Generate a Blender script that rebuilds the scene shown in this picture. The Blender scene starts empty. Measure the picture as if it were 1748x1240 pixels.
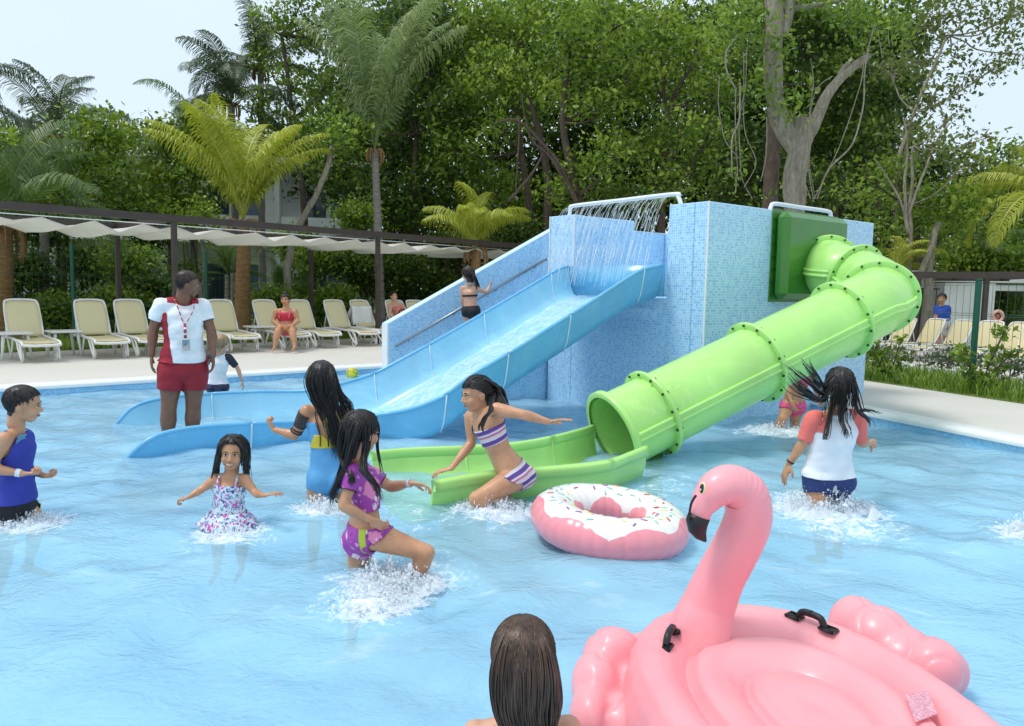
import bpy, bmesh, math, random
import numpy as np
from mathutils import Vector, Matrix, noise as mnoise
R = math.radians
PI = math.pi
C = bpy.context.scene.collection
sc = bpy.context.scene
rnd = random.Random(7)

# ------------------------------------------------------------------ camera
FPX = 1300.0; PITCH = math.atan(125/1300); ROLL = 0.017; HCAM = 1.3
F_ = Vector((0, math.cos(PITCH), -math.sin(PITCH)))
R0 = Vector((1, 0, 0)); U0 = Vector((0, math.sin(PITCH), math.cos(PITCH)))
RX = R0*math.cos(ROLL) + U0*math.sin(ROLL)
UX = U0*math.cos(ROLL) - R0*math.sin(ROLL)
CAM = Vector((0, 0, HCAM))
cd = bpy.data.cameras.new('camera'); co_ = bpy.data.objects.new('camera', cd); C.objects.link(co_)
cd.sensor_width = 36; cd.lens = FPX/1748*36; cd.clip_end = 1500; cd.clip_start = 0.05
M_ = Matrix((( RX.x, UX.x, -F_.x, CAM.x), (RX.y, UX.y, -F_.y, CAM.y), (RX.z, UX.z, -F_.z, CAM.z), (0, 0, 0, 1)))
co_.matrix_world = M_
sc.camera = co_

# ------------------------------------------------------------------ light
w = bpy.data.worlds.new('World'); sc.world = w; w.use_nodes = True
SUN_EL, SUN_AZ = R(66), R(-104)      # azimuth measured from +Y towards +X
nt = w.node_tree; nt.nodes.clear()
sky = nt.nodes.new('ShaderNodeTexSky'); sky.sky_type = 'NISHITA'; sky.sun_disc = False
sky.sun_elevation = SUN_EL; sky.sun_rotation = SUN_AZ; sky.dust_density = 4.0; sky.air_density = 1.2
bg = nt.nodes.new('ShaderNodeBackground'); bg.inputs['Strength'].default_value = 0.15
ow = nt.nodes.new('ShaderNodeOutputWorld')
mx = nt.nodes.new('ShaderNodeMix'); mx.data_type = 'RGBA'
tcw = nt.nodes.new('ShaderNodeTexCoord'); nzw = nt.nodes.new('ShaderNodeTexNoise'); nzw.inputs['Scale'].default_value = 2.2
nzw.inputs['Detail'].default_value = 6; mpw = nt.nodes.new('ShaderNodeMapping'); mpw.inputs['Scale'].default_value = (1, 1, 3.5)
crw = nt.nodes.new('ShaderNodeValToRGB'); crw.color_ramp.elements[0].position = 0.35; crw.color_ramp.elements[1].position = 0.7
crw.color_ramp.elements[0].color = (0.80,)*3+(1,); crw.color_ramp.elements[1].color = (0.95,)*3+(1,)
nt.links.new(tcw.outputs['Generated'], mpw.inputs[0]); nt.links.new(mpw.outputs[0], nzw.inputs['Vector'])
nt.links.new(nzw.outputs['Fac'], crw.inputs[0]); nt.links.new(crw.outputs[0], mx.inputs[0])
nt.links.new(sky.outputs[0], mx.inputs[6]); mx.inputs[7].default_value = (4.35, 5.15, 5.85, 1)
nt.links.new(mx.outputs[2], bg.inputs['Color']); nt.links.new(bg.outputs[0], ow.inputs[0])
sl = bpy.data.lights.new('sun', 'SUN'); sl.energy = 1.5; sl.angle = R(16); sl.color = (1, 0.96, 0.9)
so = bpy.data.objects.new('sun', sl); C.objects.link(so)
sd = Vector((math.sin(SUN_AZ)*math.cos(SUN_EL), math.cos(SUN_AZ)*math.cos(SUN_EL), math.sin(SUN_EL)))
so.rotation_euler = sd.to_track_quat('Z', 'Y').to_euler()
sc.view_settings.view_transform = 'Standard'; sc.view_settings.look = 'None'
sc.view_settings.gamma = 1; sc.view_settings.exposure = 0.36; sc.view_settings.use_curve_mapping = False
sc.cycles.max_bounces = 8; sc.cycles.transparent_max_bounces = 16

# ------------------------------------------------------------------ helpers
def D(px, py):
    return F_ + RX*((px-874)/FPX) + UX*((620-py)/FPX)
def P(px, py, Y):                    # point on the pixel's ray at depth Y
    d = D(px, py); return CAM + d*(Y/d.y)
def G(px, py, z=0.0):                # where the pixel's ray meets a level
    d = D(px, py); return CAM + d*((z-HCAM)/d.z)
def V(*a): return Vector(a)

def tag(o, label=None, cat=None, group=None, kind=None):
    if label: o['label'] = label
    if cat: o['category'] = cat
    if group: o['group'] = group
    if kind: o['kind'] = kind
    return o
def empty(name, loc=(0, 0, 0), rz=0, label=None, cat=None, group=None, parent=None):
    o = bpy.data.objects.new(name, None); C.objects.link(o); o.location = loc; o.rotation_euler = (0, 0, rz)
    o.empty_display_size = 0.1
    if parent: o.parent = parent
    return tag(o, label, cat, group)
def wloc(o):
    v = Vector((0, 0, 0))
    while o is not None:
        v += Vector(o.location); o = o.parent
    return v
def copy_tree(o, parent=None):
    c = o.copy(); C.objects.link(c); c.parent = parent
    for ch in KIDS.get(o.name, []):
        copy_tree(ch, c)
    return c
KIDS = {}

class MB:
    """collects closed or open pieces, builds ONE mesh object"""
    def __init__(s): s.v = []; s.f = []; s.mi = []; s.cur = 0
    def add(s, vs, fs):
        n = len(s.v); s.v.extend([tuple(p) for p in vs]); s.f.extend([tuple(i+n for i in f) for f in fs]); s.mi.extend([s.cur]*len(fs)); return s
    def box(s, c, size, rot=None, bev=0.0):
        x, y, z = size[0]/2, size[1]/2, size[2]/2
        if bev > 0:
            b = min(bev, x*.9, y*.9, z*.9); vs = []; idx = {}
            for sx in (-1, 1):
                for sy in (-1, 1):
                    for sz in (-1, 1):
                        for ax in range(3):
                            p = [sx*x, sy*y, sz*z]
                            for k in range(3):
                                if k != ax: p[k] -= (sx, sy, sz)[k]*b
                            idx[(sx, sy, sz, ax)] = len(vs); vs.append(p)
            fs = []
            for ax in range(3):
                a, bb = [(1, 2), (2, 0), (0, 1)][ax]
                for sg in (-1, 1):
                    q = []
                    for (i, j) in ((-1, -1), (1, -1), (1, 1), (-1, 1)):
                        t = [0, 0, 0]; t[ax] = sg; t[a] = i; t[bb] = j; q.append(idx[(t[0], t[1], t[2], ax)])
                    fs.append(q if sg > 0 else q[::-1])
            for ax in range(3):
                a, bb = [(1, 2), (2, 0), (0, 1)][ax]
                for i in (-1, 1):
                    for j in (-1, 1):
                        def k_(sg, aa):
                            t = [0, 0, 0]; t[ax] = sg; t[a] = i; t[bb] = j; return idx[(t[0], t[1], t[2], aa)]
                        q = [k_(-1, a), k_(1, a), k_(1, bb), k_(-1, bb)]
                        fs.append(q if i*j > 0 else q[::-1])
            for sx in (-1, 1):
                for sy in (-1, 1):
                    for sz in (-1, 1):
                        q = [idx[(sx, sy, sz, 0)], idx[(sx, sy, sz, 1)], idx[(sx, sy, sz, 2)]]
                        fs.append(q if sx*sy*sz > 0 else q[::-1])
        else:
            vs = [(-x, -y, -z), (x, -y, -z), (x, y, -z), (-x, y, -z), (-x, -y, z), (x, -y, z), (x, y, z), (-x, y, z)]
            fs = [(0, 3, 2, 1), (4, 5, 6, 7), (0, 1, 5, 4), (1, 2, 6, 5), (2, 3, 7, 6), (3, 0, 4, 7)]
        c = Vector(c)
        if rot is None: vs = [Vector(p)+c for p in vs]
        else: vs = [rot @ Vector(p)+c for p in vs]
        return s.add(vs, fs)
    def tube(s, pts, rad, seg=8, caps=True, flat=None, side=None, closed=False):
        """tube along pts; rad number/list; flat = ratio across the second axis; side = reference vector(s)"""
        pts = [Vector(p) for p in pts]; n = len(pts)
        if not hasattr(rad, '__len__'): rad = [rad]*n
        ref = None; vs = []
        for i, p in enumerate(pts):
            if closed: t = pts[(i+1) % n]-pts[i-1]
            else: t = pts[min(i+1, n-1)]-pts[max(i-1, 0)]
            if t.length < 1e-9: t = Vector((0, 0, 1))
            t.normalize()
            if side is not None: ref = Vector(side[i]) if isinstance(side, list) else Vector(side)
            elif ref is None: ref = Vector((0, 0, 1)) if abs(t.z) < .9 else Vector((1, 0, 0))
            a = ref - t*ref.dot(t)
            if a.length < 1e-6: a = t.orthogonal()
            a.normalize(); ref = a; b = t.cross(a)
            r = rad[i]; fl = 1 if flat is None else (flat[i] if hasattr(flat, '__len__') else flat)
            for k in range(seg):
                an = 2*PI*k/seg
                vs.append(p+a*(math.cos(an)*r)+b*(math.sin(an)*r*fl))
        fs = []
        m = n if closed else n-1
        for i in range(m):
            i2 = (i+1) % n
            for k in range(seg):
                fs.append((i*seg+k, i*seg+(k+1) % seg, i2*seg+(k+1) % seg, i2*seg+k))
        if caps and not closed:
            fs.append(tuple(range(seg))[::-1]); fs.append(tuple((n-1)*seg+k for k in range(seg)))
        return s.add(vs, fs)
    def cyl(s, a, b, r, seg=10, r2=None): return s.tube([a, b], [r, r if r2 is None else r2], seg)
    def ell(s, c, rad, rot=None, seg=12, rings=8):
        c = Vector(c); vs = []
        if not hasattr(rad, '__len__'): rad = (rad,)*3
        for i in range(1, rings):
            th = PI*i/rings
            for k in range(seg):
                ph = 2*PI*k/seg
                vs.append(Vector((math.sin(th)*math.cos(ph)*rad[0], math.sin(th)*math.sin(ph)*rad[1], math.cos(th)*rad[2])))
        top = len(vs); vs.append(Vector((0, 0, rad[2]))); vs.append(Vector((0, 0, -rad[2])))
        fs = []
        for i in range(rings-2):
            for k in range(seg):
                a = i*seg+k; b = i*seg+(k+1) % seg
                fs.append((a, a+seg, b+seg, b))
        for k in range(seg):
            fs.append((top, k, (k+1) % seg)); a = (rings-2)*seg
            fs.append((top+1, a+(k+1) % seg, a+k))
        vs = [(rot @ p if rot is not None else p)+c for p in vs]
        return s.add(vs, fs)
    def capsule(s, a, b, ra, rb, seg=10, flat=None, side=None, mid=None):
        """rounded tapered limb; mid = list of (t, r)"""
        a = Vector(a); b = Vector(b); ax = b-a; L = ax.length
        if L < 1e-6: return s
        d = ax/L; pts = []; rr = []
        for q in (1.0, .8, .5, .2):
            pts.append(a-d*ra*q*.98); rr.append(ra*math.sqrt(max(0.02, 1-q*q)))
        pts.append(a); rr.append(ra)
        for (t, r) in (mid or []): pts.append(a+ax*t); rr.append(r)
        pts.append(b); rr.append(rb)
        for q in (.2, .5, .8, 1.0):
            pts.append(b+d*rb*q*.98); rr.append(rb*math.sqrt(max(0.02, 1-q*q)))
        return s.tube(pts, rr, seg, True, flat, side)
    def grid(s, fn, nu, nv, cu=False, cv=False):
        vs = [fn(i/(nu if cu else nu-1), j/(nv if cv else nv-1)) for i in range(nu) for j in range(nv)]
        fs = []
        for i in range(nu if cu else nu-1):
            for j in range(nv if cv else nv-1):
                i2 = (i+1) % nu; j2 = (j+1) % nv
                fs.append((i*nv+j, i2*nv+j, i2*nv+j2, i*nv+j2))
        return s.add(vs, fs)
    def build(s, name, mat=None, parent=None, smooth=True, local=False, solid=0, ang=None, mods=None):
        me = bpy.data.meshes.new(name)
        vs = s.v
        if parent is not None and not local:
            o_ = wloc(parent); vs = [(p[0]-o_.x, p[1]-o_.y, p[2]-o_.z) for p in vs]
        me.from_pydata(vs, [], s.f); me.update()
        ms = mat if isinstance(mat, (list, tuple)) else [mat]
        for m in ms:
            if m: me.materials.append(m)
        if len(ms) > 1: me.polygons.foreach_set('material_index', s.mi)
        if smooth:
            me.polygons.foreach_set('use_smooth', [True]*len(me.polygons))
            if ang is not None:
                try: me.set_sharp_from_angle(angle=R(ang))
                except Exception: pass
        return link(name, me, parent, solid)
def link(name, me, parent=None, solid=0):
    o = bpy.data.objects.new(name, me); C.objects.link(o)
    if parent is not None:
        o.parent = parent; KIDS.setdefault(parent.name, []).append(o)
    if solid:
        md = o.modifiers.new('thick', 'SOLIDIFY'); md.thickness = solid; md.offset = -1
    return o
def np_mesh(name, V_, F_q, mat, smooth=False, attr=None):
    """fast mesh from numpy; F_q (n,4) quads or (n,3)"""
    me = bpy.data.meshes.new(name); k = F_q.shape[1]; n = len(F_q)
    me.vertices.add(len(V_)); me.vertices.foreach_set('co', np.asarray(V_, np.float32).ravel())
    me.loops.add(n*k); me.loops.foreach_set('vertex_index', np.asarray(F_q, np.int32).ravel())
    me.polygons.add(n); me.polygons.foreach_set('loop_start', np.arange(n, dtype=np.int32)*k)
    me.polygons.foreach_set('loop_total', np.full(n, k, dtype=np.int32))
    if smooth: me.polygons.foreach_set('use_smooth', np.ones(n, dtype=bool))
    me.update(calc_edges=True)
    if attr is not None:
        a = me.attributes.new('tint', 'FLOAT', 'FACE'); a.data.foreach_set('value', np.asarray(attr, np.float32))
    if mat: me.materials.append(mat)
    return me
def catmull(pts, n=8):
    pts = [Vector(p) for p in pts]; out = []
    for i in range(len(pts)-1):
        p0 = pts[max(i-1, 0)]; p1 = pts[i]; p2 = pts[i+1]; p3 = pts[min(i+2, len(pts)-1)]
        for k in range(n):
            t = k/n
            out.append(.5*((2*p1)+(p2-p0)*t+(2*p0-5*p1+4*p2-p3)*t*t+(3*p1-p0-3*p2+p3)*t**3))
    out.append(pts[-1]); return out

# ------------------------------------------------------------------ materials
MC = {}
class NT:
    def __init__(s, name):
        s.m = bpy.data.materials.new(name); s.m.use_nodes = True; s.t = s.m.node_tree; s.t.nodes.clear()
        s.out = s.n('ShaderNodeOutputMaterial'); s.b = s.n('ShaderNodeBsdfPrincipled'); s.l(s.b.outputs[0], s.out.inputs[0])
        s.tc = s.n('ShaderNodeTexCoord')
    def n(s, t, **k):
        x = s.t.nodes.new(t)
        for a, v in k.items(): setattr(x, a, v)
        return x
    def l(s, a, b): s.t.links.new(a, b)
    def noise(s, scale, detail=3, vec=None, rough=.5, dist=0, out='Fac'):
        x = s.n('ShaderNodeTexNoise'); x.inputs['Scale'].default_value = scale; x.inputs['Detail'].default_value = detail
        x.inputs['Roughness'].default_value = rough; x.inputs['Distortion'].default_value = dist
        s.l(vec if vec is not None else s.tc.outputs['Object'], x.inputs['Vector']); return x.outputs[out]
    def ramp(s, fac, stops, interp='LINEAR'):
        x = s.n('ShaderNodeValToRGB'); cr = x.color_ramp; cr.interpolation = interp
        while len(cr.elements) < len(stops): cr.elements.new(.5)
        for e, (p, c) in zip(cr.elements, stops):
            e.position = p; e.color = tuple(c)+(1,) if len(c) == 3 else c
        s.l(fac, x.inputs[0]); return x.outputs[0]
    def mix(s, f, a, b, mode='MIX'):
        x = s.n('ShaderNodeMix', data_type='RGBA', blend_type=mode)
        for v, i in ((f, 0), (a, 6), (b, 7)):
            if hasattr(v, 'is_linked'): s.l(v, x.inputs[i])
            elif i == 0: x.inputs[0].default_value = v
            else: x.inputs[i].default_value = tuple(v)+(1,) if len(v) == 3 else v
        return x.outputs[2]
    def math(s, op, a, b=None, c=None):
        x = s.n('ShaderNodeMath', operation=op)
        for v, i in ((a, 0), (b, 1), (c, 2)):
            if v is None: continue
            if hasattr(v, 'is_linked'): s.l(v, x.inputs[i])
            else: x.inputs[i].default_value = v
        return x.outputs[0]
    def map(s, scale=(1, 1, 1), rot=(0, 0, 0), loc=(0, 0, 0), src='Object'):
        x = s.n('ShaderNodeMapping'); x.inputs['Scale'].default_value = scale; x.inputs['Rotation'].default_value = rot
        x.inputs['Location'].default_value = loc; s.l(s.tc.outputs[src], x.inputs[0]); return x.outputs[0]
    def sep(s, vec=None):
        x = s.n('ShaderNodeSeparateXYZ'); s.l(vec if vec is not None else s.tc.outputs['Object'], x.inputs[0]); return x.outputs
    def col(s, v):
        if hasattr(v, 'is_linked'): s.l(v, s.b.inputs['Base Color'])
        else: s.b.inputs['Base Color'].default_value = tuple(v)+(1,)
        return s
    def set(s, **k):
        for a, v in k.items():
            i = s.b.inputs[a.replace('_', ' ')]
            if hasattr(v, 'is_linked'): s.l(v, i)
            else: i.default_value = v
        return s
    def bump(s, h, strength=.3, dist=.01):
        x = s.n('ShaderNodeBump'); x.inputs['Strength'].default_value = strength; x.inputs['Distance'].default_value = dist
        s.l(h, x.inputs['Height']); s.l(x.outputs[0], s.b.inputs['Normal']); return x
def plain(name, c, rough=.5, var=.12, scale=6, metal=0, bump=0, bscale=60, bdist=.002, **k):
    if name in MC: return MC[name]
    t = NT(name); f = t.noise(scale, 4)
    lo = tuple(max(0, x*(1-var)) for x in c); hi = tuple(min(1, x*(1+var)) for x in c)
    t.col(t.ramp(f, [(.3, lo), (.7, hi)])).set(Roughness=rough, Metallic=metal)
    if bump: t.bump(t.noise(bscale, 3), bump, bdist)
    if k: t.set(**k)
    MC[name] = t.m; return t.m
# ------------------------------------------------------------------ setting materials
def deck_mat():
    t = NT('deck_concrete')
    f = t.noise(.7, 6); g = t.noise(22, 5, rough=.7)
    c = t.mix(f, (.56, .53, .47), (.70, .68, .63)); c = t.mix(t.math('MULTIPLY', g, .5), c, (.50, .46, .40))
    sp = t.ramp(t.noise(3.1, 8, rough=.75), [(.62, (0, 0, 0)), (.72, (1, 1, 1))])
    c = t.mix(t.math('MULTIPLY', sp, .35), c, (.33, .29, .24))
    t.col(c).set(Roughness=.8); t.bump(g, .4, .004); return t.m
M_deck = deck_mat()
M_coping = plain('coping_stone', (.82, .82, .80), .45, .05, 9, bump=.2)
def pool_mat():
    t = NT('pool_floor'); f = t.noise(.9, 4, dist=1.2)
    c = t.ramp(f, [(.3, (.20, .52, .80)), (.55, (.28, .60, .86)), (.75, (.38, .70, .90))])
    # paler wavy veins mixed into the floor colour
    wv = t.ramp(t.noise(4.5, 3, dist=2.5), [(.42, (0, 0, 0)), (.5, (1, 1, 1)), (.58, (0, 0, 0))])
    c = t.mix(t.math('MULTIPLY', wv, .35), c, (.72, .90, .98))
    t.col(c).set(Roughness=.6); return t.m
M_pool = pool_mat()
FOAM = []   # (x, y, r, strength) churned places on the water
def water_mat():
    t = NT('pool_water'); t.t.nodes.remove(t.b)
    geo = t.n('ShaderNodeNewGeometry')
    mp = t.n('ShaderNodeMapping'); mp.inputs['Scale'].default_value = (1, 1.5, 1); t.l(geo.outputs['Position'], mp.inputs[0])
    vec = mp.outputs[0]
    n1 = t.noise(6.5, 3, vec, .6, 1.0); n2 = t.noise(24, 3, vec, .6, .6); n3 = t.noise(1.3, 2, vec)
    h = t.math('ADD', t.math('MULTIPLY', n1, 1.0), t.math('MULTIPLY', n2, .42))
    bp = t.n('ShaderNodeBump'); bp.inputs['Strength'].default_value = .30; bp.inputs['Distance'].default_value = .05; t.l(h, bp.inputs['Height'])
    fr = t.n('ShaderNodeFresnel'); fr.inputs['IOR'].default_value = 1.20; t.l(bp.outputs[0], fr.inputs['Normal'])
    tr = t.n('ShaderNodeBsdfTransparent'); tr.inputs[0].default_value = (.80, .94, .99, 1)
    gl = t.n('ShaderNodeBsdfGlossy'); gl.inputs['Roughness'].default_value = .07; t.l(bp.outputs[0], gl.inputs['Normal'])
    df = t.n('ShaderNodeBsdfDiffuse'); t.l(bp.outputs[0], df.inputs['Normal'])
    df.inputs[0].default_value = (.43, .745, .91, 1)
    fo = t.n('ShaderNodeBsdfDiffuse'); fo.inputs[0].default_value = (.90, .96, .99, 1)
    # suspended air makes the water body itself pale
    body = t.ramp(n3, [(.3, (.48,)*3), (.7, (.68,)*3)])
    m1 = t.n('ShaderNodeMixShader'); t.l(body, m1.inputs[0]); t.l(tr.outputs[0], m1.inputs[1]); t.l(df.outputs[0], m1.inputs[2])
    m2 = t.n('ShaderNodeMixShader'); t.l(fr.outputs[0], m2.inputs[0]); t.l(m1.outputs[0], m2.inputs[1]); t.l(gl.outputs[0], m2.inputs[2])
    # foam
    sx = t.n('ShaderNodeSeparateXYZ'); t.l(geo.outputs['Position'], sx.inputs[0])
    acc = None
    for (x, y, r, s_) in FOAM:
        dx = t.math('MULTIPLY', t.math('SUBTRACT', sx.outputs[0], x), 1/r); dy = t.math('MULTIPLY', t.math('SUBTRACT', sx.outputs[1], y), 1/r)
        d2 = t.math('ADD', t.math('MULTIPLY', dx, dx), t.math('MULTIPLY', dy, dy))
        g = t.math('MULTIPLY', t.math('EXPONENT', t.math('MULTIPLY', d2, -1.0)), s_)
        acc = g if acc is None else t.math('MAXIMUM', acc, g)
    nf = t.noise(13, 6, geo.outputs['Position'], .72, 1.0)
    base = t.ramp(t.noise(2.4, 5, vec, .6, 1.5), [(.60, (0, 0, 0)), (.78, (.22,)*3)])
    k = t.math('ADD', t.math('SUBTRACT', nf, .72), acc) if acc is not None else t.math('SUBTRACT', nf, .72)
    kk = t.ramp(k, [(0, (0, 0, 0)), (.22, (.85,)*3)])
    fm = t.math('MAXIMUM', kk, base)
    m3 = t.n('ShaderNodeMixShader'); t.l(fm, m3.inputs[0]); t.l(m2.outputs[0], m3.inputs[1]); t.l(fo.outputs[0], m3.inputs[2])
    t.l(m3.outputs[0], t.out.inputs[0]); return t.m

def mosaic(name, cols, scale=.026, groutc=(.62, .77, .88)):
    t = NT(name); s = t.sep()
    hx = t.math('ADD', s[0], s[1])
    cx = t.n('ShaderNodeCombineXYZ'); t.l(hx, cx.inputs[0]); t.l(s[2], cx.inputs[1])
    sn = t.n('ShaderNodeVectorMath', operation='SNAP'); sn.inputs[1].default_value = (scale,)*3; t.l(cx.outputs[0], sn.inputs[0])
    wn = t.n('ShaderNodeTexWhiteNoise', noise_dimensions='2D'); t.l(sn.outputs[0], wn.inputs['Vector'])
    big = t.noise(1.6, 3)
    f = t.math('ADD', t.math('MULTIPLY', wn.outputs['Value'], .8), t.math('MULTIPLY', big, .2))
    c = t.ramp(f, cols)
    fx = t.math('FRACT', t.math('MULTIPLY', hx, 1/scale)); fz = t.math('FRACT', t.math('MULTIPLY', s[2], 1/scale))
    def edge(q):
        return t.math('LESS_THAN', t.math('MINIMUM', q, t.math('SUBTRACT', 1.0, q)), .07)
    g = t.math('MAXIMUM', edge(fx), edge(fz))
    c = t.mix(g, c, groutc); t.col(c)
    t.set(Roughness=t.math('ADD', t.math('MULTIPLY', g, .5), .22)); t.bump(t.math('SUBTRACT', 1.0, g), .35, .002)
    return t.m
M_tile = mosaic('mosaic_tile', [(.08, (.24, .50, .80)), (.3, (.33, .61, .87)), (.6, (.40, .68, .90)), (.92, (.50, .76, .93))])
M_tile_grey = mosaic('mosaic_tile_grey', [(.1, (.10, .14, .18)), (.4, (.30, .42, .52)), (.8, (.6, .72, .8))])
def frp(name, c, dirt=(.5, .5, .5), rough=.28):
    t = NT(name); f = t.noise(2.2, 5); st = t.noise(1.0, 4, t.map((7, 7, .8)))
    cc = t.ramp(f, [(.3, tuple(x*.9 for x in c)), (.7, tuple(min(1, x*1.08) for x in c))])
    cc = t.mix(t.math('MULTIPLY', t.ramp(st, [(.5, (0, 0, 0)), (.8, (1, 1, 1))]), .26), cc, dirt)
    sf = t.ramp(t.noise(1.6, 8, t.map((1, 3, 2)), .8, 2.0), [(.56, (0, 0, 0)), (.60, (1, 1, 1)), (.64, (0, 0, 0))]); cc = t.mix(t.math('MULTIPLY', sf, .22), cc, tuple(min(1, q*1.5+.1) for q in c))
    t.col(cc).set(Roughness=t.math('ADD', rough-.08, t.math('MULTIPLY', t.noise(6, 3), .18))); t.b.inputs['Coat Weight'].default_value = .25
    t.bump(t.noise(90, 2), .05, .001); return t.m
M_blue = frp('slide_blue_plastic', (.14, .46, .74), (.3, .5, .6)); M_bluein = frp('slide_blue_inside', (.30, .65, .85), (.5, .7, .8))
M_blueseam = plain('slide_seam', (.55, .78, .92), .4)
M_green = frp('slide_green_plastic', (.42, .77, .20), (.45, .6, .2), .36); M_dkgreen = frp('box_green_plastic', (.045, .20, .02), (.1, .2, .05))
M_gseam = plain('green_seam', (.50, .82, .30), .35)
M_bolt = plain('bolt_dark', (.03, .07, .02), .5, metal=.3)
M_chrome = plain('painted_rail', (.78, .80, .82), .25, .04)
M_steel = plain('steel_rail', (.30, .33, .36), .3, .1, metal=.8)
M_film = None
def film_mat():
    t = NT('running_water'); n = t.noise(9, 6, t.map((1, 1, 1)), .7, 1.2)
    t.col(t.ramp(n, [(.35, (.55, .82, .93)), (.65, (.78, .92, .97))])).set(Roughness=.2)
    t.b.inputs['Alpha'].default_value = 1; a = t.ramp(n, [(.30, (.30,)*3), (.70, (.72,)*3)]); t.l(a, t.b.inputs['Alpha'])
    t.bump(n, .25, .006); return t.m
M_film = film_mat()
def drops_mat():
    t = NT('splash_water'); t.col((.93, .97, 1)).set(Roughness=.35, Alpha=.66)
    tl = t.n('ShaderNodeBsdfTranslucent'); tl.inputs[0].default_value = (.93, .97, 1, 1); ms = t.n('ShaderNodeMixShader'); ms.inputs[0].default_value = .4
    t.l(t.b.outputs[0], ms.inputs[1]); t.l(tl.outputs[0], ms.inputs[2]); t.l(ms.outputs[0], t.out.inputs[0]); return t.m
M_drops = drops_mat()

# ------------------------------------------------------------------ pool, deck, ground
POOL = [(-13, 4.2), (-9.6, 5.9), (-7.6, 7.1), (-5.7, 8.52), (-4.6, 9.45), (-3.3, 10.6), (-2.1, 11.6), (-.9, 12.55), (.2, 13.05), (1.3, 12.9), (2.1, 12.0), (2.75, 10.6),
        (3.22, 9.2), (3.70, 7.78), (4.0, 7.02), (4.28, 6.31), (4.75, 5.1), (5.5, 3.4), (6.3, 1.2), (6.6, -1.5), (5.5, -4), (2, -6), (-4, -6.5), (-10, -4.5), (-13.5, -.5)]
def loop_smooth(P_, n=4):
    out = []; m = len(P_)
    for i in range(m):
        p0, p1, p2, p3 = [Vector(P_[(i+k-1) % m]+(0,)) for k in range(4)]
        for k in range(n):
            t = k/n; out.append(.5*((2*p1)+(p2-p0)*t+(2*p0-5*p1+4*p2-p3)*t*t+(3*p1-p0-3*p2+p3)*t**3))
    return out
PL = loop_smooth(POOL); NPL = len(PL)
def pl_off(i, d):
    t = (PL[(i+1) % NPL]-PL[i-1]).normalized(); nrm = Vector((-t.y, t.x, 0))   # outward for a clockwise loop
    return PL[i]+nrm*d
DZ = .1
# orientation check: outward must be away from the centre
_cen = Vector((-3, 3, 0)); SG = 1 if (pl_off(10, 1)-_cen).length > (PL[10]-_cen).length else -1
def strip(rings, name, mat, kind='structure', smooth=True):
    m = MB(); n = len(rings[0]); vs = [p for r in rings for p in r]; fs = []
    for k in range(len(rings)-1):
        for i in range(n):
            j = (i+1) % n; fs.append((k*n+i, k*n+j, (k+1)*n+j, (k+1)*n+i))
    m.add(vs, fs); o = m.build(name, mat, smooth=smooth); return tag(o, kind=kind)
def ring(d, z): return [pl_off(i, d*SG)+Vector((0, 0, z)) for i in range(NPL)]
strip([ring(0, -.46), ring(0, DZ-.035)], 'pool_wall', M_pool)
cp = strip([ring(-.03, DZ-.035), ring(-.035, DZ-.01), ring(-.02, DZ+.014), ring(.02, DZ+.022), ring(.30, DZ+.014), ring(.32, DZ-.005)], 'pool_coping', M_coping)
far = []
for i in range(NPL):
    d = (PL[i]-_cen).normalized(); far.append(_cen+d*260+Vector((0, 0, DZ)))
mid_ = []
for i in range(NPL):
    d = (PL[i]-_cen); mid_.append(_cen+d.normalized()*(d.length+9)+Vector((0, 0, DZ)))
strip([ring(.31, DZ), mid_, far], 'pool_deck', M_deck, smooth=False)
m = MB(); m.add([(-20, -12, -.45), (12, -12, -.45), (12, 18, -.45), (-20, 18, -.45)], [(0, 1, 2, 3)]); tag(m.build('pool_floor', M_pool, smooth=False), kind='structure')

# ------------------------------------------------------------------ lawn and beds
def grass_mat(name, a, b, sc_=3):
    t = NT(name); f = t.noise(sc_, 6, rough=.7); g = t.noise(60, 3)
    c = t.mix(f, a, b); c = t.mix(t.math('MULTIPLY', g, .5), c, tuple(x*.55 for x in a)); t.col(c).set(Roughness=.85); t.bump(g, .8, .02); return t.m
M_lawn = grass_mat('lawn_grass', (.10, .17, .02), (.17, .26, .035)); M_soil = grass_mat('bed_soil', (.10, .07, .045), (.16, .12, .07))
PD = Vector((.695, .719, 0))           # direction of the pergola and of the lounger row
PN = Vector((.719, -.695, 0))          # towards the pool
def onrow(t, off, z=DZ): return Vector((-5.7, 13.95, 0))+PD*t+PN*off+Vector((0, 0, z))
def sheet(name, pts, z, mat):
    m = MB(); m.add([(p[0], p[1], z) for p in pts], [tuple(range(len(pts)))]); return tag(m.build(name, mat, smooth=False), kind='structure')
a_, b_ = onrow(-30, -1.2), onrow(60, -1.2); c_, d_ = onrow(60, -150), onrow(-30, -150)
sheet('lawn', [a_, b_, c_, d_], DZ+.004, M_lawn)
RD = Vector((.363, -.932, 0)).normalized()   # the right deck edge
def onright(t, off, z=DZ): return Vector((5.0, 10.8, 0))+RD*t+Vector((.932, .363, 0))*off+Vector((0, 0, z))
sheet('lawn', [onright(-6, 0), onright(14, 0), onright(14, 1.7), onright(-6, 1.7)], DZ+.004, M_lawn)
sheet('path', [onright(-8, 1.7), onright(14, 1.7), onright(14, 6.5), onright(-8, 6.5)], DZ+.008, M_deck)
sheet('lawn', [onright(-8, 6.5), onright(14, 6.5), onright(14, 90), onright(-8, 90)], DZ+.004, M_lawn)

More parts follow.
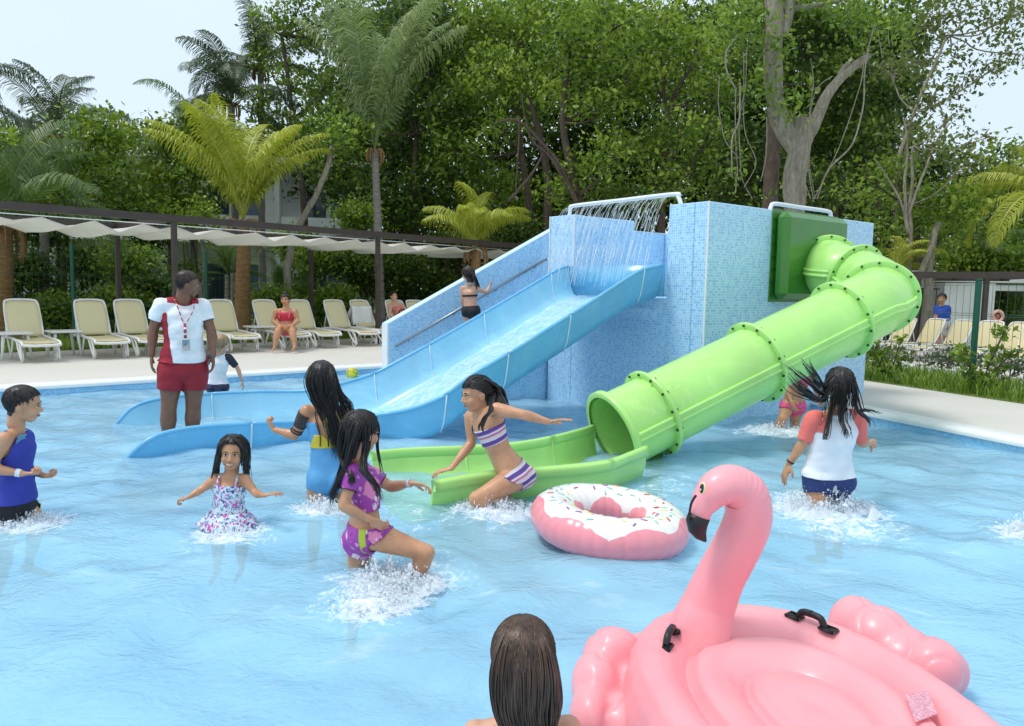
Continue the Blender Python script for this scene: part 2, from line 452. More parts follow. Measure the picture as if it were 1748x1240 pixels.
# ------------------------------------------------------------------ tower
C0 = Vector((1.84, 7.34, 0)); UA = R(90-52)
u = Vector((math.cos(UA), math.sin(UA), 0)); v = Vector((-math.sin(UA), math.cos(UA), 0))
def L(a, b, z): return C0+u*a+v*b+Vector((0, 0, z))
def PB(px, py, b):
    d = D(px, py); t = (b-(CAM-C0).dot(v))/d.dot(v); return CAM+d*t
def PA(px, py, a):
    d = D(px, py); t = (a-(CAM-C0).dot(u))/d.dot(u); return CAM+d*t
M_cop2 = plain('tower_coping', (.60, .78, .88), .4, .05, 9)
TW = empty('slide_tower', C0, UA, 'square blue mosaic tower holding up both water slides, with steps behind it', 'tower')
def tb(name, x0, x1, y0, y1, z0, z1, mat=None, bev=.006):
    m = MB(); m.box(((x0+x1)/2, (y0+y1)/2, (z0+z1)/2), (x1-x0, y1-y0, z1-z0), bev=bev)
    return m.build(name, mat or M_tile, TW, smooth=False, local=True)
HT = 2.17; AR = 3.15; BW = 3.12
tb('wall', 0, AR, 0, .16, -.5, HT)                         # right face
tb('wall', 0, .16, .163, .48, -.5, HT)                     # pillar right of the slide
tb('wall', .002, .16, .483, 1.88, -.5, 1.24)               # under the slide mouth
tb('wall', 0, .16, 1.883, 2.29, -.5, HT)                   # pillar left of the slide
tb('wall', .163, 1.02, 1.90, 2.05, 1.2, HT-.004)           # inner partition
tb('wall', AR-.16, AR-.002, .163, BW+.3, -.5, HT+.01)      # far wall
tb('platform', .163, AR-.165, .165, BW-.1, 1.10, 1.24, M_tile)
tb('wall', .30, AR-.17, 2.2, 2.35, -.5, 1.09, M_tile)
# stair wall: sloping top, follows the measured edge
e0 = PB(663, 555, BW); e1 = PB(930, 402, BW)
def loc(p): q = Vector(p)-C0; return Vector((q.dot(u), q.dot(v), p[2]))
l0, l1 = loc(e0), loc(e1); slope = (l1.z-l0.z)/(l1.x-l0.x)
xt = l0.x+(HT-l0.z)/slope
m = MB()
def prism(m, prof, y0, y1):
    n = len(prof); m.add([(p[0], y0, p[1]) for p in prof]+[(p[0], y1, p[1]) for p in prof],
        [tuple(range(n)), tuple(range(2*n-1, n-1, -1))]+[(i, i+n, (i+1) % n+n, (i+1) % n) for i in range(n)])
prism(m, [(l0.x, -.5), (AR-.17, -.5), (AR-.17, HT), (xt, HT), (l0.x, l0.z)], BW, BW+.12)
m.build('stair_wall', M_tile, TW, smooth=False, local=True)
m = MB(); ca = Vector((l0.x-.012, 0, l0.z+.012)); cb = Vector((xt, 0, HT+.012)); cc_ = Vector((AR-.17, 0, HT+.012))
prism(m, [(ca.x, ca.z-.016), (ca.x, ca.z+.004), (cb.x, cb.z+.004), (cc_.x, cc_.z+.004), (cc_.x, cc_.z-.010), (cb.x, cb.z-.010)], BW-.006, BW+.126)
m.build('coping', M_cop2, TW, smooth=False, local=True)
m = MB(); m.box((l0.x-.006, BW+.06, (l0.z-.5)/2), (.02, .13, l0.z+.5)); m.build('corner_trim', M_coping, TW, smooth=False, local=True)
# white edge trims on the pillars
for (xa, ya) in ((-.006, 2.296), (-.006, -.006), (-.004, 1.878)):
    m = MB(); m.box((xa+.004, ya, HT/2+.35), (.014, .014, HT-.7)); m.build('edge_trim', M_coping, TW, smooth=False, local=True)
# side of the stairs and treads
nst = 8; run = (xt-.1-l0.x)/nst
prof = [(l0.x+.05, -.5), (.9, -.5), (.9, 1.20), (l0.x+.05, .05)]
m = MB(); prism(m, [(l0.x+.05, -.5), (xt, -.5), (xt, 1.05), (l0.x+.05, -.1)], 2.32, 2.42); m.build('stair_side', M_tile, TW, smooth=False, local=True)
for i in range(nst):
    z1 = 1.24*(i+1)/nst; tb('step', l0.x+.1+run*i, l0.x+.1+run*(i+1)-.003, 2.43, BW-.005, -.45, z1, M_tile, .004)
r0 = PB(676, 591, BW-.07); r1 = PB(932, 443, BW-.07)
hr = MB(); hr.tube([loc(r0), loc(r1)], .018, 10)
for f in (.08, .36, .64, .92):
    q = loc(r0.lerp(r1, f)); hr.tube([q, q+Vector((0, 0, -.03)), q+Vector((0, .07, -.03))], .008, 6)
hr.build('handrail', M_steel, TW, local=True)
# spray pipe over the slide, grab rail over the green tube
q0 = loc(PA(976, 352, .06)); q1 = loc(PA(1150, 332, .06)); q2 = loc(PA(1160, 336, .06))
m = MB(); m.tube(catmull([(.06, q0.y+.03, HT), (.06, q0.y+.02, q0.z-.03), (.06, q0.y-.05, q0.z), (.06, (q0.y+q1.y)/2, (q0.z+q1.z)/2), (.06, q1.y, q1.z), (.06, q1.y-.06, q1.z-.03), (.06, q1.y-.10, HT)], 6), .022, 10)
m.build('spray_pipe', M_chrome, TW, local=True)
SP0, SP1 = q0.copy(), q1.copy()
s0 = loc(PB(1318, 349, .08)); s1 = loc(PB(1416, 360, .08)); zt = (s0.z+s1.z)/2
m = MB(); m.tube(catmull([(s0.x-.03, .08, HT), (s0.x-.02, .08, zt-.04), (s0.x+.06, .08, zt), ((s0.x+s1.x)/2, .08, zt), (s1.x-.04, .08, zt), (s1.x+.03, .08, zt-.04), (s1.x+.04, .08, HT)], 6), .022, 10)
m.build('grab_rail', M_chrome, TW, local=True)
for xx in (s0.x-.03, s1.x+.04):
    m = MB(); m.cyl((xx, .08, HT), (xx, .08, HT+.012), .045, 12); m.build('rail_flange', M_chrome, TW, local=True)

# ------------------------------------------------------------------ blue slide
def polyres(pts, n):
    pts = catmull(pts, 10); ds = [0]
    for a, b in zip(pts, pts[1:]): ds.append(ds[-1]+(b-a).length)
    out = []; j = 0
    for i in range(n):
        s = ds[-1]*i/(n-1)
        while j < len(ds)-2 and ds[j+1] < s: j += 1
        t = (s-ds[j])/max(1e-9, ds[j+1]-ds[j]); out.append(pts[j].lerp(pts[j+1], min(1, max(0, t))))
    return out
Bp = [(1131, 452, .48), (1100, 460, .48), (1080, 469, .48), (1030, 501, .48), (985, 530, .48), (935, 561, .48), (890, 590, .49), (845, 617, .52), (804, 641, .58), (759, 675, .70), (710, 696, .9), (657, 707, 1.14),
      (600, 714, 1.24), (525, 720, 1.33), (427, 723, 1.41), (340, 729, 1.47), (285, 738, 1.5), (252, 752, 1.5)]
Ap = [(971, 455, 1.88), (955, 460, 1.88), (937, 470, 1.88), (880, 504, 1.88), (820, 539, 1.88), (770, 568, 1.88), (740, 585, 1.88), (685, 615, 1.95), (640, 638, 2.05), (578, 657, 2.3), (521, 668, 2.58), (450, 669, 2.8),
      (379, 672, 2.95), (300, 678, 3.0), (255, 686, 3.0), (226, 697, 3.0)]
NB = 96
def tail(l):
    e = l[-1]-l[-3]; e.z = 0; e.normalize(); z0 = l[-1].z
    return l+[Vector((l[-1].x, l[-1].y, 0))+e*.10+V(0, 0, z0*.35), Vector((l[-1].x, l[-1].y, 0))+e*.17+V(0, 0, -.03), Vector((l[-1].x, l[-1].y, 0))+e*.24+V(0, 0, -.12)]
Bw = polyres(tail([PB(*p) for p in Bp]), NB); Aw = polyres(tail([PB(*p) for p in Ap]), NB)
print('RIMZ', [round(PB(*p).z, 2) for p in Bp], [round(PB(*p).z, 2) for p in Ap])
SL = empty('blue_slide', (Bw[0]+Aw[0])/2, 0, 'wide open light blue water slide running down from the mosaic tower into the pool', 'water slide')
def slide_profile(bq, aq, dep, th):
    """inner (th=0) or outer (th>0) U profile from near rim to far rim"""
    ac = (aq-bq); wd = ac.length; e = ac.normalized(); up = Vector((0, 0, 1)); pts = []
    prof = [(0, 0), (.02, -.35*dep), (.05, -.7*dep), (.09, -.90*dep), (.15, -1.0*dep), (.5*wd, -1.04*dep), (wd-.15, -1.0*dep), (wd-.09, -.90*dep), (wd-.05, -.7*dep), (wd-.02, -.35*dep), (wd, 0)]
    for k, (x, z) in enumerate(prof):
        if th:
            if k in (0, 1, 2): x -= th
            elif k in (8, 9, 10): x += th
            z -= th if 2 < k < 8 else (th*.4 if k in (2, 8) else 0)
            if k == 3: x -= th*.7
            if k == 7: x += th*.7
        pts.append(bq+e*x+up*z)
    return pts
def depth_at(i):
    return max(.05, min(.34, min(Bw[i].z, Aw[i].z)+.26))
cuts = [0]
for px in (1100, 975, 868, 760, 640, 430):
    best = min(range(NB), key=lambda i: abs(874+FPX*((Bw[i]-CAM).dot(RX))/((Bw[i]-CAM).dot(F_))-px)); cuts.append(best)
cuts.append(NB-1)
for c0, c1 in zip(cuts, cuts[1:]):
    if c1 <= c0: continue
    m = MB(); rows_i = [slide_profile(Bw[i], Aw[i], depth_at(i), 0) for i in range(c0, c1+1)]
    rows_o = [slide_profile(Bw[i], Aw[i], depth_at(i), .022) for i in range(c0, c1+1)]
    n = c1-c0+1; k = 11
    m.cur = 1; m.add([p for r in rows_i for p in r], [(i*k+j, i*k+j+1, (i+1)*k+j+1, (i+1)*k+j) for i in range(n-1) for j in range(k-1)])
    m.cur = 0; m.add([p for r in rows_o for p in r], [(i*k+j, (i+1)*k+j, (i+1)*k+j+1, i*k+j+1) for i in range(n-1) for j in range(k-1)])
    for X_, sgn in ((Bw, -1), (Aw, 1)):
        m.tube([X_[i]+((Aw[i]-Bw[i]).normalized()*sgn*.010) for i in range(c0, c1+1)], .018, 8)
    for e_ in (0, n-1):      # end lips
        vs = rows_i[e_]+rows_o[e_]; m.add(vs, [(j, j+1, k+j+1, k+j) for j in range(k-1)])
    m.build('slide_section', [M_blue, M_bluein], SL)
for c in cuts[1:-1]:
    m = MB(); q = slide_profile(Bw[c], Aw[c], depth_at(c), -.004); q2 = slide_profile(Bw[c], Aw[c], depth_at(c), .026)
    m.tube(q, .007, 5); m.tube(q2[:4], .008, 5); m.tube(q2[-4:], .008, 5); m.build('joint_strip', M_blueseam, SL)
m = MB()
def film(i, j):
    ii = i*(NB*.70-1); a0 = int(ii); q = slide_profile(Bw[a0], Aw[a0], depth_at(a0), 0); e = (Aw[a0]-Bw[a0]); 
    p = q[3].lerp(q[7], .03+.94*j); p.z = min(q[5].z, q[4].z)+.022+.012*mnoise.noise(Vector((p.x*9, p.y*9, ii*.3))); return p
m.grid(film, 67, 20); f_ = m.build('running_water', M_film, SL); f_['kind'] = 'stuff'
m = MB()    # pooled back end of the slide start
m.box((Bw[0].lerp(Aw[0], .5)+u*.02-Vector((0, 0, .16))), ((Aw[0]-Bw[0]).length, .03, .32), Matrix.Rotation(UA+PI/2, 3, 'Z'))
m.build('slide_backplate', M_blue, SL)
m = MB()
for i in range(120):
    f = i/119+rnd.uniform(-.004, .004); st = Vector((.02, SP1.y+(SP0.y-SP1.y)*f, SP1.z+(SP0.z-SP1.z)*f-.02)); vx = rnd.uniform(.45, .95); vy = rnd.uniform(-.05, .5)
    T = math.sqrt(2*.92/9.8)*rnd.uniform(.9, 1); pts = []
    for k in range(9):
        t = T*k/8; pts.append(L(st.x-vx*t, st.y+vy*t+rnd.uniform(-.004, .004), st.z-4.9*t*t))
    a0 = 0 if i % 3 else rnd.randint(0, 4)
    for q0_ in range(a0, 8, 2 if i % 2 else 3):
        seg_ = pts[q0_:q0_+rnd.choice((2, 3, 3))]
        if len(seg_) > 1: m.tube(seg_, [rnd.uniform(.0012, .0028) for _ in seg_], 4)
M_fine = plain('fine_spray', (.9, .95, 1), .3, .02); M_fine.node_tree.nodes['Principled BSDF'].inputs['Alpha'].default_value = .5
o = m.build('water_curtain', M_fine); tag(o, 'curtain of fine water jets falling from the pipe onto the top of the blue slide', 'water jets', kind='stuff')

# ------------------------------------------------------------------ green tube slide
TR = .305
arc = []
cen = Vector((2.80, 7.55, 0)); RB = .73
for k in range(0, 11):
    an = R(-62+ (38+62)*k/10)        # from end heading (-152) back to start heading (-52)
    arc.append(Vector((cen.x+RB*math.cos(an), cen.y+RB*math.sin(an), 0)))
mouth = Vector((.80, 5.85, .21))
start = L(1.86, -.12, 1.62)
ctl = [mouth, mouth.lerp(Vector((arc[0].x, arc[0].y, 1.17)), .33), mouth.lerp(Vector((arc[0].x, arc[0].y, 1.17)), .66)]
for k, p in enumerate(arc): ctl.append(Vector((p.x, p.y, 1.17+.36*k/10)))
ctl.append(start)
TP = polyres(ctl, 120)
GS = empty('green_slide', TP[60], 0, 'closed bright green tube slide curling from the tower to an open trough in the water', 'water slide')
def frame(i):
    t = (TP[min(i+1, 119)]-TP[max(i-1, 0)]).normalized(); sd_ = t.cross(Vector((0, 0, 1))).normalized(); up = sd_.cross(t).normalized(); return t, sd_, up
def tube_section(i0, i1):
    m = MB()
    for rr, inn in ((TR, 0), (TR-.018, 1)):
        rows = []
        for i in range(i0, i1+1):
            t, s_, up = frame(i); rows.append([TP[i]+(s_*math.cos(2*PI*k/40)+up*math.sin(2*PI*k/40))*rr for k in range(40)])
        n = len(rows); m.add([p for r in rows for p in r], [((i*40+k, i*40+(k+1) % 40, (i+1)*40+(k+1) % 40, (i+1)*40+k) if not inn else (i*40+k, (i+1)*40+k, (i+1)*40+(k+1) % 40, i*40+(k+1) % 40)) for i in range(n-1) for k in range(40)])
    for sg in (-1, 1):       # double rib where the halves bolt together
        for dz, w_ in ((.022, .017), (-.024, .020)):
            pts = []; 
            for i in range(i0, i1+1):
                t, s_, up = frame(i); pts.append(TP[i]+s_*sg*(TR+.012)+up*dz)
            m.tube(pts, w_, 6)
        vs = []
        for i in range(i0, i1+1):
            t, s_, up = frame(i); vs += [TP[i]+s_*sg*(TR-.01)+up*.034, TP[i]+s_*sg*(TR+.02)+up*.034, TP[i]+s_*sg*(TR+.02)-up*.038, TP[i]+s_*sg*(TR-.01)-up*.038]
        n = i1-i0+1; m.add(vs, [(a*4+b, (a+1)*4+b, (a+1)*4+(b+1) % 4, a*4+(b+1) % 4) for a in range(n-1) for b in range(4)])
    return m
def flange(i, r1, th=.03, bolts=True, name='flange'):
    m = MB(); t, s_, up = frame(i); K = 44; vs = []; r0_ = TR-.004
    for (rr, z) in ((r0_, -th/2), (r1-.006, -th/2), (r1, -th/2+.006), (r1, th/2-.006), (r1-.006, th/2), (r0_, th/2)):
        vs += [TP[i]+t*z+(s_*math.cos(2*PI*k/K)+up*math.sin(2*PI*k/K))*rr for k in range(K)]
    m.add(vs, [(a*K+k, a*K+(k+1) % K, (a+1)*K+(k+1) % K, (a+1)*K+k) for a in range(5) for k in range(K)])
    o = m.build(name, M_green, GS)
    if bolts:
        mb = MB()
        for k in range(14):
            an = 2*PI*(k+.5)/14; c = TP[i]+(s_*math.cos(an)+up*math.sin(an))*((TR+r1)/2+.006)
            for sg in (-1, 1): mb.cyl(c+t*sg*(th/2-.002), c+t*sg*(th/2+.012), .011, 7)
        b = mb.build('bolt', M_bolt, o); b['kind'] = 'stuff'
    return o
def idx_px(px, lo, hi):
    return min(range(lo, hi), key=lambda i: abs(874+FPX*((TP[i]-CAM).dot(RX))/((TP[i]-CAM).dot(F_))-px))
st_ = [0, idx_px(1112, 0, 50), idx_px(1290, 0, 70), idx_px(1436, 20, 75)]
rem = 119-st_[-1]; st_ += [st_[-1]+int(rem*.34), st_[-1]+int(rem*.68)]
bounds = st_+[119]
for i0, i1 in zip(bounds, bounds[1:]):
    tube_section(i0, i1).build('tube_section', M_green, GS)
for n_, i in enumerate(st_): flange(i, TR+.055 if n_ else TR+.04, .034 if n_ else .05, bolts=n_ > 0, name='flange' if n_ else 'mouth_ring')
flange(116, TR+.05, .03)
# box on the tower face
bx0, bx1 = loc(PB(1323, 380, -.02)).x, loc(PB(1430, 380, -.02)).x
m = MB(); cbx = (bx0+bx1)/2; wbx = bx1-bx0
ro = Matrix.Rotation(UA, 3, 'Z')
m.box(L(cbx, -.085, 1.70), (wbx, .17, .90), ro, .06); m.build('entry_box', M_dkgreen, GS, ang=60)
m = MB(); m.box(L(cbx, -.005, 1.70), (wbx+.06, .012, .96), ro, .003)
m.build('box_flange', M_dkgreen, GS, smooth=False)
m = MB()
for k in range(7):
    m.cyl(L(bx0-.01, -.02, 1.30+.13*k), L(bx0-.01, -.03, 1.30+.13*k), .012, 6)
o = m.build('box_bolts', M_bolt, GS); o['kind'] = 'stuff'; o.name = 'box_bolt'
# trough below the mouth
FRp = [(1102, 764), (1072, 776), (1038, 788), (985, 795.5), (906, 802), (844, 807), (790, 814), (737, 824)]
FRz = [.21, .205, .20, .19, .175, .165, .15, .13]
FAp = [(1015, 728), (1000, 734), (950, 747), (892, 758), (835, 763), (780, 766), (700, 769), (636, 775)]
FAz = [.21, .205, .20, .19, .18, .17, .16, .15]
FR = polyres([G(x, y, z) for (x, y), z in zip(FRp, FRz)], 40); FA = polyres([G(x, y, z) for (x, y), z in zip(FAp, FAz)], 40)
def tprof(bq, aq, th=0, nn=15):
    e = aq-bq; wd = e.length; e.normalize(); pts = []; dp = wd*.40
    for k in range(nn):
        an = PI*k/(nn-1); x = wd/2-math.cos(an)*(wd/2+th); z = -(abs(math.sin(an))**.7)*(dp+th); pts.append(bq+e*x+Vector((0, 0, z)))
    return pts
for c0, c1 in ((0, 12), (12, 26), (26, 39)):
    m = MB(); A1 = [tprof(FR[i], FA[i]) for i in range(c0, c1+1)]; A2 = [tprof(FR[i], FA[i], .02) for i in range(c0, c1+1)]; n = c1-c0+1; k = 15
    m.add([p for r in A1 for p in r], [(i*k+j, i*k+j+1, (i+1)*k+j+1, (i+1)*k+j) for i in range(n-1) for j in range(k-1)])
    m.add([p for r in A2 for p in r], [(i*k+j, (i+1)*k+j, (i+1)*k+j+1, i*k+j+1) for i in range(n-1) for j in range(k-1)])
    for e_ in (0, n-1): m.add(A1[e_]+A2[e_], [(j, j+1, k+j+1, k+j) for j in range(k-1)])
    for X_, sg in ((FR, -1), (FA, 1)):
        vs = []
        for i in range(c0, c1+1):
            e = (FA[i]-FR[i]).normalized()*sg; p = X_[i]
            vs += [p-e*.01+Vector((0, 0, .008)), p+e*.005+Vector((0, 0, .018)), p+e*.045+Vector((0, 0, .012)), p+e*.052, p+e*.05-Vector((0, 0, .05)), p-e*.005-Vector((0, 0, .05))]
        m.add(vs, [(a*6+b, (a+1)*6+b, (a+1)*6+(b+1) % 6, a*6+(b+1) % 6) for a in range(n-1) for b in range(6)]+[tuple(range(6)), tuple((n-1)*6+b for b in range(6))])
    m.build('trough_section', M_green, GS)
for c in (0, 12, 26):
    m = MB(); m.tube([p+Vector((0, 0, .004)) for p in tprof(FR[c], FA[c])], .007, 5); m.build('joint_strip', M_gseam, GS)
m = MB()    # wing plate under the near rim of the trough: holds it off the floor
for i in (6, 18, 30):
    e = (FA[i]-FR[i]); m.box(FR[i].lerp(FA[i], .5)-Vector((0, 0, .38)), (e.length*.7, .06, .3), Matrix.Rotation(math.atan2(e.y, e.x), 3, 'Z'), .01)
m.build('trough_support', M_dkgreen, GS, smooth=False)
def support(p, zt_, r, mat, nm='support_post'):
    m = MB(); m.tube([(p.x, p.y, -.46), (p.x, p.y, zt_)], r, 20); m.tube([(p.x, p.y, zt_-.03), (p.x, p.y, zt_)], r+.06, 20); m.build(nm, mat, GS)
sp = TP[st_[1]+1]; support(sp, sp.z-TR+.02, .07, M_dkgreen)
print('STATIONS', st_)
# ------------------------------------------------------------------ loungers
M_resin = plain('white_resin', (.78, .76, .72), .45, .05, 5)
def sling_mat():
    t = NT('beige_sling'); s = t.map((260, 260, 260)); ck = t.n('ShaderNodeTexChecker'); ck.inputs['Scale'].default_value = 1
    t.l(s, ck.inputs[0]); c = t.mix(ck.outputs['Fac'], (.66, .56, .30), (.78, .68, .42)); c = t.mix(t.noise(4, 4), c, (.70, .60, .36)); t.col(c).set(Roughness=.75); return t.m
M_sling = sling_mat()
def sling_sheet(p0, p1, wd, cur=0.0, n=8, topround=0):
    """rounded panel in the x-z plane between p0 and p1 (x forward, z up), width along y"""
    m = MB(); 
    def fn(i, j):
        x = p0[0]+(p1[0]-p0[0])*i; z = p0[1]+(p1[1]-p0[1])*i
        nx, nz = -(p1[1]-p0[1]), (p1[0]-p0[0]); l = math.hypot(nx, nz); b = math.sin(PI*i)*cur
        ww = wd
        if topround and i > 1-topround: q = (i-(1-topround))/topround; ww = wd*(1-.22*(1-math.sqrt(max(0, 1-q*q))))
        sg = -.012*math.sin(PI*j)
        return (x+nx/l*(b+sg), (j-.5)*ww, z+nz/l*(b+sg))
    m.grid(fn, n+4, 9); return m
def make_lounger():
    r = empty('sun_lounger', (0, 0, 0)); W = .64
    # x towards the foot, origin under the seat hinge, z=0 ground
    a = sling_sheet((-.02, .37), (1.22, .35), W-.09, .0).build('seat', M_sling, r, local=True, solid=.012)
    b = sling_sheet((-.03, .38), (-.38, 1.02), W-.08, -.03, topround=.22).build('backrest', M_sling, r, local=True, solid=.012)
    m = MB()    # seat frame with the rolled foot end
    for sy in (-1, 1):
        y = sy*(W/2-.02); m.tube(catmull([(-.42, y, .36), (.1, y, .385), (.7, y, .365), (1.15, y, .355), (1.27, y, .30)], 5), .03, 8, flat=.75)
    m.tube(catmull([(1.25, -W/2+.02, .31), (1.29, -W/4, .30), (1.30, 0, .30), (1.29, W/4, .30), (1.25, W/2-.02, .31)], 4), .026, 8)
    m.build('seat_frame', M_resin, r, local=True)
    m = MB(); pts = [(-.02, -W/2+.03, .40), (-.22, -W/2+.03, .74), (-.36, -W/2+.045, .99), (-.405, -W/2+.11, 1.045), (-.415, 0, 1.055), (-.405, W/2-.11, 1.045), (-.36, W/2-.045, .99), (-.22, W/2-.03, .74), (-.02, W/2-.03, .40)]
    m.tube(catmull(pts, 6), .024, 8); m.build('back_frame', M_resin, r, local=True)
    for sy in (-1, 1):
        y = sy*(W/2-.02)
        m = MB(); m.tube(catmull([(.98, y, .35), (1.10, y, .22), (1.13, y, .04)], 5), [.035, .033, .032, .031, .03, .03, .03, .03, .03, .028, .026], 8, flat=.6)
        m.tube(catmull([(.80, y, .34), (.93, y, .20), (1.12, y, .06)], 4), .022, 8); m.build('leg', M_resin, r, local=True)
        m = MB(); m.tube([(-.02, y, .36), (.22, y, .02)], [.036, .026], 8, flat=.6); m.tube([(.42, y, .35), (.24, y, .02)], [.03, .024], 8, flat=.6)
        m.build('leg', M_resin, r, local=True)
        m = MB(); ce = Vector((1.02, y*.9, .10)); m.tube([ce+Vector((.095*math.cos(k*PI/9), 0, .095*math.sin(k*PI/9))) for k in range(18)], .016, 6, closed=True); m.cyl(ce+Vector((0, -.01, 0)), ce+Vector((0, .01, 0)), .03, 8)
        m.build('wheel', M_resin, r, local=True)
        m = MB(); m.tube([(-.25, y*.92, .70), (-.36, y*.92, .37)], .014, 6); m.build('back_support', M_resin, r, local=True)
    return r
LG = 'beige and white sun loungers along the pool deck'
lp = make_lounger()
rowl = [  # pixel of the back top centre, label
 (35, 'nearest lounger at the left edge of the picture, beside a low white table'),
 (152, 'beige lounger second from the left, right of the low white table'),
 (218, 'beige lounger directly left of the man in the white and red shirt'),
 (312, 'beige lounger mostly hidden behind the man in the white and red shirt'),
 (374, 'beige lounger just right of the man in the white and red shirt'),
 (449, 'beige lounger whose seat the woman in the red bikini sits on'),
 (508, 'beige lounger right behind the shoulder of the woman in the red bikini'),
 (568, 'beige lounger with a white towel leaning against its back'),
 (612, 'beige lounger with white towel beside the brown pergola post'),
 (672, 'beige lounger with black bag and bare legs of a sunbather'),
 (706, 'farthest beige lounger peeking over the sloping mosaic wall')]
LROW = []
def row_at(px):
    d = D(px, 515); p0 = onrow(0, -.45); n = Vector((-PD.y, PD.x, 0)); t = (p0-CAM).dot(n)/d.dot(n); q = CAM+d*t; return Vector((q.x, q.y, DZ+.001))
for i, (px, lb) in enumerate(rowl):
    o = lp if i == 0 else copy_tree(lp)
    p = row_at(px); ang = math.atan2(PN.y, PN.x)+R(-4)+R(rnd.uniform(-4, 4))
    o.rotation_euler = (0, 0, ang); o.location = p+Vector((math.cos(ang), math.sin(ang), 0))*.33; o.scale = (.86, .82, .86)
    tag(o, lb, 'sun lounger', LG); LROW.append(o)
# side tables
def side_table():
    r = empty('side_table', (0, 0, 0)); m = MB(); m.box((0, 0, .40), (.46, .46, .035), bev=.012); m.build('table_top', M_resin, r, local=True, smooth=False)
    for sx in (-1, 1):
        for sy in (-1, 1):
            m = MB(); m.tube([(sx*.16, sy*.16, .385), (sx*.20, sy*.20, .0)], [.026, .018], 8); m.build('leg', M_resin, r, local=True)
    return r
stp = side_table(); 
for i, (px, off, lb) in enumerate([(95, .35, 'low white side table between the two leftmost loungers'), (262, .3, 'low white side table behind the man in the white and red shirt'), (425, .4, 'low white side table left of the woman in the red bikini'), (5, .5, 'low white side table cut by the left edge of the picture')]):
    o = stp if i == 0 else copy_tree(stp); p = row_at(px); o.location = p+PN*off; o.rotation_euler = (0, 0, math.atan2(PN.y, PN.x)); tag(o, lb, 'side table', 'low white side tables between the loungers')
# towel over lounger 9
M_towel = plain('white_towel', (.80, .78, .74), .9, .05, 20, bump=.5, bscale=200)
p = row_at(606)+PN*.28
m = MB()
def tw(i, j):
    x = (j-.5)*.5; 
    if i < .5: z = .38+.42*(i/.5); y = -.04*(i/.5)
    else: z = .80-.30*((i-.5)/.5); y = -.04-.26*((i-.5)/.5)
    q = p+PD*x-PN*(-.0-y)*1.0; return (q.x+.015*math.sin(9*j), q.y, DZ+z+.012*math.sin(7*j+4*i))
m.grid(tw, 14, 9); o = m.build('towel', M_towel, solid=.012); tag(o, 'white towel draped upright on the lounger beside the pergola post', 'towel')
M_black = plain('black_fabric', (.02, .02, .022), .7, .3)
p = row_at(668)+PN*.42
bgp = empty('bag', p+Vector((0, 0, .38)), 0, 'black bag standing on a far lounger by the mosaic wall', 'bag')
m = MB(); m.ell(p+Vector((0, 0, .52)), (.17, .12, .13)); m.box(p+Vector((0, 0, .46)), (.30, .2, .14), bev=.04); m.build('bag_body', M_black, bgp)
m = MB(); m.tube(catmull([p+Vector((-.1, 0, .60)), p+Vector((-.05, 0, .70)), p+Vector((.05, 0, .70)), p+Vector((.1, 0, .60))], 4), .012, 6); m.build('handle', M_black, bgp)

# ------------------------------------------------------------------ pergola with shade sails
M_beam = plain('brown_steel', (.050, .034, .026), .5, .2)
M_sail = None
def sail_mat():
    t = NT('shade_sail_cloth'); n = t.noise(300, 2); f = t.noise(3, 4)
    c = t.ramp(f, [(.3, (.80, .79, .74)), (.7, (.86, .85, .81))]); t.col(c).set(Roughness=.9); t.bump(n, .2, .002)
    tl = t.n('ShaderNodeBsdfTranslucent'); t.l(c, tl.inputs[0]); ms = t.n('ShaderNodeMixShader'); ms.inputs[0].default_value = .5
    t.l(t.b.outputs[0], ms.inputs[1]); t.l(tl.outputs[0], ms.inputs[2]); t.l(ms.outputs[0], t.out.inputs[0]); return t.m
M_sail = sail_mat()
PZ = 2.42
def at_line(px, off, z, py=400):
    d = D(px, py); p0 = onrow(0, off); n = Vector((-PD.y, PD.x, 0)); t = (p0-CAM).dot(n)/d.dot(n); q = CAM+d*t; return Vector((q.x, q.y, z))
# line through measured beam points
b0 = G(0, 350, PZ) if False else CAM+D(0, 350)*((PZ-HCAM)/D(0, 350).z)
b1 = CAM+D(645, 401)*((PZ-HCAM)/D(645, 401).z)
BD = (b1-b0); BD.z = 0; BL = BD.length; BD.normalize(); BN = Vector((BD.y, -BD.x, 0))
print('BEAM', b0, b1, BD)
def pg(s, off, z): return b0+BD*s-BN*off+Vector((0, 0, z-PZ))
PGO = empty('pergola', pg(4, 1.2, DZ), 0, 'long dark brown steel pergola over the loungers at the left of the pool', 'pergola')
def beam(a, b, w_=.07, h_=.12, name='beam'):
    m = MB(); d = (b-a); an = math.atan2(d.y, d.x); m.box((a+b)/2, (d.length, w_, h_), Matrix.Rotation(an, 3, 'Z') @ Matrix.Rotation(-math.asin(d.z/d.length), 3, 'Y')); return m.build(name, M_beam, PGO, smooth=False)
def s_of(px):
    d = D(px, 400); n = Vector((-BD.y, BD.x, 0)); t = (b0-CAM).dot(n)/d.dot(n); return ((CAM+d*t)-b0).dot(BD)
S1, S2 = s_of(297), s_of(645); SP = S2-S1
S0, S3, S4 = S1-SP, S2+SP, S2+2*SP
WP = 2.6
beam(pg(S0, 0, PZ), pg(S4, 0, PZ)); beam(pg(S0, WP, PZ-.02), pg(S4, WP, PZ-.02))
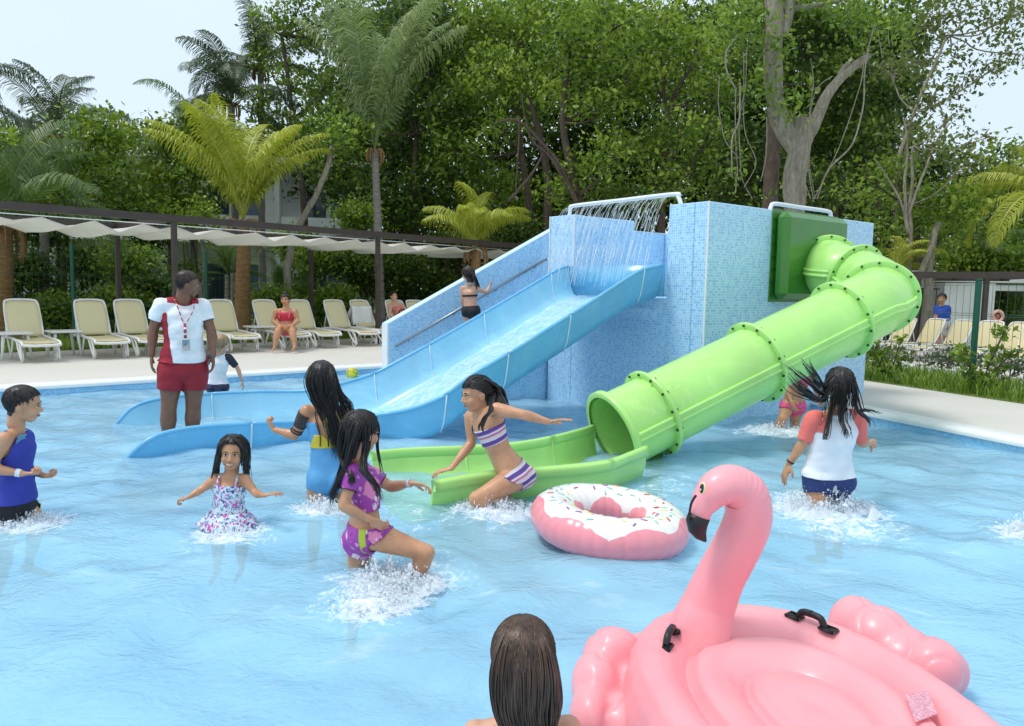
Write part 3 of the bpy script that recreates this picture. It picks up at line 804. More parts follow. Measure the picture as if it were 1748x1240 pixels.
for s in (S0, S1, S2, S3, S4):
    beam(pg(s, .05, PZ+.002), pg(s, WP-.05, PZ-.02), .06, .10, 'cross_beam')
    for off in (0, WP):
        m = MB(); p = pg(s, off, 0); m.box((p.x, p.y, (DZ+PZ-.065)/2), (.085, .085, PZ-.065-DZ), Matrix.Rotation(math.atan2(BD.y, BD.x), 3, 'Z'), .006)
        m.box((p.x, p.y, DZ+.012), (.18, .18, .02), Matrix.Rotation(math.atan2(BD.y, BD.x), 3, 'Z')); m.build('post', M_beam, PGO, smooth=False)
for s in np.linspace(S0, S4, 17)[1:-1]:
    for off in (.35, 2.2): pass
for off in (.25, WP-.25):
    m = MB(); m.tube([pg(S0, off, PZ-.10), pg(S4, off, PZ-.10)], .008, 5); m.build('sail_cable', M_chrome, PGO)
labels = ['pale wavy shade sail at the far left, cut by the picture edge', 'pale wavy shade sail between the two front pergola posts', 'pale wavy shade sail right of the second pergola post', 'pale wavy shade sail at the far end behind the mosaic stair wall']
for k, (sa, sb) in enumerate(((S0, S1), (S1, S2), (S2, S3), (S3, S4))):
    m = MB(); nw = 5.5
    def sf(i, j):
        s = sa+.08+(sb-sa-.16)*i; ph = i*nw; tri = abs((ph % 1)-.5)*2; drop = (1-tri)*.145*(.85+.3*math.sin(k*3+int(ph)*2.1))
        off = .12+(WP-.24)*j; ed = .03*math.sin(PI*j)
        q = pg(s, off, PZ-.10-.02-drop**1.0-ed); return (q.x, q.y, q.z+.006*math.sin(30*i+9*j))
    m.grid(sf, 89, 14); o = m.build('shade_sail', M_sail, solid=.006); tag(o, labels[k], 'shade sail', 'pale wavy shade sails of the pergola')

# ------------------------------------------------------------------ fences
M_fence = plain('green_fence_post', (.01, .10, .06), .5, .15); M_wire = plain('fence_wire', (.03, .10, .06), .5)
def fence(line, name_label, spacing, ht, posts_s, s_lo, s_hi):
    root = empty('wire_fence', line(s_lo, DZ), 0, name_label, 'fence')
    for s in posts_s:
        m = MB(); p = line(s, 0); m.box((p.x, p.y, DZ+ht/2), (.06, .06, ht), bev=.006); m.build('post', M_fence, root, smooth=False)
        m = MB(); m.box((p.x, p.y, DZ+ht+.01), (.066, .066, .02), bev=.006); m.build('post_cap', M_fence, root, smooth=False)
    ps = sorted(posts_s)
    for a, b in zip(ps, ps[1:]):
        m = MB(); n = int((b-a)/.10)
        for k in range(1, n):
            s = a+(b-a)*k/n; m.tube([line(s, DZ+.06), line(s, DZ+ht-.05)], .0028, 3, False)
        for z in (.08, .10, ht*.38, ht*.40, ht*.68, ht*.70, ht-.06): m.tube([line(a, DZ+z), line(b, DZ+z)], .0035, 3, False)
        o = m.build('wire_panel', M_wire, root)
    return root
def fl(s, z): q = onrow(s, -3.4, 0); return Vector((q.x, q.y, z))
d_ = D(124, 470); n_ = Vector((-PD.y, PD.x, 0)); q_ = CAM+d_*((fl(0, 0)-CAM).dot(n_)/d_.dot(n_)); sF = (q_-fl(0, 0)).dot(PD)
fence(fl, 'green wire mesh fence with posts behind the row of loungers', 2.5, 1.95, [sF+2.75*k for k in range(-2, 8)], sF-5, sF+20)
def fr_(s, z): q = onright(s, .55, 0); return Vector((q.x, q.y, z))
d_ = D(1662, 600); n_ = Vector((-RD.y, RD.x, 0)); q_ = CAM+d_*((fr_(0, 0)-CAM).dot(n_)/d_.dot(n_)); sR = (q_-fr_(0, 0)).dot(RD)
fence(fr_, 'green wire mesh fence with a tall post on the grass strip right of the pool', 2.5, 1.42, [sR+2.6*k for k in (-4, -3, -2, -1, 0, 1, 2)], sR-5, sR+5)

# ------------------------------------------------------------------ donut float
DC = G(1040, 897, .06); DC.z = .085
def donut_mat():
    t = NT('donut_vinyl'); s = t.sep(); an = t.math('ARCTAN2', s[1], s[0]); r = t.math('SQRT', t.math('ADD', t.math('MULTIPLY', s[0], s[0]), t.math('MULTIPLY', s[1], s[1])))
    wv = t.math('MULTIPLY', t.math('SINE', t.math('ADD', t.math('MULTIPLY', an, 7), 1.0)), .018); w2 = t.math('MULTIPLY', t.math('SINE', t.math('ADD', t.math('MULTIPLY', an, 3), .5)), .008)
    lim = t.math('ADD', t.math('ADD', .388, wv), w2); ins = t.math('ADD', .188, t.math('MULTIPLY', t.math('SINE', t.math('MULTIPLY', an, 5)), .014))
    a = t.math('MULTIPLY', t.math('LESS_THAN', r, lim), t.math('GREATER_THAN', r, ins)); a = t.math('MULTIPLY', a, t.math('GREATER_THAN', s[2], 0.0))
    t.col(t.mix(a, (.86, .30, .34), (.86, .82, .78))).set(Roughness=.28); t.b.inputs['Coat Weight'].default_value = .4
    t.b.inputs['Subsurface Weight'].default_value = .15; t.b.inputs['Subsurface Radius'].default_value = (.05, .02, .02); return t.m
M_donut = donut_mat()
RO, RT = .298, .125
dn = empty('donut_float', DC, 0, 'pink donut swim ring with white icing and coloured sprinkles floating on the water', 'pool float')
dn.rotation_euler = (R(1.5), R(5), 0)
m = MB()
def dt(i, j):
    a = 2*PI*i; b = 2*PI*j; ww = math.cos(b); out = max(0, ww)
    k = 34; cre = abs(math.sin(k*a/2+ .8*math.sin(3*a)))**.35
    rt = RT*(1-.055*(1-cre)*(out**.5 if out > 0 else 0) - .05*(1-abs(math.sin(12*a))**.4)*(max(0, -ww)**.6))
    rt *= 1+.02*mnoise.noise(Vector((math.cos(a)*3, math.sin(a)*3, b)))
    rr = RO+rt*ww; return (rr*math.cos(a), rr*math.sin(a), rt*math.sin(b)*.88)
m.grid(dt, 272, 36, True, True); m.build('ring', M_donut, dn, local=True)
sprc = [plain('sprinkle_'+n, c, .4, .05) for n, c in (('red', (.62, .10, .08)), ('green', (.30, .58, .42)), ('yellow', (.70, .66, .25)), ('violet', (.38, .16, .36)), ('teal', (.35, .60, .60)))]
rs = random.Random(5); done = []
for ci, mt in enumerate(sprc):
    c = 0; sob = None
    for _ in range(400):
        a = rs.uniform(0, 2*PI); b = rs.uniform(.22*PI, .86*PI)
        rr = RO+RT*math.cos(b)
        if rr > .362 or rr < .22: continue
        p = Vector((rr*math.cos(a), rr*math.sin(a), RT*math.sin(b)*.88))
        if any((p-q).length < .043 for q in done): continue
        done.append(p); nr = Vector((math.cos(b)*math.cos(a), math.cos(b)*math.sin(a), math.sin(b)*1.1)).normalized()
        tg = Vector((-math.sin(a), math.cos(a), 0)); bt = nr.cross(tg); an = rs.uniform(0, PI); x = tg*math.cos(an)+bt*math.sin(an); y = nr.cross(x)
        M3 = Matrix((x, y, nr)).transposed(); c += 1
        if sob is None: m = MB(); m.ell((0, 0, 0), (.020, .0062, .0045), None, 8, 4); sob = m.build('sprinkle', mt, dn, local=True); so2 = sob
        else: so2 = sob.copy(); C.objects.link(so2)
        so2.parent = dn; so2.location = p; so2.rotation_euler = M3.to_euler()
        if c >= 12: break

# ------------------------------------------------------------------ flamingo float
def flam_mat():
    t = NT('flamingo_vinyl'); f = t.noise(2.5, 3); t.col(t.ramp(f, [(.3, (.90, .32, .36)), (.7, (.93, .40, .43))])).set(Roughness=.38)
    t.b.inputs['Coat Weight'].default_value = .16; t.b.inputs['Subsurface Weight'].default_value = .2; t.b.inputs['Subsurface Radius'].default_value = (.06, .02, .02); t.b.inputs['Subsurface Scale'].default_value = .6
    t.bump(t.noise(9, 4, dist=1.0), .12, .02); return t.m
M_flam = flam_mat()
FC = Vector((.812, 1.925, .0)); FX = Vector((.17, -.985, 0)).normalized(); FY = Vector((FX.y, -FX.x, 0))
if FY.x < 0: FY = -FY
FL = empty('flamingo_float', FC, 0, 'large inflatable pink flamingo island with black handles floating in the foreground', 'pool float')
FA_, FB_ = .68, .462     # semi axes along and across
m = MB()
prof = [(0, .222), (.10, .226), (.20, .224), (.27, .214), (.295, .196), (.315, .190), (.345, .204), (.42, .228), (.50, .234), (.57, .226), (.60, .204), (.625, .192), (.655, .208), (.72, .238), (.78, .250), (.84, .250), (.90, .235), (.95, .195), (.985, .13), (1.0, .06), (.985, -.02), (.94, -.08), (.85, -.12), (.6, -.13), (.0, -.13)]
NP_ = len(prof)
def fb(i, j):
    a = 2*PI*i; k = j*(NP_-1); k0 = min(int(k), NP_-2); f = k-k0; r = prof[k0][0]*(1-f)+prof[k0+1][0]*f; z = prof[k0][1]*(1-f)+prof[k0+1][1]*f
    f_in = 1-.35*max(0, 1-r/.6); ca, sa = math.cos(a), math.sin(a); sup = (abs(ca)**2.3+abs(sa)**2.3)**(-1/2.3)
    cr = abs(math.sin(19*a))**.3; zz = z
    rr = r*(1-.012*(1-cr)*(1 if r > .9 else 0)); 
    x = ca*rr*sup*FA_; y = sa*rr*sup*FB_; p = FC+FX*x+FY*y; return (p.x, p.y, zz-.002*(1-cr)*(1 if r > .66 else 0))
m.grid(fb, 152, (NP_-1)*3+1, True, False); m.build('body', M_flam, FL)
# neck and head as one swept tube
nk = [(1186, 1112, 2.33, .125), (1197, 1070, 2.335, .108), (1211, 1030, 2.34, .092), (1230, 985, 2.33, .084), (1254, 940, 2.31, .082), (1276, 890, 2.29, .081), (1275, 850, 2.28, .076), (1261, 833, 2.27, .070), (1241, 828, 2.26, .068), (1222, 836, 2.25, .062), (1208, 851, 2.245, .051), (1198, 868, 2.24, .040), (1195, 884, 2.24, .031)]
cp_ = [P(x, y, d) for x, y, d, r in nk]; sc_ = catmull(cp_, 8); rr_ = []
nk = [(a_1, b_1, c_1, d_1*.90) for a_1, b_1, c_1, d_1 in nk]
for i in range(len(nk)-1):
    for k in range(8): rr_.append(nk[i][3]*(1-k/8)+nk[i+1][3]*k/8)
rr_.append(nk[-1][3])
m = MB()
def cre(i):
    return 1
N_ = len(sc_); vs = []; seg = 40
tang = [(sc_[min(i+1, N_-1)]-sc_[max(i-1, 0)]).normalized() for i in range(N_)]
yv = Vector((0, 1, 0))
dense = []
for i in range(N_-1):
    for k in range(3): dense.append((sc_[i].lerp(sc_[i+1], k/3), rr_[i]*(1-k/3)+rr_[i+1]*k/3, tang[i].lerp(tang[i+1], k/3).normalized()))
dense.append((sc_[-1], rr_[-1], tang[-1])); ND = len(dense)
for i, (p, r, t) in enumerate(dense):
    a = (yv-t*yv.dot(t)).normalized(); b = t.cross(a)
    for k in range(seg):
        an = 2*PI*k/seg; o_ = (a*math.cos(an)+b*math.sin(an)); outer = max(0, o_.x*.8+o_.z*.5)
        cr = (1-abs(math.sin(i*PI/8))**.35)*.05*(outer**1.5)*(1 if 45 < i < 200 else .0)
        vs.append(p+o_*(r*(1-cr)))
m.add(vs, [(i*seg+k, i*seg+(k+1) % seg, (i+1)*seg+(k+1) % seg, (i+1)*seg+k) for i in range(ND-1) for k in range(seg)]+[tuple(range(seg))[::-1], tuple((ND-1)*seg+k for k in range(seg))])
nko = m.build('neck_and_head', M_flam, FL)
M_gloss = plain('black_print', (.012, .012, .014), .42, .1); M_ye = plain('eye_ring', (.80, .72, .40), .4, .05)
m = MB(); bk = [(1194, 880, .0335), (1190, 890, .034), (1191, 903, .029), (1196, 914, .019), (1202, 921, .009), (1205, 925, .003)]
m.tube([P(x, y, 2.238) for x, y, r in bk], [r for *_, r in bk], 20); m.build('beak', M_gloss, FL)
m = MB(); m.tube(catmull([P(1188, 846, 2.19), P(1180, 860, 2.20), P(1177, 880, 2.215), P(1179, 895, 2.22)], 5), .004, 6); m.build('beak_line', M_gloss, FL)
ep = P(1199.5, 834, 2.19); hc = P(1215, 842, 2.25); nr = (CAM-ep).normalized()+Vector((-.9, 0, 0)); nr.normalize()
qx = nr.orthogonal().normalized(); qx = Vector((nr.y, -nr.x, 0)).normalized(); qy = nr.cross(qx); M3 = Matrix((qx, qy, nr)).transposed()
m = MB(); m.ell(ep, (.011, .019, .006), M3, 14, 6); e1_ = m.build('eye', M_ye, FL)
m = MB(); m.ell(ep+nr*.003, (.0075, .015, .006), M3, 14, 6); m.build('pupil', M_gloss, e1_)
m = MB(); m.ell(ep+nr*.0085-qy*-.004, (.002, .004, .002), M3, 8, 5); m.build('glint', plain('white_print', (.8, .8, .8), .4), e1_)
# handles
def handle(pa, pb, h):
    m = MB(); d = pb-pa; e = d.normalized(); up = Vector((0, 0, 1))
    m.tube(catmull([pa, pa+e*.015+up*h*.9, pa+e*.045+up*h*1.05, (pa+pb)/2+up*h*1.1, pb-e*.045+up*h*1.05, pb-e*.015+up*h*.9, pb], 5), .0115, 8)
    for q, sg in ((pa, -1), (pb, 1)):
        m.box(q+e*sg*.012+up*.004, (.055, .045, .012), Matrix.Rotation(math.atan2(e.y, e.x), 3, 'Z'), .005)
    return m
ha = G(1362, 1056, .247); hb = G(1408, 1074, .247); handle(ha, hb, .030).build('handle', M_gloss, FL)
ha = G(1137, 1103, .238); hb = G(1150, 1080, .246); handle(ha, hb, .026).build('handle', M_gloss, FL)
m = MB(); lp0 = [G(1545, 1190, .24), G(1583, 1183, .238), G(1600, 1222, .235), G(1562, 1236, .240)]
m.add([p+Vector((0, 0, .006)) for p in lp0]+[p+Vector((0, 0, .003)) for p in lp0], [(0, 1, 2, 3), (7, 6, 5, 4), (0, 4, 5, 1), (1, 5, 6, 2), (2, 6, 7, 3), (3, 7, 4, 0)])
def label_mat():
    t = NT('faded_print'); s = t.noise(90, 2, t.map((1, 3, 1))); t.col(t.ramp(s, [(.45, (.80, .42, .48)), (.55, (.55, .22, .30))])).set(Roughness=.4); return t.m
m.build('warning_label', label_mat(), FL, smooth=False)
# remesh helper -----------------------------------------------------
DG = None
def remesh(mb, voxel, smooth=4, fac=.5):
    me = bpy.data.meshes.new('tmp'); me.from_pydata([tuple(p) for p in mb.v], [], mb.f); me.update()
    o = bpy.data.objects.new('tmp', me); C.objects.link(o)
    r = o.modifiers.new('r', 'REMESH'); r.mode = 'VOXEL'; r.voxel_size = voxel
    if smooth:
        s = o.modifiers.new('s', 'SMOOTH'); s.factor = fac; s.iterations = smooth
    dg = bpy.context.evaluated_depsgraph_get(); dg.update()
    ev = o.evaluated_get(dg); m2 = ev.to_mesh()
    n = len(m2.vertices); V_ = np.empty(n*3, np.float32); m2.vertices.foreach_get('co', V_); V_ = V_.reshape(-1, 3).astype(np.float64)
    F = [tuple(p.vertices) for p in m2.polygons]
    ev.to_mesh_clear(); bpy.data.objects.remove(o); bpy.data.meshes.remove(me)
    return V_, F
def arrays_to(name, V_, F, mat, parent=None, smooth=True, midx=None):
    m = MB(); m.v = [tuple(p) for p in V_]; m.f = F; m.mi = midx or [0]*len(F); return m.build(name, mat, parent, smooth)
def fpt(px, py, z): return G(px, py, z)
def wing(lst, wr):
    m = MB()
    for (px, py, z, rx, ry, rz) in lst:
        m.ell(fpt(px, py, z), (rx, ry, rz), None, 20, 14)
    V_, F = remesh(m, .009, 10, .6)
    # pinched folds that run out from the seam
    out = []
    for p in V_:
        q = Vector(p); k = mnoise.noise(Vector((q.x*6+wr, q.y*6, q.z*5))); f = abs(mnoise.noise(Vector((q.x*9, q.y*9+wr, q.z*3))))
        out.append((p[0], p[1], p[2]+.008*k-.010*max(0, .10-f)/.10))
    return arrays_to('wing', out, F, M_flam, FL)
wing([(1462, 1072, .11, .10, .10, .11), (1500, 1088, .13, .11, .11, .105), (1540, 1120, .10, .11, .11, .10), (1590, 1140, .10, .095, .095, .10), (1625, 1150, .08, .05, .06, .075), (1555, 1160, .05, .13, .12, .08), (1490, 1110, .05, .12, .12, .09)], 3)
wing([(1046, 1128, .13, .10, .09, .11), (1016, 1172, .10, .075, .10, .10), (1006, 1225, .06, .06, .09, .09), (1075, 1185, .06, .10, .12, .10), (1060, 1240, .03, .09, .1, .09), (1096, 1130, .08, .08, .09, .09)], 9)

# ------------------------------------------------------------------ ball
bp_ = G(601, 645, 0); rb = .085
m = MB(); m.ell(bp_+Vector((0, 0, rb*.75)), rb, None, 24, 16)
m.v = [tuple(Vector(p)) for p in m.v]
t = NT('yellow_ball'); vo = t.n('ShaderNodeTexVoronoi'); vo.feature = 'DISTANCE_TO_EDGE'; vo.inputs['Scale'].default_value = 9; t.l(t.tc.outputs['Object'], vo.inputs[0])
t.col(t.ramp(vo.outputs['Distance'], [(.03, (.35, .32, .02)), (.1, (.72, .68, .05))])).set(Roughness=.4); t.bump(vo.outputs['Distance'], .3, .01)
o = m.build('ball', t.m); tag(o, 'small yellow ball floating near the far pool edge', 'ball')
# ------------------------------------------------------------------ vegetation
def leaf_mat(name, stops, trans=.4):
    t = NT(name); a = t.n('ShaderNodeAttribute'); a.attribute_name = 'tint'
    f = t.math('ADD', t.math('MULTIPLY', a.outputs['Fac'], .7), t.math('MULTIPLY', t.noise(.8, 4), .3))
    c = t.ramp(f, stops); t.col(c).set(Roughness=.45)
    tl = t.n('ShaderNodeBsdfTranslucent'); t.l(c, tl.inputs[0]); ms = t.n('ShaderNodeMixShader'); ms.inputs[0].default_value = trans
    t.l(t.b.outputs[0], ms.inputs[1]); t.l(tl.outputs[0], ms.inputs[2]); t.l(ms.outputs[0], t.out.inputs[0]); return t.m
M_leaf = leaf_mat('leaf_green', [(.1, (.035, .085, .010)), (.38, (.145, .25, .020)), (.68, (.31, .42, .045)), (.95, (.54, .60, .11))])
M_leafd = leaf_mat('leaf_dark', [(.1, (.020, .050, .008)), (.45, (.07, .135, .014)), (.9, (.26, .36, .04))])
M_leafb = leaf_mat('leaf_bright', [(.1, (.08, .15, .015)), (.5, (.19, .31, .03)), (.9, (.36, .46, .06))])
M_leafo = leaf_mat('leaf_olive', [(.1, (.09, .08, .03)), (.4, (.14, .19, .04)), (.75, (.22, .26, .07)), (.97, (.28, .13, .06))])
M_frond = leaf_mat('frond_green', [(.1, (.05, .10, .02)), (.5, (.11, .19, .04)), (.9, (.22, .31, .07))])
M_frondd = leaf_mat('frond_dark', [(.1, (.035, .06, .03)), (.5, (.08, .12, .05)), (.9, (.17, .22, .10))])
M_frondy = leaf_mat('frond_yellow', [(.1, (.20, .28, .02)), (.5, (.42, .47, .04)), (.9, (.64, .62, .12))], .35)
M_frondl = leaf_mat('frond_light', [(.1, (.10, .15, .05)), (.5, (.22, .30, .10)), (.9, (.40, .47, .20))])
def bark(name, a, b, sc_=(6, 6, 1.5)):
    t = NT(name); n = t.noise(3, 7, t.map(sc_), .7, .5); r = t.noise(30, 3, t.map((1, 1, .4)))
    t.col(t.ramp(n, [(.3, a), (.7, b)])).set(Roughness=.9); t.bump(t.math('ADD', n, t.math('MULTIPLY', r, .4)), .8, .04); return t.m
M_barkp = bark('bark_pale', (.16, .13, .09), (.42, .38, .30)); M_barkd = bark('bark_dark', (.05, .035, .025), (.14, .10, .07))
M_barko = bark('bark_orange', (.16, .08, .03), (.42, .24, .10), (2, 2, 9)); M_barkg = bark('bark_grey', (.14, .12, .10), (.34, .31, .27), (2, 2, 10))
def leaves(blobs, size, seed, dens=1.0, fill=.55, up=.8, per=22, csz=None):
    """blobs: (centre, (rx, ry, rz), clumps)"""
    g = np.random.default_rng(seed); Vs = []; Ts = []
    for c, r, n in blobs:
        n = max(2, int(n*dens)); th = g.normal(size=(n, 3)); th /= np.linalg.norm(th, axis=1)[:, None]
        rad = g.uniform(fill**3, 1, n)**(1/3); bump_ = 1+.22*np.sin(th[:, 0]*5+seed)*np.cos(th[:, 2]*4+seed*.7)
        cc = np.array(c)+th*(rad*bump_)[:, None]*np.array(r)
        tint = np.clip(g.normal(.42, .22, n)+.12*(th[:, 2]), 0, 1)  # upper clumps tinted lighter: light from above put into the leaf colour
        if per >= 18: n0 = n
        k = per; cs = (csz or size*1.75)
        off = g.normal(size=(n, k, 3))*cs*np.array([1, 1, .55])
        p = cc[:, None, :]+off
        d = g.normal(size=(n, k, 3)); d[..., 2] -= .3; d /= np.linalg.norm(d, axis=2)[..., None]
        nr = g.normal(size=(n, k, 3)); nr[..., 2] += up*2; w = np.cross(d, nr); w /= np.linalg.norm(w, axis=2)[..., None]+1e-9
        L_ = size*g.uniform(.6, 1.35, (n, k))[..., None]
        q = np.stack([p-d*L_*.5, p+w*L_*.26-d*L_*.05, p+d*L_*.5, p-w*L_*.26-d*L_*.05], axis=2)
        Vs.append(q.reshape(-1, 3)); Ts.append(np.clip(np.repeat(tint, k)+g.normal(0, .09, n*k), 0, 1))
    Vv = np.concatenate(Vs); T = np.concatenate(Ts); F = np.arange(len(Vv)).reshape(-1, 4); return Vv, F, T
def leafobj(name, data, mat, parent=None):
    Vv, F, T = data
    if parent is not None: Vv = Vv-np.array(wloc(parent))
    return link(name, np_mesh(name, Vv, F, mat, attr=T), parent)
def wob(pts, n=6, amp=.05, seed=0):
    c = catmull(pts, n); return [p+Vector((mnoise.noise(p*1.7+Vector((seed, 0, 0))), mnoise.noise(p*1.7+Vector((0, seed, 9))), 0))*amp for p in c]
def limb(m, pts, r0, r1, seg=8, amp=.06, seed=0, bumpy=.08):
    c = wob(pts, 6, amp, seed); n = len(c); m.tube(c, [(r0+(r1-r0)*(i/(n-1))**.8)*(1+bumpy*mnoise.noise(p*4)) for i, p in enumerate(c)], seg)
NLEAF = 0
def tree(lbl, blobs, trunk, Y, mat=None, lsize=.13, clump=46, bmat=None, tr=.13, seed=1, cat='tree', group=None, twigs=True, fill=.5, per=22, branches=None, name='broadleaf_tree'):
    """blobs in pixels (px, py, rpx[, dY]); trunk list of pixels (px, py) bottom to top"""
    base = P(trunk[0][0], trunk[0][1], Y); base.z = min(base.z, DZ)
    r = empty(name, base, 0, lbl, cat, group); bl = []; m = MB(); g = random.Random(seed)
    tp = [Vector((base.x, base.y, DZ-.1))]+[P(x, y, Y) for x, y in trunk[1:]]
    limb(m, tp, tr*1.15, tr*.45, 9, .05, seed)
    for q in blobs:
        x, y, rp = q[:3]; dy = q[3] if len(q) > 3 else g.uniform(-1.2, 1.2)
        c = P(x, y, Y+dy); rr = rp*(Y+dy)/FPX; bl.append((c, (rr, rr*1.1, rr*.8), clump*1.35*(rr/.9)**2))
        if twigs:
            s = min(tp[1:], key=lambda p: (p-c).length if p.z < c.z+.5 else 99); mid = s.lerp(c, .55)+Vector((0, 0, -.15)); limb(m, [s, mid, c], tr*.34, .015, 5, .12, seed+x)
            for _ in range(3):
                e = c+Vector((g.uniform(-1, 1), g.uniform(-.6, .6), g.uniform(-.5, .8)))*rr*.8; limb(m, [mid.lerp(c, .5), c.lerp(e, .5), e], tr*.13+.008, .006, 4, .08, seed+y)
    for br in (branches or []):
        limb(m, [P(x, y, Y-.3) for x, y in br[0]], br[1], br[2], 6, .04, seed)
    m.build('trunk', bmat or M_barkd, r)
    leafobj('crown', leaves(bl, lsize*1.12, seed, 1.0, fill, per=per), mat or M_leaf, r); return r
# far-off mass of trees that reads as one wood
g_ = random.Random(3); bl = []
for i in range(64):
    x = -350+i*40+g_.uniform(-20, 20); 
    top = (270 if x < 500 else 190 if x < 560 else 50) if x < 1520 else 320
    for y in range(top, 500, 62):
        if 320 < x < 520 and y > 350: continue
        Y = g_.uniform(29, 35); c = P(x, y+g_.uniform(-20, 20), Y); bl.append((c, (1.5, 1.2, 1.15), 30))
o = leafobj('far_wood', leaves(bl, .27, 5, 1.25, .3, per=18), M_leafd); tag(o, 'dense dark wood closing the view behind the trees', 'wood', kind='stuff')
GT = 'broadleaf trees behind the pool'
tree('low bright green tree at the far left behind the shade sails', [(25, 265, 55), (95, 285, 50), (160, 250, 58), (60, 340, 50), (130, 345, 52), (195, 300, 52), (185, 215, 38), (215, 240, 30)], [(105, 560), (110, 450), (120, 330)], 22, M_leaf, .15, 34, seed=11, group=GT)
tree('rounded green tree between the left palms and the yellow palm', [(262, 285, 45), (300, 235, 38), (285, 330, 50), (340, 300, 45), (235, 345, 45), (345, 240, 35), (270, 215, 22), (400, 290, 40)], [(285, 560), (290, 450), (300, 300)], 24, M_leaf, .15, 36, seed=12, group=GT)
tree('tall thin open tree with sky showing through, left of the coconut palm', [(455, 30, 42), (505, 60, 38), (455, 100, 34), (500, 140, 38), (445, 175, 34), (545, 55, 40), (490, 215, 36), (540, 215, 34), (560, 140, 32), (520, -10, 50), (590, 10, 40), (620, 60, 30)], [(515, 560), (520, 380), (500, 200), (480, 60)], 25, M_leaf, .12, 26, tr=.12, seed=13, group=GT, fill=.2)
tree('dense dark tree right behind the tall coconut palm', [(600, 210, 48), (560, 280, 45), (690, 170, 55), (740, 100, 55), (700, 240, 55), (610, 320, 50), (735, 320, 55), (660, 95, 44), (680, 360, 45), (770, 195, 50), (690, 20, 40), (750, 30, 42)], [(700, 560), (705, 400), (710, 230)], 23, M_leafd, .15, 42, seed=14, group=GT)
tree('broad green tree above the small yellow palm', [(790, 70, 55), (850, 130, 55), (800, 150, 45), (830, 30, 50), (890, 60, 50), (775, 260, 50), (840, 320, 50), (900, 180, 42), (910, 20, 40), (860, 215, 35), (830, 380, 50), (930, 105, 30)], [(880, 560), (905, 400), (890, 260), (870, 120)], 22, M_leaf, .14, 36, seed=15, group=GT, bmat=M_barkd)
tree('tall green tree left of the tower with brown forked trunk', [(960, 50, 48), (1010, 95, 50), (1060, 40, 50), (965, 165, 40), (1030, 190, 42), (1010, 20, 40), (1080, 130, 46), (1050, 260, 42), (960, 330, 36), (1000, 280, 30)], [(990, 560), (985, 340), (960, 210), (975, 80)], 19.5, M_leaf, .13, 40, seed=16, group=GT, bmat=M_barkd, branches=[([(985, 350), (960, 290), (920, 240), (880, 205), (840, 212)], .07, .02), ([(868, 345), (905, 300), (935, 245)], .05, .02), ([(985, 345), (940, 270), (905, 235), (890, 160)], .06, .015), ([(885, 200), (885, 260), (880, 330)], .03, .02)])
tree('leafy green tree directly above the mosaic tower', [(1130, 55, 50), (1180, 110, 48), (1110, 150, 50), (1160, 215, 45), (1200, 60, 46), (1100, 250, 42), (1185, 290, 42), (1130, 320, 40), (1220, 160, 40), (1080, 60, 36), (1060, 330, 40), (1210, 230, 36)], [(1125, 560), (1130, 350), (1140, 180)], 20, M_leaf, .13, 40, seed=17, group=GT)
tree('very dark dense tree behind the pale forked trunk', [(1265, 120, 52), (1400, 60, 55), (1450, 140, 60), (1500, 60, 50), (1420, 230, 60), (1300, 290, 52), (1525, 150, 46), (1480, 250, 48), (1260, 250, 48), (1380, 320, 55), (1340, 20, 50), (1480, 320, 50), (1250, 330, 40), (1540, 60, 36)], [(1420, 560), (1425, 350), (1430, 150)], 23, M_leafd, .16, 46, seed=18, group=GT)
tree('airy tree with reddish and green leaves at the upper right corner', [(1585, 40, 42), (1640, 15, 40), (1700, 40, 42), (1560, 110, 34), (1635, 95, 28), (1730, 90, 34), (1600, 165, 34), (1560, 215, 26), (1690, 120, 22), (1745, 20, 40), (1640, 150, 26), (1515, 120, 30)], [(1560, 560), (1530, 330), (1560, 190), (1620, 60)], 18, M_leafo, .11, 27, tr=.055, seed=19, group=GT, fill=.15, bmat=M_barkp)
tree('bright green leafy tree right behind the end of the tube slide', [(1490, 350, 42), (1530, 300, 36), (1560, 370, 44), (1500, 405, 34), (1610, 400, 40), (1590, 330, 32), (1480, 300, 30)], [(1560, 560), (1565, 450), (1560, 350)], 18, M_leafb, .13, 34, seed=20, group=GT)
tree('half bare pale tree with thin branches at the right', [(1600, 240, 36), (1640, 285, 34), (1575, 275, 26), (1670, 240, 26), (1620, 200, 24), (1650, 340, 30)], [(1560, 480), (1555, 350), (1560, 250)], 17, M_leafo, .10, 24, tr=.05, seed=21, group=GT, fill=.1, bmat=M_barkp,
     branches=[([(1552, 400), (1545, 330), (1550, 260), (1540, 200)], .05, .015), ([(1552, 370), (1575, 300), (1600, 240), (1625, 210)], .04, .012), ([(1548, 370), (1520, 310), (1490, 270)], .03, .01), ([(1570, 470), (1590, 420), (1600, 385)], .07, .05)])
tree('dense green tree at the right edge of the picture', [(1690, 340, 42), (1735, 310, 38), (1760, 380, 44), (1700, 410, 40), (1650, 420, 34), (1720, 260, 26), (1790, 330, 40)], [(1720, 560), (1725, 450), (1725, 360)], 21, M_leaf, .15, 36, seed=22, group=GT)
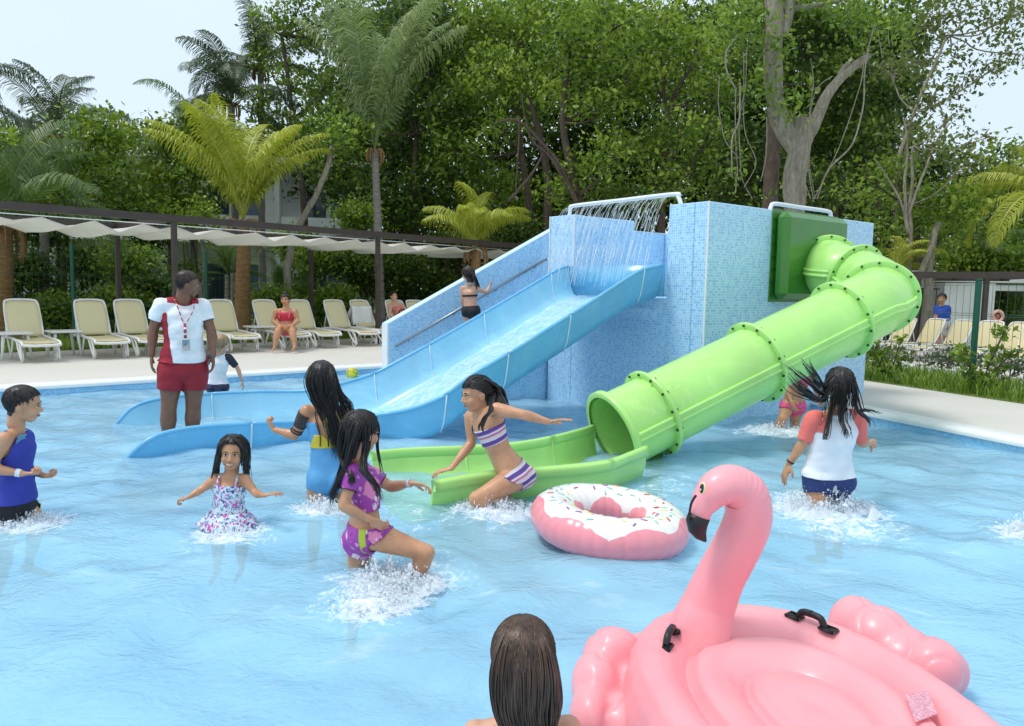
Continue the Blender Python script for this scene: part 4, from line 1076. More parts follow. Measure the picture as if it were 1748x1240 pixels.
# shrubs behind the fence and under the trees
GS_ = 'shrubs under the trees'
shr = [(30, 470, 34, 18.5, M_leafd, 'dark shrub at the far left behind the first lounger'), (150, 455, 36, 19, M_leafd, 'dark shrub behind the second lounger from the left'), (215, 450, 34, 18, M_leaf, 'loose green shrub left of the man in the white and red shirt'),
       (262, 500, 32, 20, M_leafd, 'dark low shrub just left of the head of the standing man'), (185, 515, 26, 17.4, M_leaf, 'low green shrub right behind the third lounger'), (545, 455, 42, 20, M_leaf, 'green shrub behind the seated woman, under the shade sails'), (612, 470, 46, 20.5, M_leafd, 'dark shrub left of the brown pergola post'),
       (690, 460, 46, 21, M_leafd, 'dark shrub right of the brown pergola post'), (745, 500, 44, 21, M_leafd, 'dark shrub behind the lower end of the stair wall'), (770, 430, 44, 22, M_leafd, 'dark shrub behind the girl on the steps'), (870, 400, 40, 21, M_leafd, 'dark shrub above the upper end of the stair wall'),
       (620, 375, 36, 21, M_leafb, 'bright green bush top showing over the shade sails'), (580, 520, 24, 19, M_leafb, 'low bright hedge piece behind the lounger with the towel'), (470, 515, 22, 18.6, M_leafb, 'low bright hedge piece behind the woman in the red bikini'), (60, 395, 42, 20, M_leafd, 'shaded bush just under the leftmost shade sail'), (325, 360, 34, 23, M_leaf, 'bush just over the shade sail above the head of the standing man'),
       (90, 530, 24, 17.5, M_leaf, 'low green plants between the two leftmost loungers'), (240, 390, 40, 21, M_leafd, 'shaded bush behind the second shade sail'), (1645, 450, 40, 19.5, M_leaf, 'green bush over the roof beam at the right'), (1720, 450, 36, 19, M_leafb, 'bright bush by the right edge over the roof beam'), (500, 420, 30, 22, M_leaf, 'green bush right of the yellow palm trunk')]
for i, (x, y, rp, Y, mt, lb) in enumerate(shr):
    c = P(x, y, Y); rr = rp*Y/FPX; base = Vector((c.x, c.y, DZ)); r = empty('shrub', base, 0, lb, 'shrub', GS_)
    m = MB()
    for k in range(6): limb(m, [base+Vector((g_.uniform(-.1, .1), g_.uniform(-.1, .1), 0)), base.lerp(c, .5)+Vector((g_.uniform(-.2, .2), 0, 0)), c+Vector((g_.uniform(-1, 1), g_.uniform(-1, 1), g_.uniform(-.3, .6)))*rr*.7], .03, .008, 5, .05, i*7+k)
    m.build('stem', M_barkd, r)
    bl = [(c+Vector((g_.uniform(-.6, .6), g_.uniform(-.4, .4), g_.uniform(-.5, .5)))*rr, (rr*.7, rr*.7, rr*.6), 26) for _ in range(5)]
    if c.z-rr > .5: bl += [(base.lerp(c, .45)+Vector((g_.uniform(-.5, .5), 0, 0))*rr, (rr*.6, rr*.6, rr*.6), 16) for _ in range(2)]
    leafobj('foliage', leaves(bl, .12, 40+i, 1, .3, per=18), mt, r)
# grass-like strip planting right
def blades(pts_fn, n, h, w_, seed, mat, name, lbl, cat):
    g = np.random.default_rng(seed); base = np.array([pts_fn(g.uniform(), g.uniform()) for _ in range(n)]); a = g.uniform(0, 2*PI, n); hh = h*g.uniform(.4, 1.2, n)
    d = np.stack([np.cos(a), np.sin(a), np.zeros(n)], 1); s = np.stack([-np.sin(a), np.cos(a), np.zeros(n)], 1)*w_
    tip = base+d*hh[:, None]*.45+np.array([0, 0, 1])*hh[:, None]; md = base+d*hh[:, None]*.14+np.array([0, 0, 1])*hh[:, None]*.6
    q = np.stack([base-s, base+s, md+s*.8, md-s*.8], 1); q2 = np.stack([md-s*.8, md+s*.8, tip+s*.1, tip-s*.1], 1)
    Vv = np.concatenate([q, q2], 0).reshape(-1, 3); F = np.arange(len(Vv)).reshape(-1, 4); T = np.tile(g.uniform(.1, .95, n), 2)
    o = leafobj(name, (Vv, F, T), mat); tag(o, lbl, cat, kind='stuff'); return o
def strip_r(a, b):
    q = onright(-5+14*a, .04+1.55*b); return (q.x, q.y, DZ)
blades(strip_r, 9000, .17, .010, 3, M_leafb, 'grass', 'tufts of bright green grass along the right fence', 'grass')
def strip_l(a, b):
    q = onrow(-8+26*a, -1.25-3.4*b*b); return (q.x, q.y, DZ)
blades(strip_l, 9000, .16, .010, 4, M_leafb, 'grass', 'grass behind the row of loungers', 'grass')
for i, t_ in enumerate((-3.6, -2.4, -1.3, -.2, .9, 2.2, 3.4)):
    c = onright(t_, 1.75+.1*(i % 2), DZ+.22); rr = .32; r = empty('low_shrub', (c.x, c.y, DZ), 0, None, None)
    tag(r, ['small grey green shrub %s' % s for s in ('beside the end of the tube slide', 'second along the kerb right of the tube slide', 'below the person in the blue shirt', 'midway along the kerb behind the right fence', 'left of the tall green fence post', 'right of the tall green fence post', 'at the right picture edge behind the fence')][i], 'shrub', 'small grey green shrubs along the right path')
    m = MB()
    for k in range(5): m.tube([(c.x, c.y, DZ), (c.x+g_.uniform(-.2, .2), c.y+g_.uniform(-.2, .2), DZ+.35)], [.012, .004], 4)
    m.build('stem', M_barkd, r); leafobj('foliage', leaves([(c, (rr, rr, .22), 40)], .07, 70+i, 1, .2, per=14), M_frondd, r)
for i, (t_, hh) in enumerate(((1.55, .80), (2.5, .55), (.2, .6), (-1.2, .5))):
    c = onright(t_, .3, DZ); r = empty('leafy_plant', c, 0, ['tall leafy weed at the foot of the tall green fence post', 'bushy green weed right of the tall green fence post', 'leafy weed on the grass strip left of the tall fence post', 'small leafy weed on the grass strip near the tube slide'][i], 'plant')
    m = MB(); bl = []
    for k in range(5):
        e = c+Vector((g_.uniform(-.3, .3), g_.uniform(-.2, .2), hh*g_.uniform(.6, 1.1))); m.tube(catmull([c, c.lerp(e, .5)+Vector((0, 0, .05)), e], 4), .008, 4)
        for f in (.3, .5, .7, .9, 1): bl.append((c.lerp(e, f), (.07, .07, .05), 2))
    m.build('stem', M_barkd, r); leafobj('foliage', leaves(bl, .09, 90+i, 1, .2, per=7, csz=.05), M_leafb, r)

# ------------------------------------------------------------------ palms
def frond_mesh(Lf, el, droop, nl=58, ll=.62, hang=.5, seed=1, mat=None, w_=.018):
    g = random.Random(seed); pts = []; x = z = 0; a = el; N = 22
    for i in range(N+1):
        pts.append(Vector((x, 0, z))); s = Lf/N; x += math.cos(a)*s; z += math.sin(a)*s; a -= droop/N*(.5+1.3*i/N)
    vs = []; fs = []; tt = []
    def quad(a_, b_, c_, d_, t): n = len(vs); vs.extend([a_, b_, c_, d_]); fs.append((n, n+1, n+2, n+3)); tt.append(t)
    for i in range(N):     # rachis as a thin three sided strip
        r0_, r1_ = .022*(1-i/N)+.004, .022*(1-(i+1)/N)+.004; p, q = pts[i], pts[i+1]
        quad(p+V(0, r0_, 0), p+V(0, 0, -r0_), q+V(0, 0, -r1_), q+V(0, r1_, 0), .85); quad(p+V(0, -r0_, 0), q+V(0, -r1_, 0), q+V(0, 0, -r1_), p+V(0, 0, -r0_), .85); quad(p+V(0, r0_, .004), q+V(0, r1_, .004), q+V(0, -r1_, .004), p+V(0, -r0_, .004), .9)
    for k in range(nl):
        f = .13+.87*(k+.5)/nl; idx = f*N; i = min(int(idx), N-1); p = pts[i].lerp(pts[i+1], idx-i); t = (pts[i+1]-pts[i]).normalized()
        up = Vector((-t.z, 0, t.x)); ln = ll*(math.sin(PI*min(1, (f*.92+.10)))**.55)*g.uniform(.85, 1.1)
        for sg in (-1, 1):
            d0 = (t*.55+V(0, sg, 0)*.85+up*.25+V(g.uniform(-.1, .1), 0, g.uniform(-.1, .1))).normalized(); d1 = (d0*.6+V(0, 0, -1)*hang*g.uniform(.7, 1.3)+t*.1).normalized()
            d2 = (d1*.5+V(0, 0, -1)*hang*1.2).normalized(); wv = t.cross(d0).cross(d0).normalized()*w_
            a0 = p; a1 = p+d0*ln*.4; a2 = a1+d1*ln*.35; a3 = a2+d2*ln*.25; tn = g.uniform(.2, .8)
            quad(a0-wv*.5, a0+wv*.5, a1+wv, a1-wv, tn); quad(a1-wv, a1+wv, a2+wv*.8, a2-wv*.8, tn); quad(a2-wv*.8, a2+wv*.8, a3+wv*.1, a3-wv*.1, tn)
    return np_mesh('frond', np.array([tuple(v) for v in vs]), np.array(fs), mat, attr=tt)
def palm(lbl, cx, cy, Y, Lf, nf, mat, trunk=None, tr=.12, seed=1, elr=(-10, 80), droop=1.6, hang=.5, ll=None, bmat=None, group='palms around the pool', name='palm_tree', az=None, sheath=True, crown_z=None):
    g = random.Random(seed); c = P(cx, cy, Y); bz = DZ-.05
    tp = [P(x, y, Y) for x, y in (trunk or [(cx, cy+60)])]; base = Vector((tp[0].x, tp[0].y, bz)); r = empty(name, base, 0, lbl, 'palm tree', group)
    c2 = [base]+tp[1:]+[c]; cc = catmull(c2, 16); m = MB(); n = len(cc); m.tube(cc, [tr*(1.25-.35*min(1, i/n*1.3))*(1+.07*((i % 2)*2-1)) for i in range(n)], 12); m.build('trunk', bmat or M_barkg, r)
    if sheath:
        m = MB()
        for k in range(9):
            a = 2*PI*k/9+g.uniform(-.2, .2); dv = V(math.cos(a), math.sin(a), 0); s = tr/.12
            m.tube(catmull([c+dv*.05*s+V(0, 0, -.1), c+dv*.20*s+V(0, 0, .0*s), c+dv*.26*s+V(0, 0, -.25*s), c+dv*.22*s+V(0, 0, -.5*s*g.uniform(.5, 1.1))], 3), [.05*s]*4+[.04*s]*4+[.015*s]*2, 5, flat=.35)
        m.build('leaf_sheath', M_barko, r)
    ms_ = [frond_mesh(Lf*g.uniform(.85, 1.1), R(e), droop*g.uniform(.8, 1.2), ll=ll or Lf*.24, hang=hang, seed=seed*10+k, mat=mat, w_=Lf*.0056) for k, e in enumerate(np.linspace(elr[0], elr[1], 4))]
    for k in range(nf):
        o = bpy.data.objects.new('frond', ms_[k % 4]); C.objects.link(o); o.parent = r
        o.location = c-base+V(0, 0, g.uniform(-.05, .12)); a = (2*PI*k*.382 + g.uniform(-.3, .3)) if az is None else R(az[k])
        o.rotation_euler = (g.uniform(-.25, .25), g.uniform(-.12, .12), a)
    return r
palm('golden yellow palm rising behind the shade sails left of centre', 415, 378, 18, 3.2, 17, M_frondy, [(415, 560), (414, 500), (416, 430)], .16, 2, (64, 92), 1.15, .7, .62, M_barko)
palm('tall coconut palm with slender pale trunk in front of the dark trees', 640, 256, 19.5, 3.9, 11, M_frondl, [(652, 580), (648, 480), (645, 380), (642, 310)], .10, 3, (74, 93), .70, .6, .90)
palm('small yellowish palm behind the sloping stair wall', 812, 425, 19, 1.7, 13, M_frondy, [(812, 560), (812, 480)], .13, 4, (66, 90), 1.7, 1.0, .55, M_barko)
palm('green palm with thick ringed trunk at the left picture edge', 6, 388, 16, 3.1, 13, M_frond, [(4, 560), (5, 500), (8, 440)], .17, 5, (25, 85), 1.5, .8, .85, M_barko)
palm('coconut palm whose fronds reach in at the upper left corner', -70, 175, 17, 2.3, 13, M_frondd, [(-80, 560), (-75, 400)], .12, 6, (-5, 70), 1.7, .8)
palm('grey green palm crown standing above the low trees at the left', 95, 232, 25, 3.1, 15, M_frondd, [(100, 560), (98, 400)], .12, 7, (0, 86), 1.5, .7)
palm('palm crown behind the golden palm against the sky', 395, 178, 26, 3.3, 16, M_frondd, [(400, 560), (402, 400)], .12, 8, (-5, 80), 1.5, .7)
palm('palm crown left of the tall open tree against the sky', 445, 120, 27, 3.0, 14, M_frondd, [(450, 560), (447, 400)], .12, 9, (10, 85), 1.4, .6)
palm('low green palm between the left palms and the golden palm', 330, 235, 24, 2.4, 14, M_frond, [(330, 560), (331, 400)], .11, 10, (0, 80), 1.6, .7)
palm('palm whose fronds reach in at the right picture edge', 1775, 330, 17, 2.2, 13, M_frondy, [(1790, 560), (1785, 450)], .13, 11, (0, 80), 1.7, .8)
palm('small yellow green palm behind the bend of the tube slide', 1530, 460, 17, 1.1, 11, M_frondy, [(1530, 520), (1530, 490)], .08, 12, (20, 85), 1.4, .6, sheath=False)
palm('dark green palm left of the right edge, above the roof beam', 1655, 455, 20, 1.9, 14, M_frond, [(1655, 560), (1655, 500)], .11, 13, (5, 80), 1.6, .7)
palm('low fan of green fronds beside the pale trunk behind the loungers', 475, 500, 19.5, 1.0, 12, M_frond, [(475, 560), (475, 530)], .07, 14, (10, 85), 1.2, .4, sheath=False)
palm('low fan of green fronds left of the golden palm trunk', 388, 470, 20.5, 1.1, 12, M_frond, [(388, 560), (388, 520)], .07, 15, (10, 85), 1.2, .4, sheath=False)
palm('feathery green palm hanging over the leftmost shade sail', 75, 350, 19, 2.4, 13, M_frond, [(75, 560), (76, 450)], .11, 16, (15, 85), 1.8, .9)

# ------------------------------------------------------------------ the pale forked tree behind the tower
YB = 14.0
r = empty('forked_tree', P(1352, 560, YB), 0, 'big pale grey tree with a forked trunk rising right behind the tower', 'tree')
m = MB()
def TPX(l, dy=0): return [P(x, y, YB+dy) for x, y in l]
def limbr(m, l, rs, dy=0, seg=14, amp=.05, seed=3):
    pts = TPX(l, dy); n = 6; c = wob(pts, n, amp, seed); rr = []
    for i in range(len(rs)-1):
        for k in range(n): rr.append(rs[i]+(rs[i+1]-rs[i])*k/n)
    rr.append(rs[-1]); m.tube(c, [q*(1+.16*mnoise.noise(p*3.1)+.06*mnoise.noise(p*9)) for q, p in zip(rr, c)], seg)
limbr(m, [(1350, 600), (1352, 430), (1356, 330), (1362, 250), (1372, 205)], [.22, .20, .19, .20, .20])
limbr(m, [(1356, 260), (1340, 220), (1322, 170), (1318, 100), (1322, 30), (1318, -60)], [.14, .17, .17, .16, .15, .13])
limbr(m, [(1372, 250), (1388, 215), (1412, 165), (1445, 125), (1480, 95)], [.10, .12, .10, .085, .05])
limbr(m, [(1428, 148), (1440, 118), (1450, 108)], [.06, .045, .03])
limbr(m, [(1322, 15), (1380, 12), (1420, 5), (1460, -8)], [.035, .05, .04, .03])
limbr(m, [(1336, 60), (1346, 20), (1352, -40)], [.10, .09, .08])
m.build('trunk', M_barkp, r)
m = MB(); gv = random.Random(9)
def vine(l, rad=.012, dy=-.4):
    m.tube(wob([P(x, y, YB+dy) for x, y in l], 6, .04, gv.random()*50), rad, 5, False)
for l in ([(1262, 60), (1240, 90), (1240, 120), (1256, 150)], [(1256, 150), (1255, 210), (1258, 280), (1256, 330)], [(1268, 90), (1270, 160), (1272, 230), (1290, 280), (1270, 320)], [(1262, 140), (1264, 200), (1250, 240), (1248, 300)], [(1226, 130), (1228, 190), (1240, 240), (1262, 270)], [(1275, 80), (1272, 150), (1262, 220), (1265, 290), (1285, 340)],
          [(1385, 100), (1388, 150), (1378, 220), (1382, 290), (1392, 340)], [(1395, 340), (1415, 290), (1450, 250), (1470, 200), (1478, 120), (1492, 40)], [(1390, 340), (1420, 280), (1445, 220), (1468, 150), (1475, 90)], [(1372, 300), (1384, 340)], [(1306, 200), (1308, 260), (1300, 310)], [(1388, 345), (1380, 260), (1392, 160), (1420, 130)], [(1500, 60), (1505, 100)], [(1516, 40), (1518, 80)]):
    vine(l, .008 if l[0][0] not in (1262, 1395) else .015)
m.build('hanging_vine', M_barkp, r)
bl = []
for (x, y, rp, n) in ((1245, 45, 22, 16), (1290, 60, 20, 12), (1270, 20, 26, 16), (1335, 75, 14, 9), (1330, 180, 10, 4), (1292, 200, 7, 2), (1310, 160, 12, 7), (1350, 195, 12, 5), (1300, 120, 14, 8), (1262, 260, 9, 2), (1258, 300, 10, 3), (1480, 40, 26, 14), (1520, 45, 30, 18), (1380, -10, 30, 16), (1440, 10, 25, 12), (1295, 340, 8, 2), (1360, 160, 10, 5)):
    rr = rp*YB/FPX; bl.append((P(x, y, YB-.3), (rr, rr, rr), n))
leafobj('crown', leaves(bl, .11, 77, 1, .1, per=14), M_leafb, r)
r = empty('mossy_tree', P(1310, 560, 15.5), 0, 'dark mossy straight trunk just left of the pale forked tree', 'tree'); m = MB()
cc = wob([P(1303, 600, 15.5), P(1308, 420, 15.5), P(1318, 300, 15.5), P(1322, 150, 15.5), P(1318, -40, 15.5)], 16, .03, 4); m.tube(cc, [.15*(1+.06*((i % 3)-1)) for i in range(len(cc))], 12); m.build('trunk', M_barkd, r)
# slim trunks among the palms
for i, (l, Y, rr, mt, lb) in enumerate([([(492, 590), (490, 500), (492, 440), (498, 405), (520, 370), (545, 320), (570, 250)], 19, .10, M_barkp, 'pale leaning slim trunk behind the woman in the red bikini'), ([(70, 560), (72, 470), (70, 380)], 20, .11, M_barkd, 'dark slim trunk far left behind the first lounger'),
        ([(232, 560), (232, 470), (236, 380)], 21, .10, M_barkd, 'dark slim trunk left of the standing man'), ([(98, 560), (100, 480), (96, 400)], 20.5, .09, M_barkg, 'grey slim trunk between the two leftmost loungers'), ([(352, 560), (350, 470), (344, 400)], 21, .08, M_barkg, 'grey slim trunk right of the head of the standing man'),
        ([(940, 420), (935, 340), (925, 250), (900, 160)], 21, .12, M_barkd, 'dark slim trunk left of the spray pipe'), ([(1580, 500), (1590, 430), (1603, 380)], 17, .10, M_barkp, 'short pale trunk behind the right roof beam')]):
    b = P(l[0][0], l[0][1], Y); b.z = DZ; r = empty('slim_tree', b, 0, lb, 'tree'); m = MB(); limb(m, [b]+[P(x, y, Y) for x, y in l[1:]], rr*1.2, rr*.6, 10, .06, i*5); m.build('trunk', mt, r)
    top = P(l[-1][0], l[-1][1], Y); leafobj('crown', leaves([(top+V(g_.uniform(-.3, .3), 0, .3), (.7, .7, .5), 40)], .14, 200+i, 1, .2, per=16), M_leaf, r)

# ------------------------------------------------------------------ buildings
M_white = plain('white_render', (.78, .78, .76), .8, .05, 2, bump=.2); M_glassd = plain('dark_glass', (.03, .05, .07), .1, .2, Coat_Weight=.5); M_pane = plain('blue_pane', (.14, .20, .28), .15, .2)
def building(lbl, px0, px1, Y, floors, zf, ang=0):
    a = P(px0, 480, Y); b = P(px1, 480, Y+ang); a.z = b.z = 0; d = (b-a); ln = d.length; an = math.atan2(d.y, d.x); r = empty('hotel_building', a, an, lbl, 'building')
    H = zf*floors; m = MB(); m.box((ln/2, 3.0, H/2), (ln, 5.2, H), bev=.02); m.build('wall', M_white, r, smooth=False, local=True)
    m = MB(); m.box((ln/2, 2.6, H+.1), (ln+.6, 6.4, .2), bev=.02); m.build('roof', M_white, r, smooth=False, local=True)
    nb = max(2, int(ln/3.2)); w_ = ln/nb
    for f in range(floors):
        if f:
            m = MB(); m.box((ln/2, -.35, f*zf), (ln, 1.5, .16)); m.build('balcony_slab', M_white, r, smooth=False, local=True)
            for k in range(nb):
                m = MB(); m.box(((k+.5)*w_, -1.05, f*zf+.5), (w_-.3, .05, .85)); m.build('balcony_rail', M_pane if k % 3 == 1 else M_white, r, smooth=False, local=True)
        for k in range(nb):
            m = MB(); m.box(((k+.5)*w_, .385, f*zf+1.15), (w_*.62, .04, 2.1)); fr = m.build('window', M_white, r, smooth=False, local=True)
            m = MB(); m.box(((k+.5)*w_-w_*.15, .355, f*zf+1.15), (w_*.26, .03, 1.9)); m.build('pane', M_glassd, fr, smooth=False, local=True)
            m = MB(); m.box(((k+.5)*w_+w_*.15, .355, f*zf+1.15), (w_*.26, .03, 1.9)); m.build('pane', M_pane, fr, smooth=False, local=True)
            m = MB(); m.box((k*w_+.001, -.35, f*zf+zf/2+.08), (.16, 1.3, zf-.18)); m.build('partition', M_white, r, smooth=False, local=True)
    return r
building('white hotel block with balconies glimpsed behind the trunks at the left', -60, 640, 27, 2, 2.9, 3)
building('white hotel block glimpsed beyond the trees behind the tower', 860, 1010, 34, 2, 2.9, 1)
# white pavilion and brown pergola at the right
pv0 = P(1612, 500, 17.2); pv0.z = DZ; pr = empty('white_pavilion', pv0, 0, 'white flat roofed pavilion with dark openings at the right behind the fence', 'building')
def pbx(x0, x1, y0, y1, z0, z1, nm, mt=M_white):
    m = MB(); m.box(((x0+x1)/2, (y0+y1)/2, (z0+z1)/2), (x1-x0, y1-y0, z1-z0), bev=.01); m.build(nm, mt, pr, smooth=False, local=True)
pbx(0, 1.15, 0, .5, 0, 1.52, 'pillar'); pbx(-3.0, -.003, .4, .6, 1.35, 1.8, 'lintel'); pbx(-3.0, 4.4, 0.0, 4, 1.54, 1.66, 'roof'); pbx(-3.0, 4.4, 3.6, 3.9, 0, 1.5, 'wall', plain('shade_wall', (.10, .11, .09), .8)); pbx(1.153, 4.4, .12, .35, 1.36, 1.50, 'lintel')  # back wall coloured dark: the shade inside the openings is painted in
m = MB(); 
for k in range(9): m.box((-1.0+k*.11, .1, .75), (.02, .02, 1.3))
for z in (.12, 1.38): m.box((-.56, .1, z), (1.0, .03, .03))
m.build('gate', plain('black_steel', (.02, .02, .022), .5), pr, smooth=False, local=True)
PR = empty('pergola', P(1640, 500, 15.2), 0, 'brown steel pergola beam at the right behind the fence', 'pergola')
z_ = 1.62
def bx2(a, b, w_, h_, nm):
    m = MB(); d = b-a; m.box((a+b)/2, (d.length, w_, h_), Matrix.Rotation(math.atan2(d.y, d.x), 3, 'Z')); m.build(nm, M_beam, PR, smooth=False)
A_ = P(1540, 468, 15.6); B_ = P(1800, 472, 14.2); z_ = (A_.z+B_.z)/2
A_.z = B_.z = z_
bx2(A_, B_, .08, .13, 'beam'); bx2(A_+V(.6, 2.2, -.01), B_+V(.6, 2.2, -.01), .08, .13, 'beam')
for f in (.12, .58, .93):
    p = A_.lerp(B_, f); m = MB(); m.box((p.x, p.y, (DZ+z_-.07)/2), (.08, .08, z_-.07-DZ)); m.build('post', M_beam, PR, smooth=False)
    bx2(p+V(0, .05, .001), p+V(.6, 2.15, -.004), .05, .1, 'cross_beam')
# lifebuoy on its stand
lb_ = P(1703, 540, 15.2); lr = empty('lifebuoy_stand', (lb_.x, lb_.y, DZ), 0, 'white and orange lifebuoy on a short white post at the right', 'lifebuoy')
M_or = plain('orange_plastic', (.75, .16, .05), .4)
m = MB(); m.tube([lb_+V(.10*math.cos(k*PI/10), 0, .10*math.sin(k*PI/10)) for k in range(20)], .032, 8, closed=True); m.build('ring', plain('buoy_pink', (.80, .45, .38), .5), lr)
m = MB(); m.ell(lb_+V(0, .0, -.01), (.035, .03, .05)); m.build('bracket', M_or, lr)
m = MB(); m.cyl((lb_.x, lb_.y+.04, DZ), (lb_.x, lb_.y+.04, lb_.z), .025, 8); m.build('post', M_white, lr)
m = MB(); a = onright(-9, 1.72, DZ+.06); b = onright(14, 1.72, DZ+.06); d = b-a; m.box((a+b)/2, (d.length, .12, .12), Matrix.Rotation(math.atan2(d.y, d.x), 3, 'Z'), .01); tag(m.build('kerb', M_coping, smooth=False), kind='structure')
# loungers on the right path
for i, (px, py, Y, lb) in enumerate([(1488, 560, 15.6, 'white framed lounger next to the bend of the tube slide'), (1533, 562, 15.2, 'white framed lounger left of the person in the blue shirt'), (1580, 562, 14.9, 'white framed lounger behind the legs of the person in the blue shirt'), (1628, 566, 14.4, 'white framed lounger left of the tall green fence post'), (1684, 568, 14.0, 'white framed lounger right of the tall green fence post'), (1722, 572, 13.6, 'white framed lounger below the lifebuoy'), (1760, 576, 13.2, 'white framed lounger cut by the right picture edge')]):
    o = copy_tree(lp); p = P(px, py, Y); o.location = (p.x, p.y, DZ+.009); o.rotation_euler = (0, 0, R(-150+rnd.uniform(-12, 12))); o.scale = (.92,)*3; tag(o, lb, 'sun lounger', 'white framed loungers behind the right fence'); o.scale = (.72, .70, .72)
# ------------------------------------------------------------------ people
def skin_mat(name, c, rough=.38):
    t = NT(name); f = t.noise(14, 4); b = t.noise(3.5, 3)
    lo = (c[0]*.80, c[1]*.74, c[2]*.70); hi = (min(1, c[0]*1.10), c[1]*1.10, c[2]*1.10)
    cc = t.ramp(f, [(.3, lo), (.7, hi)]); cc = t.mix(t.math('MULTIPLY', b, .35), cc, (c[0]*1.05, c[1]*.80, c[2]*.72))
    t.col(cc).set(Roughness=t.ramp(t.noise(22, 4), [(.35, (rough-.14,)*3), (.65, (rough+.14,)*3)])); t.b.inputs['Subsurface Weight'].default_value = .18; t.b.inputs['Subsurface Radius'].default_value = (.012, .005, .003)
    t.b.inputs['Subsurface Scale'].default_value = .5; t.bump(t.noise(240, 2), .12, .001); return t.m
SK_tan = skin_mat('skin_tan', (.55, .295, .165)); SK_lite = skin_mat('skin_light', (.66, .39, .27)); SK_dark = skin_mat('skin_dark', (.21, .098, .055)); SK_mid = skin_mat('skin_mid', (.60, .33, .19))
def hair_mat(name, a, b, rough=.3):
    t = NT(name); n = t.noise(34, 4, t.map((1, 1, .12)), .7); t.col(t.ramp(n, [(.35, a), (.7, b)])).set(Roughness=rough); t.bump(n, .4, .008); return t.m
HR_black = hair_mat('hair_black', (.006, .005, .006), (.020, .016, .016), .40); HR_brown = hair_mat('hair_brown', (.026, .014, .009), (.13, .075, .048), .38); HR_dkbr = hair_mat('hair_dark_brown', (.018, .009, .006), (.05, .026, .018)); HR_blond = hair_mat('hair_blond', (.30, .20, .10), (.50, .36, .20), .5)
M_lip = plain('lips', (.42, .12, .11), .35); M_eyew = plain('eye_white', (.75, .74, .72), .2, .03); M_iris = plain('iris', (.02, .012, .01), .15); M_teeth = plain('teeth', (.8, .79, .75), .3, .02)
def cloth(name, c, rough=.75, var=.08): return plain(name, c, rough, var, 9, bump=.35, bscale=38, bdist=.006)
def pattern(name, base, dots, scale=22, rough=.6):
    t = NT(name); c = None; cur = base
    for i, (col, sz, sc2) in enumerate(dots):
        vo = t.n('ShaderNodeTexVoronoi'); vo.inputs['Scale'].default_value = scale*sc2; vo.inputs['Randomness'].default_value = 1
        mp = t.map((1, 1, 1), (0, 0, i*.7), (i*3.1, i*1.7, i)); dn_ = t.noise(scale*2.2, 2, mp, out='Color'); va = t.n('ShaderNodeVectorMath', operation='MULTIPLY_ADD'); t.l(dn_, va.inputs[0]); va.inputs[1].default_value = (.035,)*3; t.l(mp, va.inputs[2])
        t.l(va.outputs[0], vo.inputs['Vector']); k = t.math('LESS_THAN', vo.outputs['Distance'], sz); cur = t.mix(k, cur, col)
    t.col(cur).set(Roughness=rough); t.bump(t.noise(30, 3), .3, .006); return t.m
def stripes(name, cols, per, rot=(0, 0, 0), wav=.006):
    t = NT(name); s = t.sep(t.map((1, 1, 1), rot)); z = t.math('ADD', s[2], t.math('MULTIPLY', t.noise(18, 2), wav)); f = t.math('FRACT', t.math('MULTIPLY', z, 1/per)); n = len(cols)
    t.col(t.ramp(f, [(i/n, c) for i, c in enumerate(cols)], 'CONSTANT')).set(Roughness=.65); t.bump(t.noise(60, 3), .2, .003); return t.m

class Person: pass
def uvec(a): a = Vector(a); a.normalize(); return a
def hand(wr, d, n, L_, curl=.35, thumb=1, spread=.12, vox=.0028):
    """wr wrist, d direction of the hand, n palm normal; thumb = side sign"""
    d = uvec(d); n = Vector(n); n = uvec(n-d*n.dot(d)); s = d.cross(n)*thumb; m = MB(); k = L_/.17
    M3 = Matrix((s, n, d)).transposed(); m.ell(wr+d*.045*k+s*.002, (.036*k, .013*k, .050*k), M3, 14, 10); m.ell(wr+d*.008*k, (.023*k, .016*k, .028*k), M3, 12, 8)
    m.ell(wr+d*.035*k+s*.026*k+n*.006*k, (.014*k, .012*k, .028*k), M3, 10, 8)
    for i, (o, ln, r) in enumerate(((.026, .066, .0078), (.009, .075, .0082), (-.009, .070, .0078), (-.025, .054, .0068))):
        a = wr+d*(.080-.006*(i == 3)-.003*(i == 0))*k+s*o*k; dd = uvec(d+s*spread*(1.5-i)*.8); q = a
        ang = 0; m.ell(a, .0092*k, None, 8, 6)
        for j, f in enumerate((.44, .31, .25)):
            ang += curl*(.9 if j == 0 else 1.25)*(1+.12*i); v_ = dd*math.cos(ang)+n*math.sin(ang); e = q+v_*ln*f*k; m.capsule(q, e, r*k*(1-.08*j), r*k*(.93-.1*j), 8); q = e
    a = wr+d*.018*k+s*.026*k; b = a+(d*.55+s*.62+n*.35).normalized()*.040*k; c = b+(d*.9+s*.15+n*(.25+curl*.4)).normalized()*.030*k; m.capsule(a, b, .0115*k, .0095*k, 8); m.capsule(b, c, .0092*k, .0072*k, 8)
    return remesh(m, vox*max(.7, k), 3, .45)
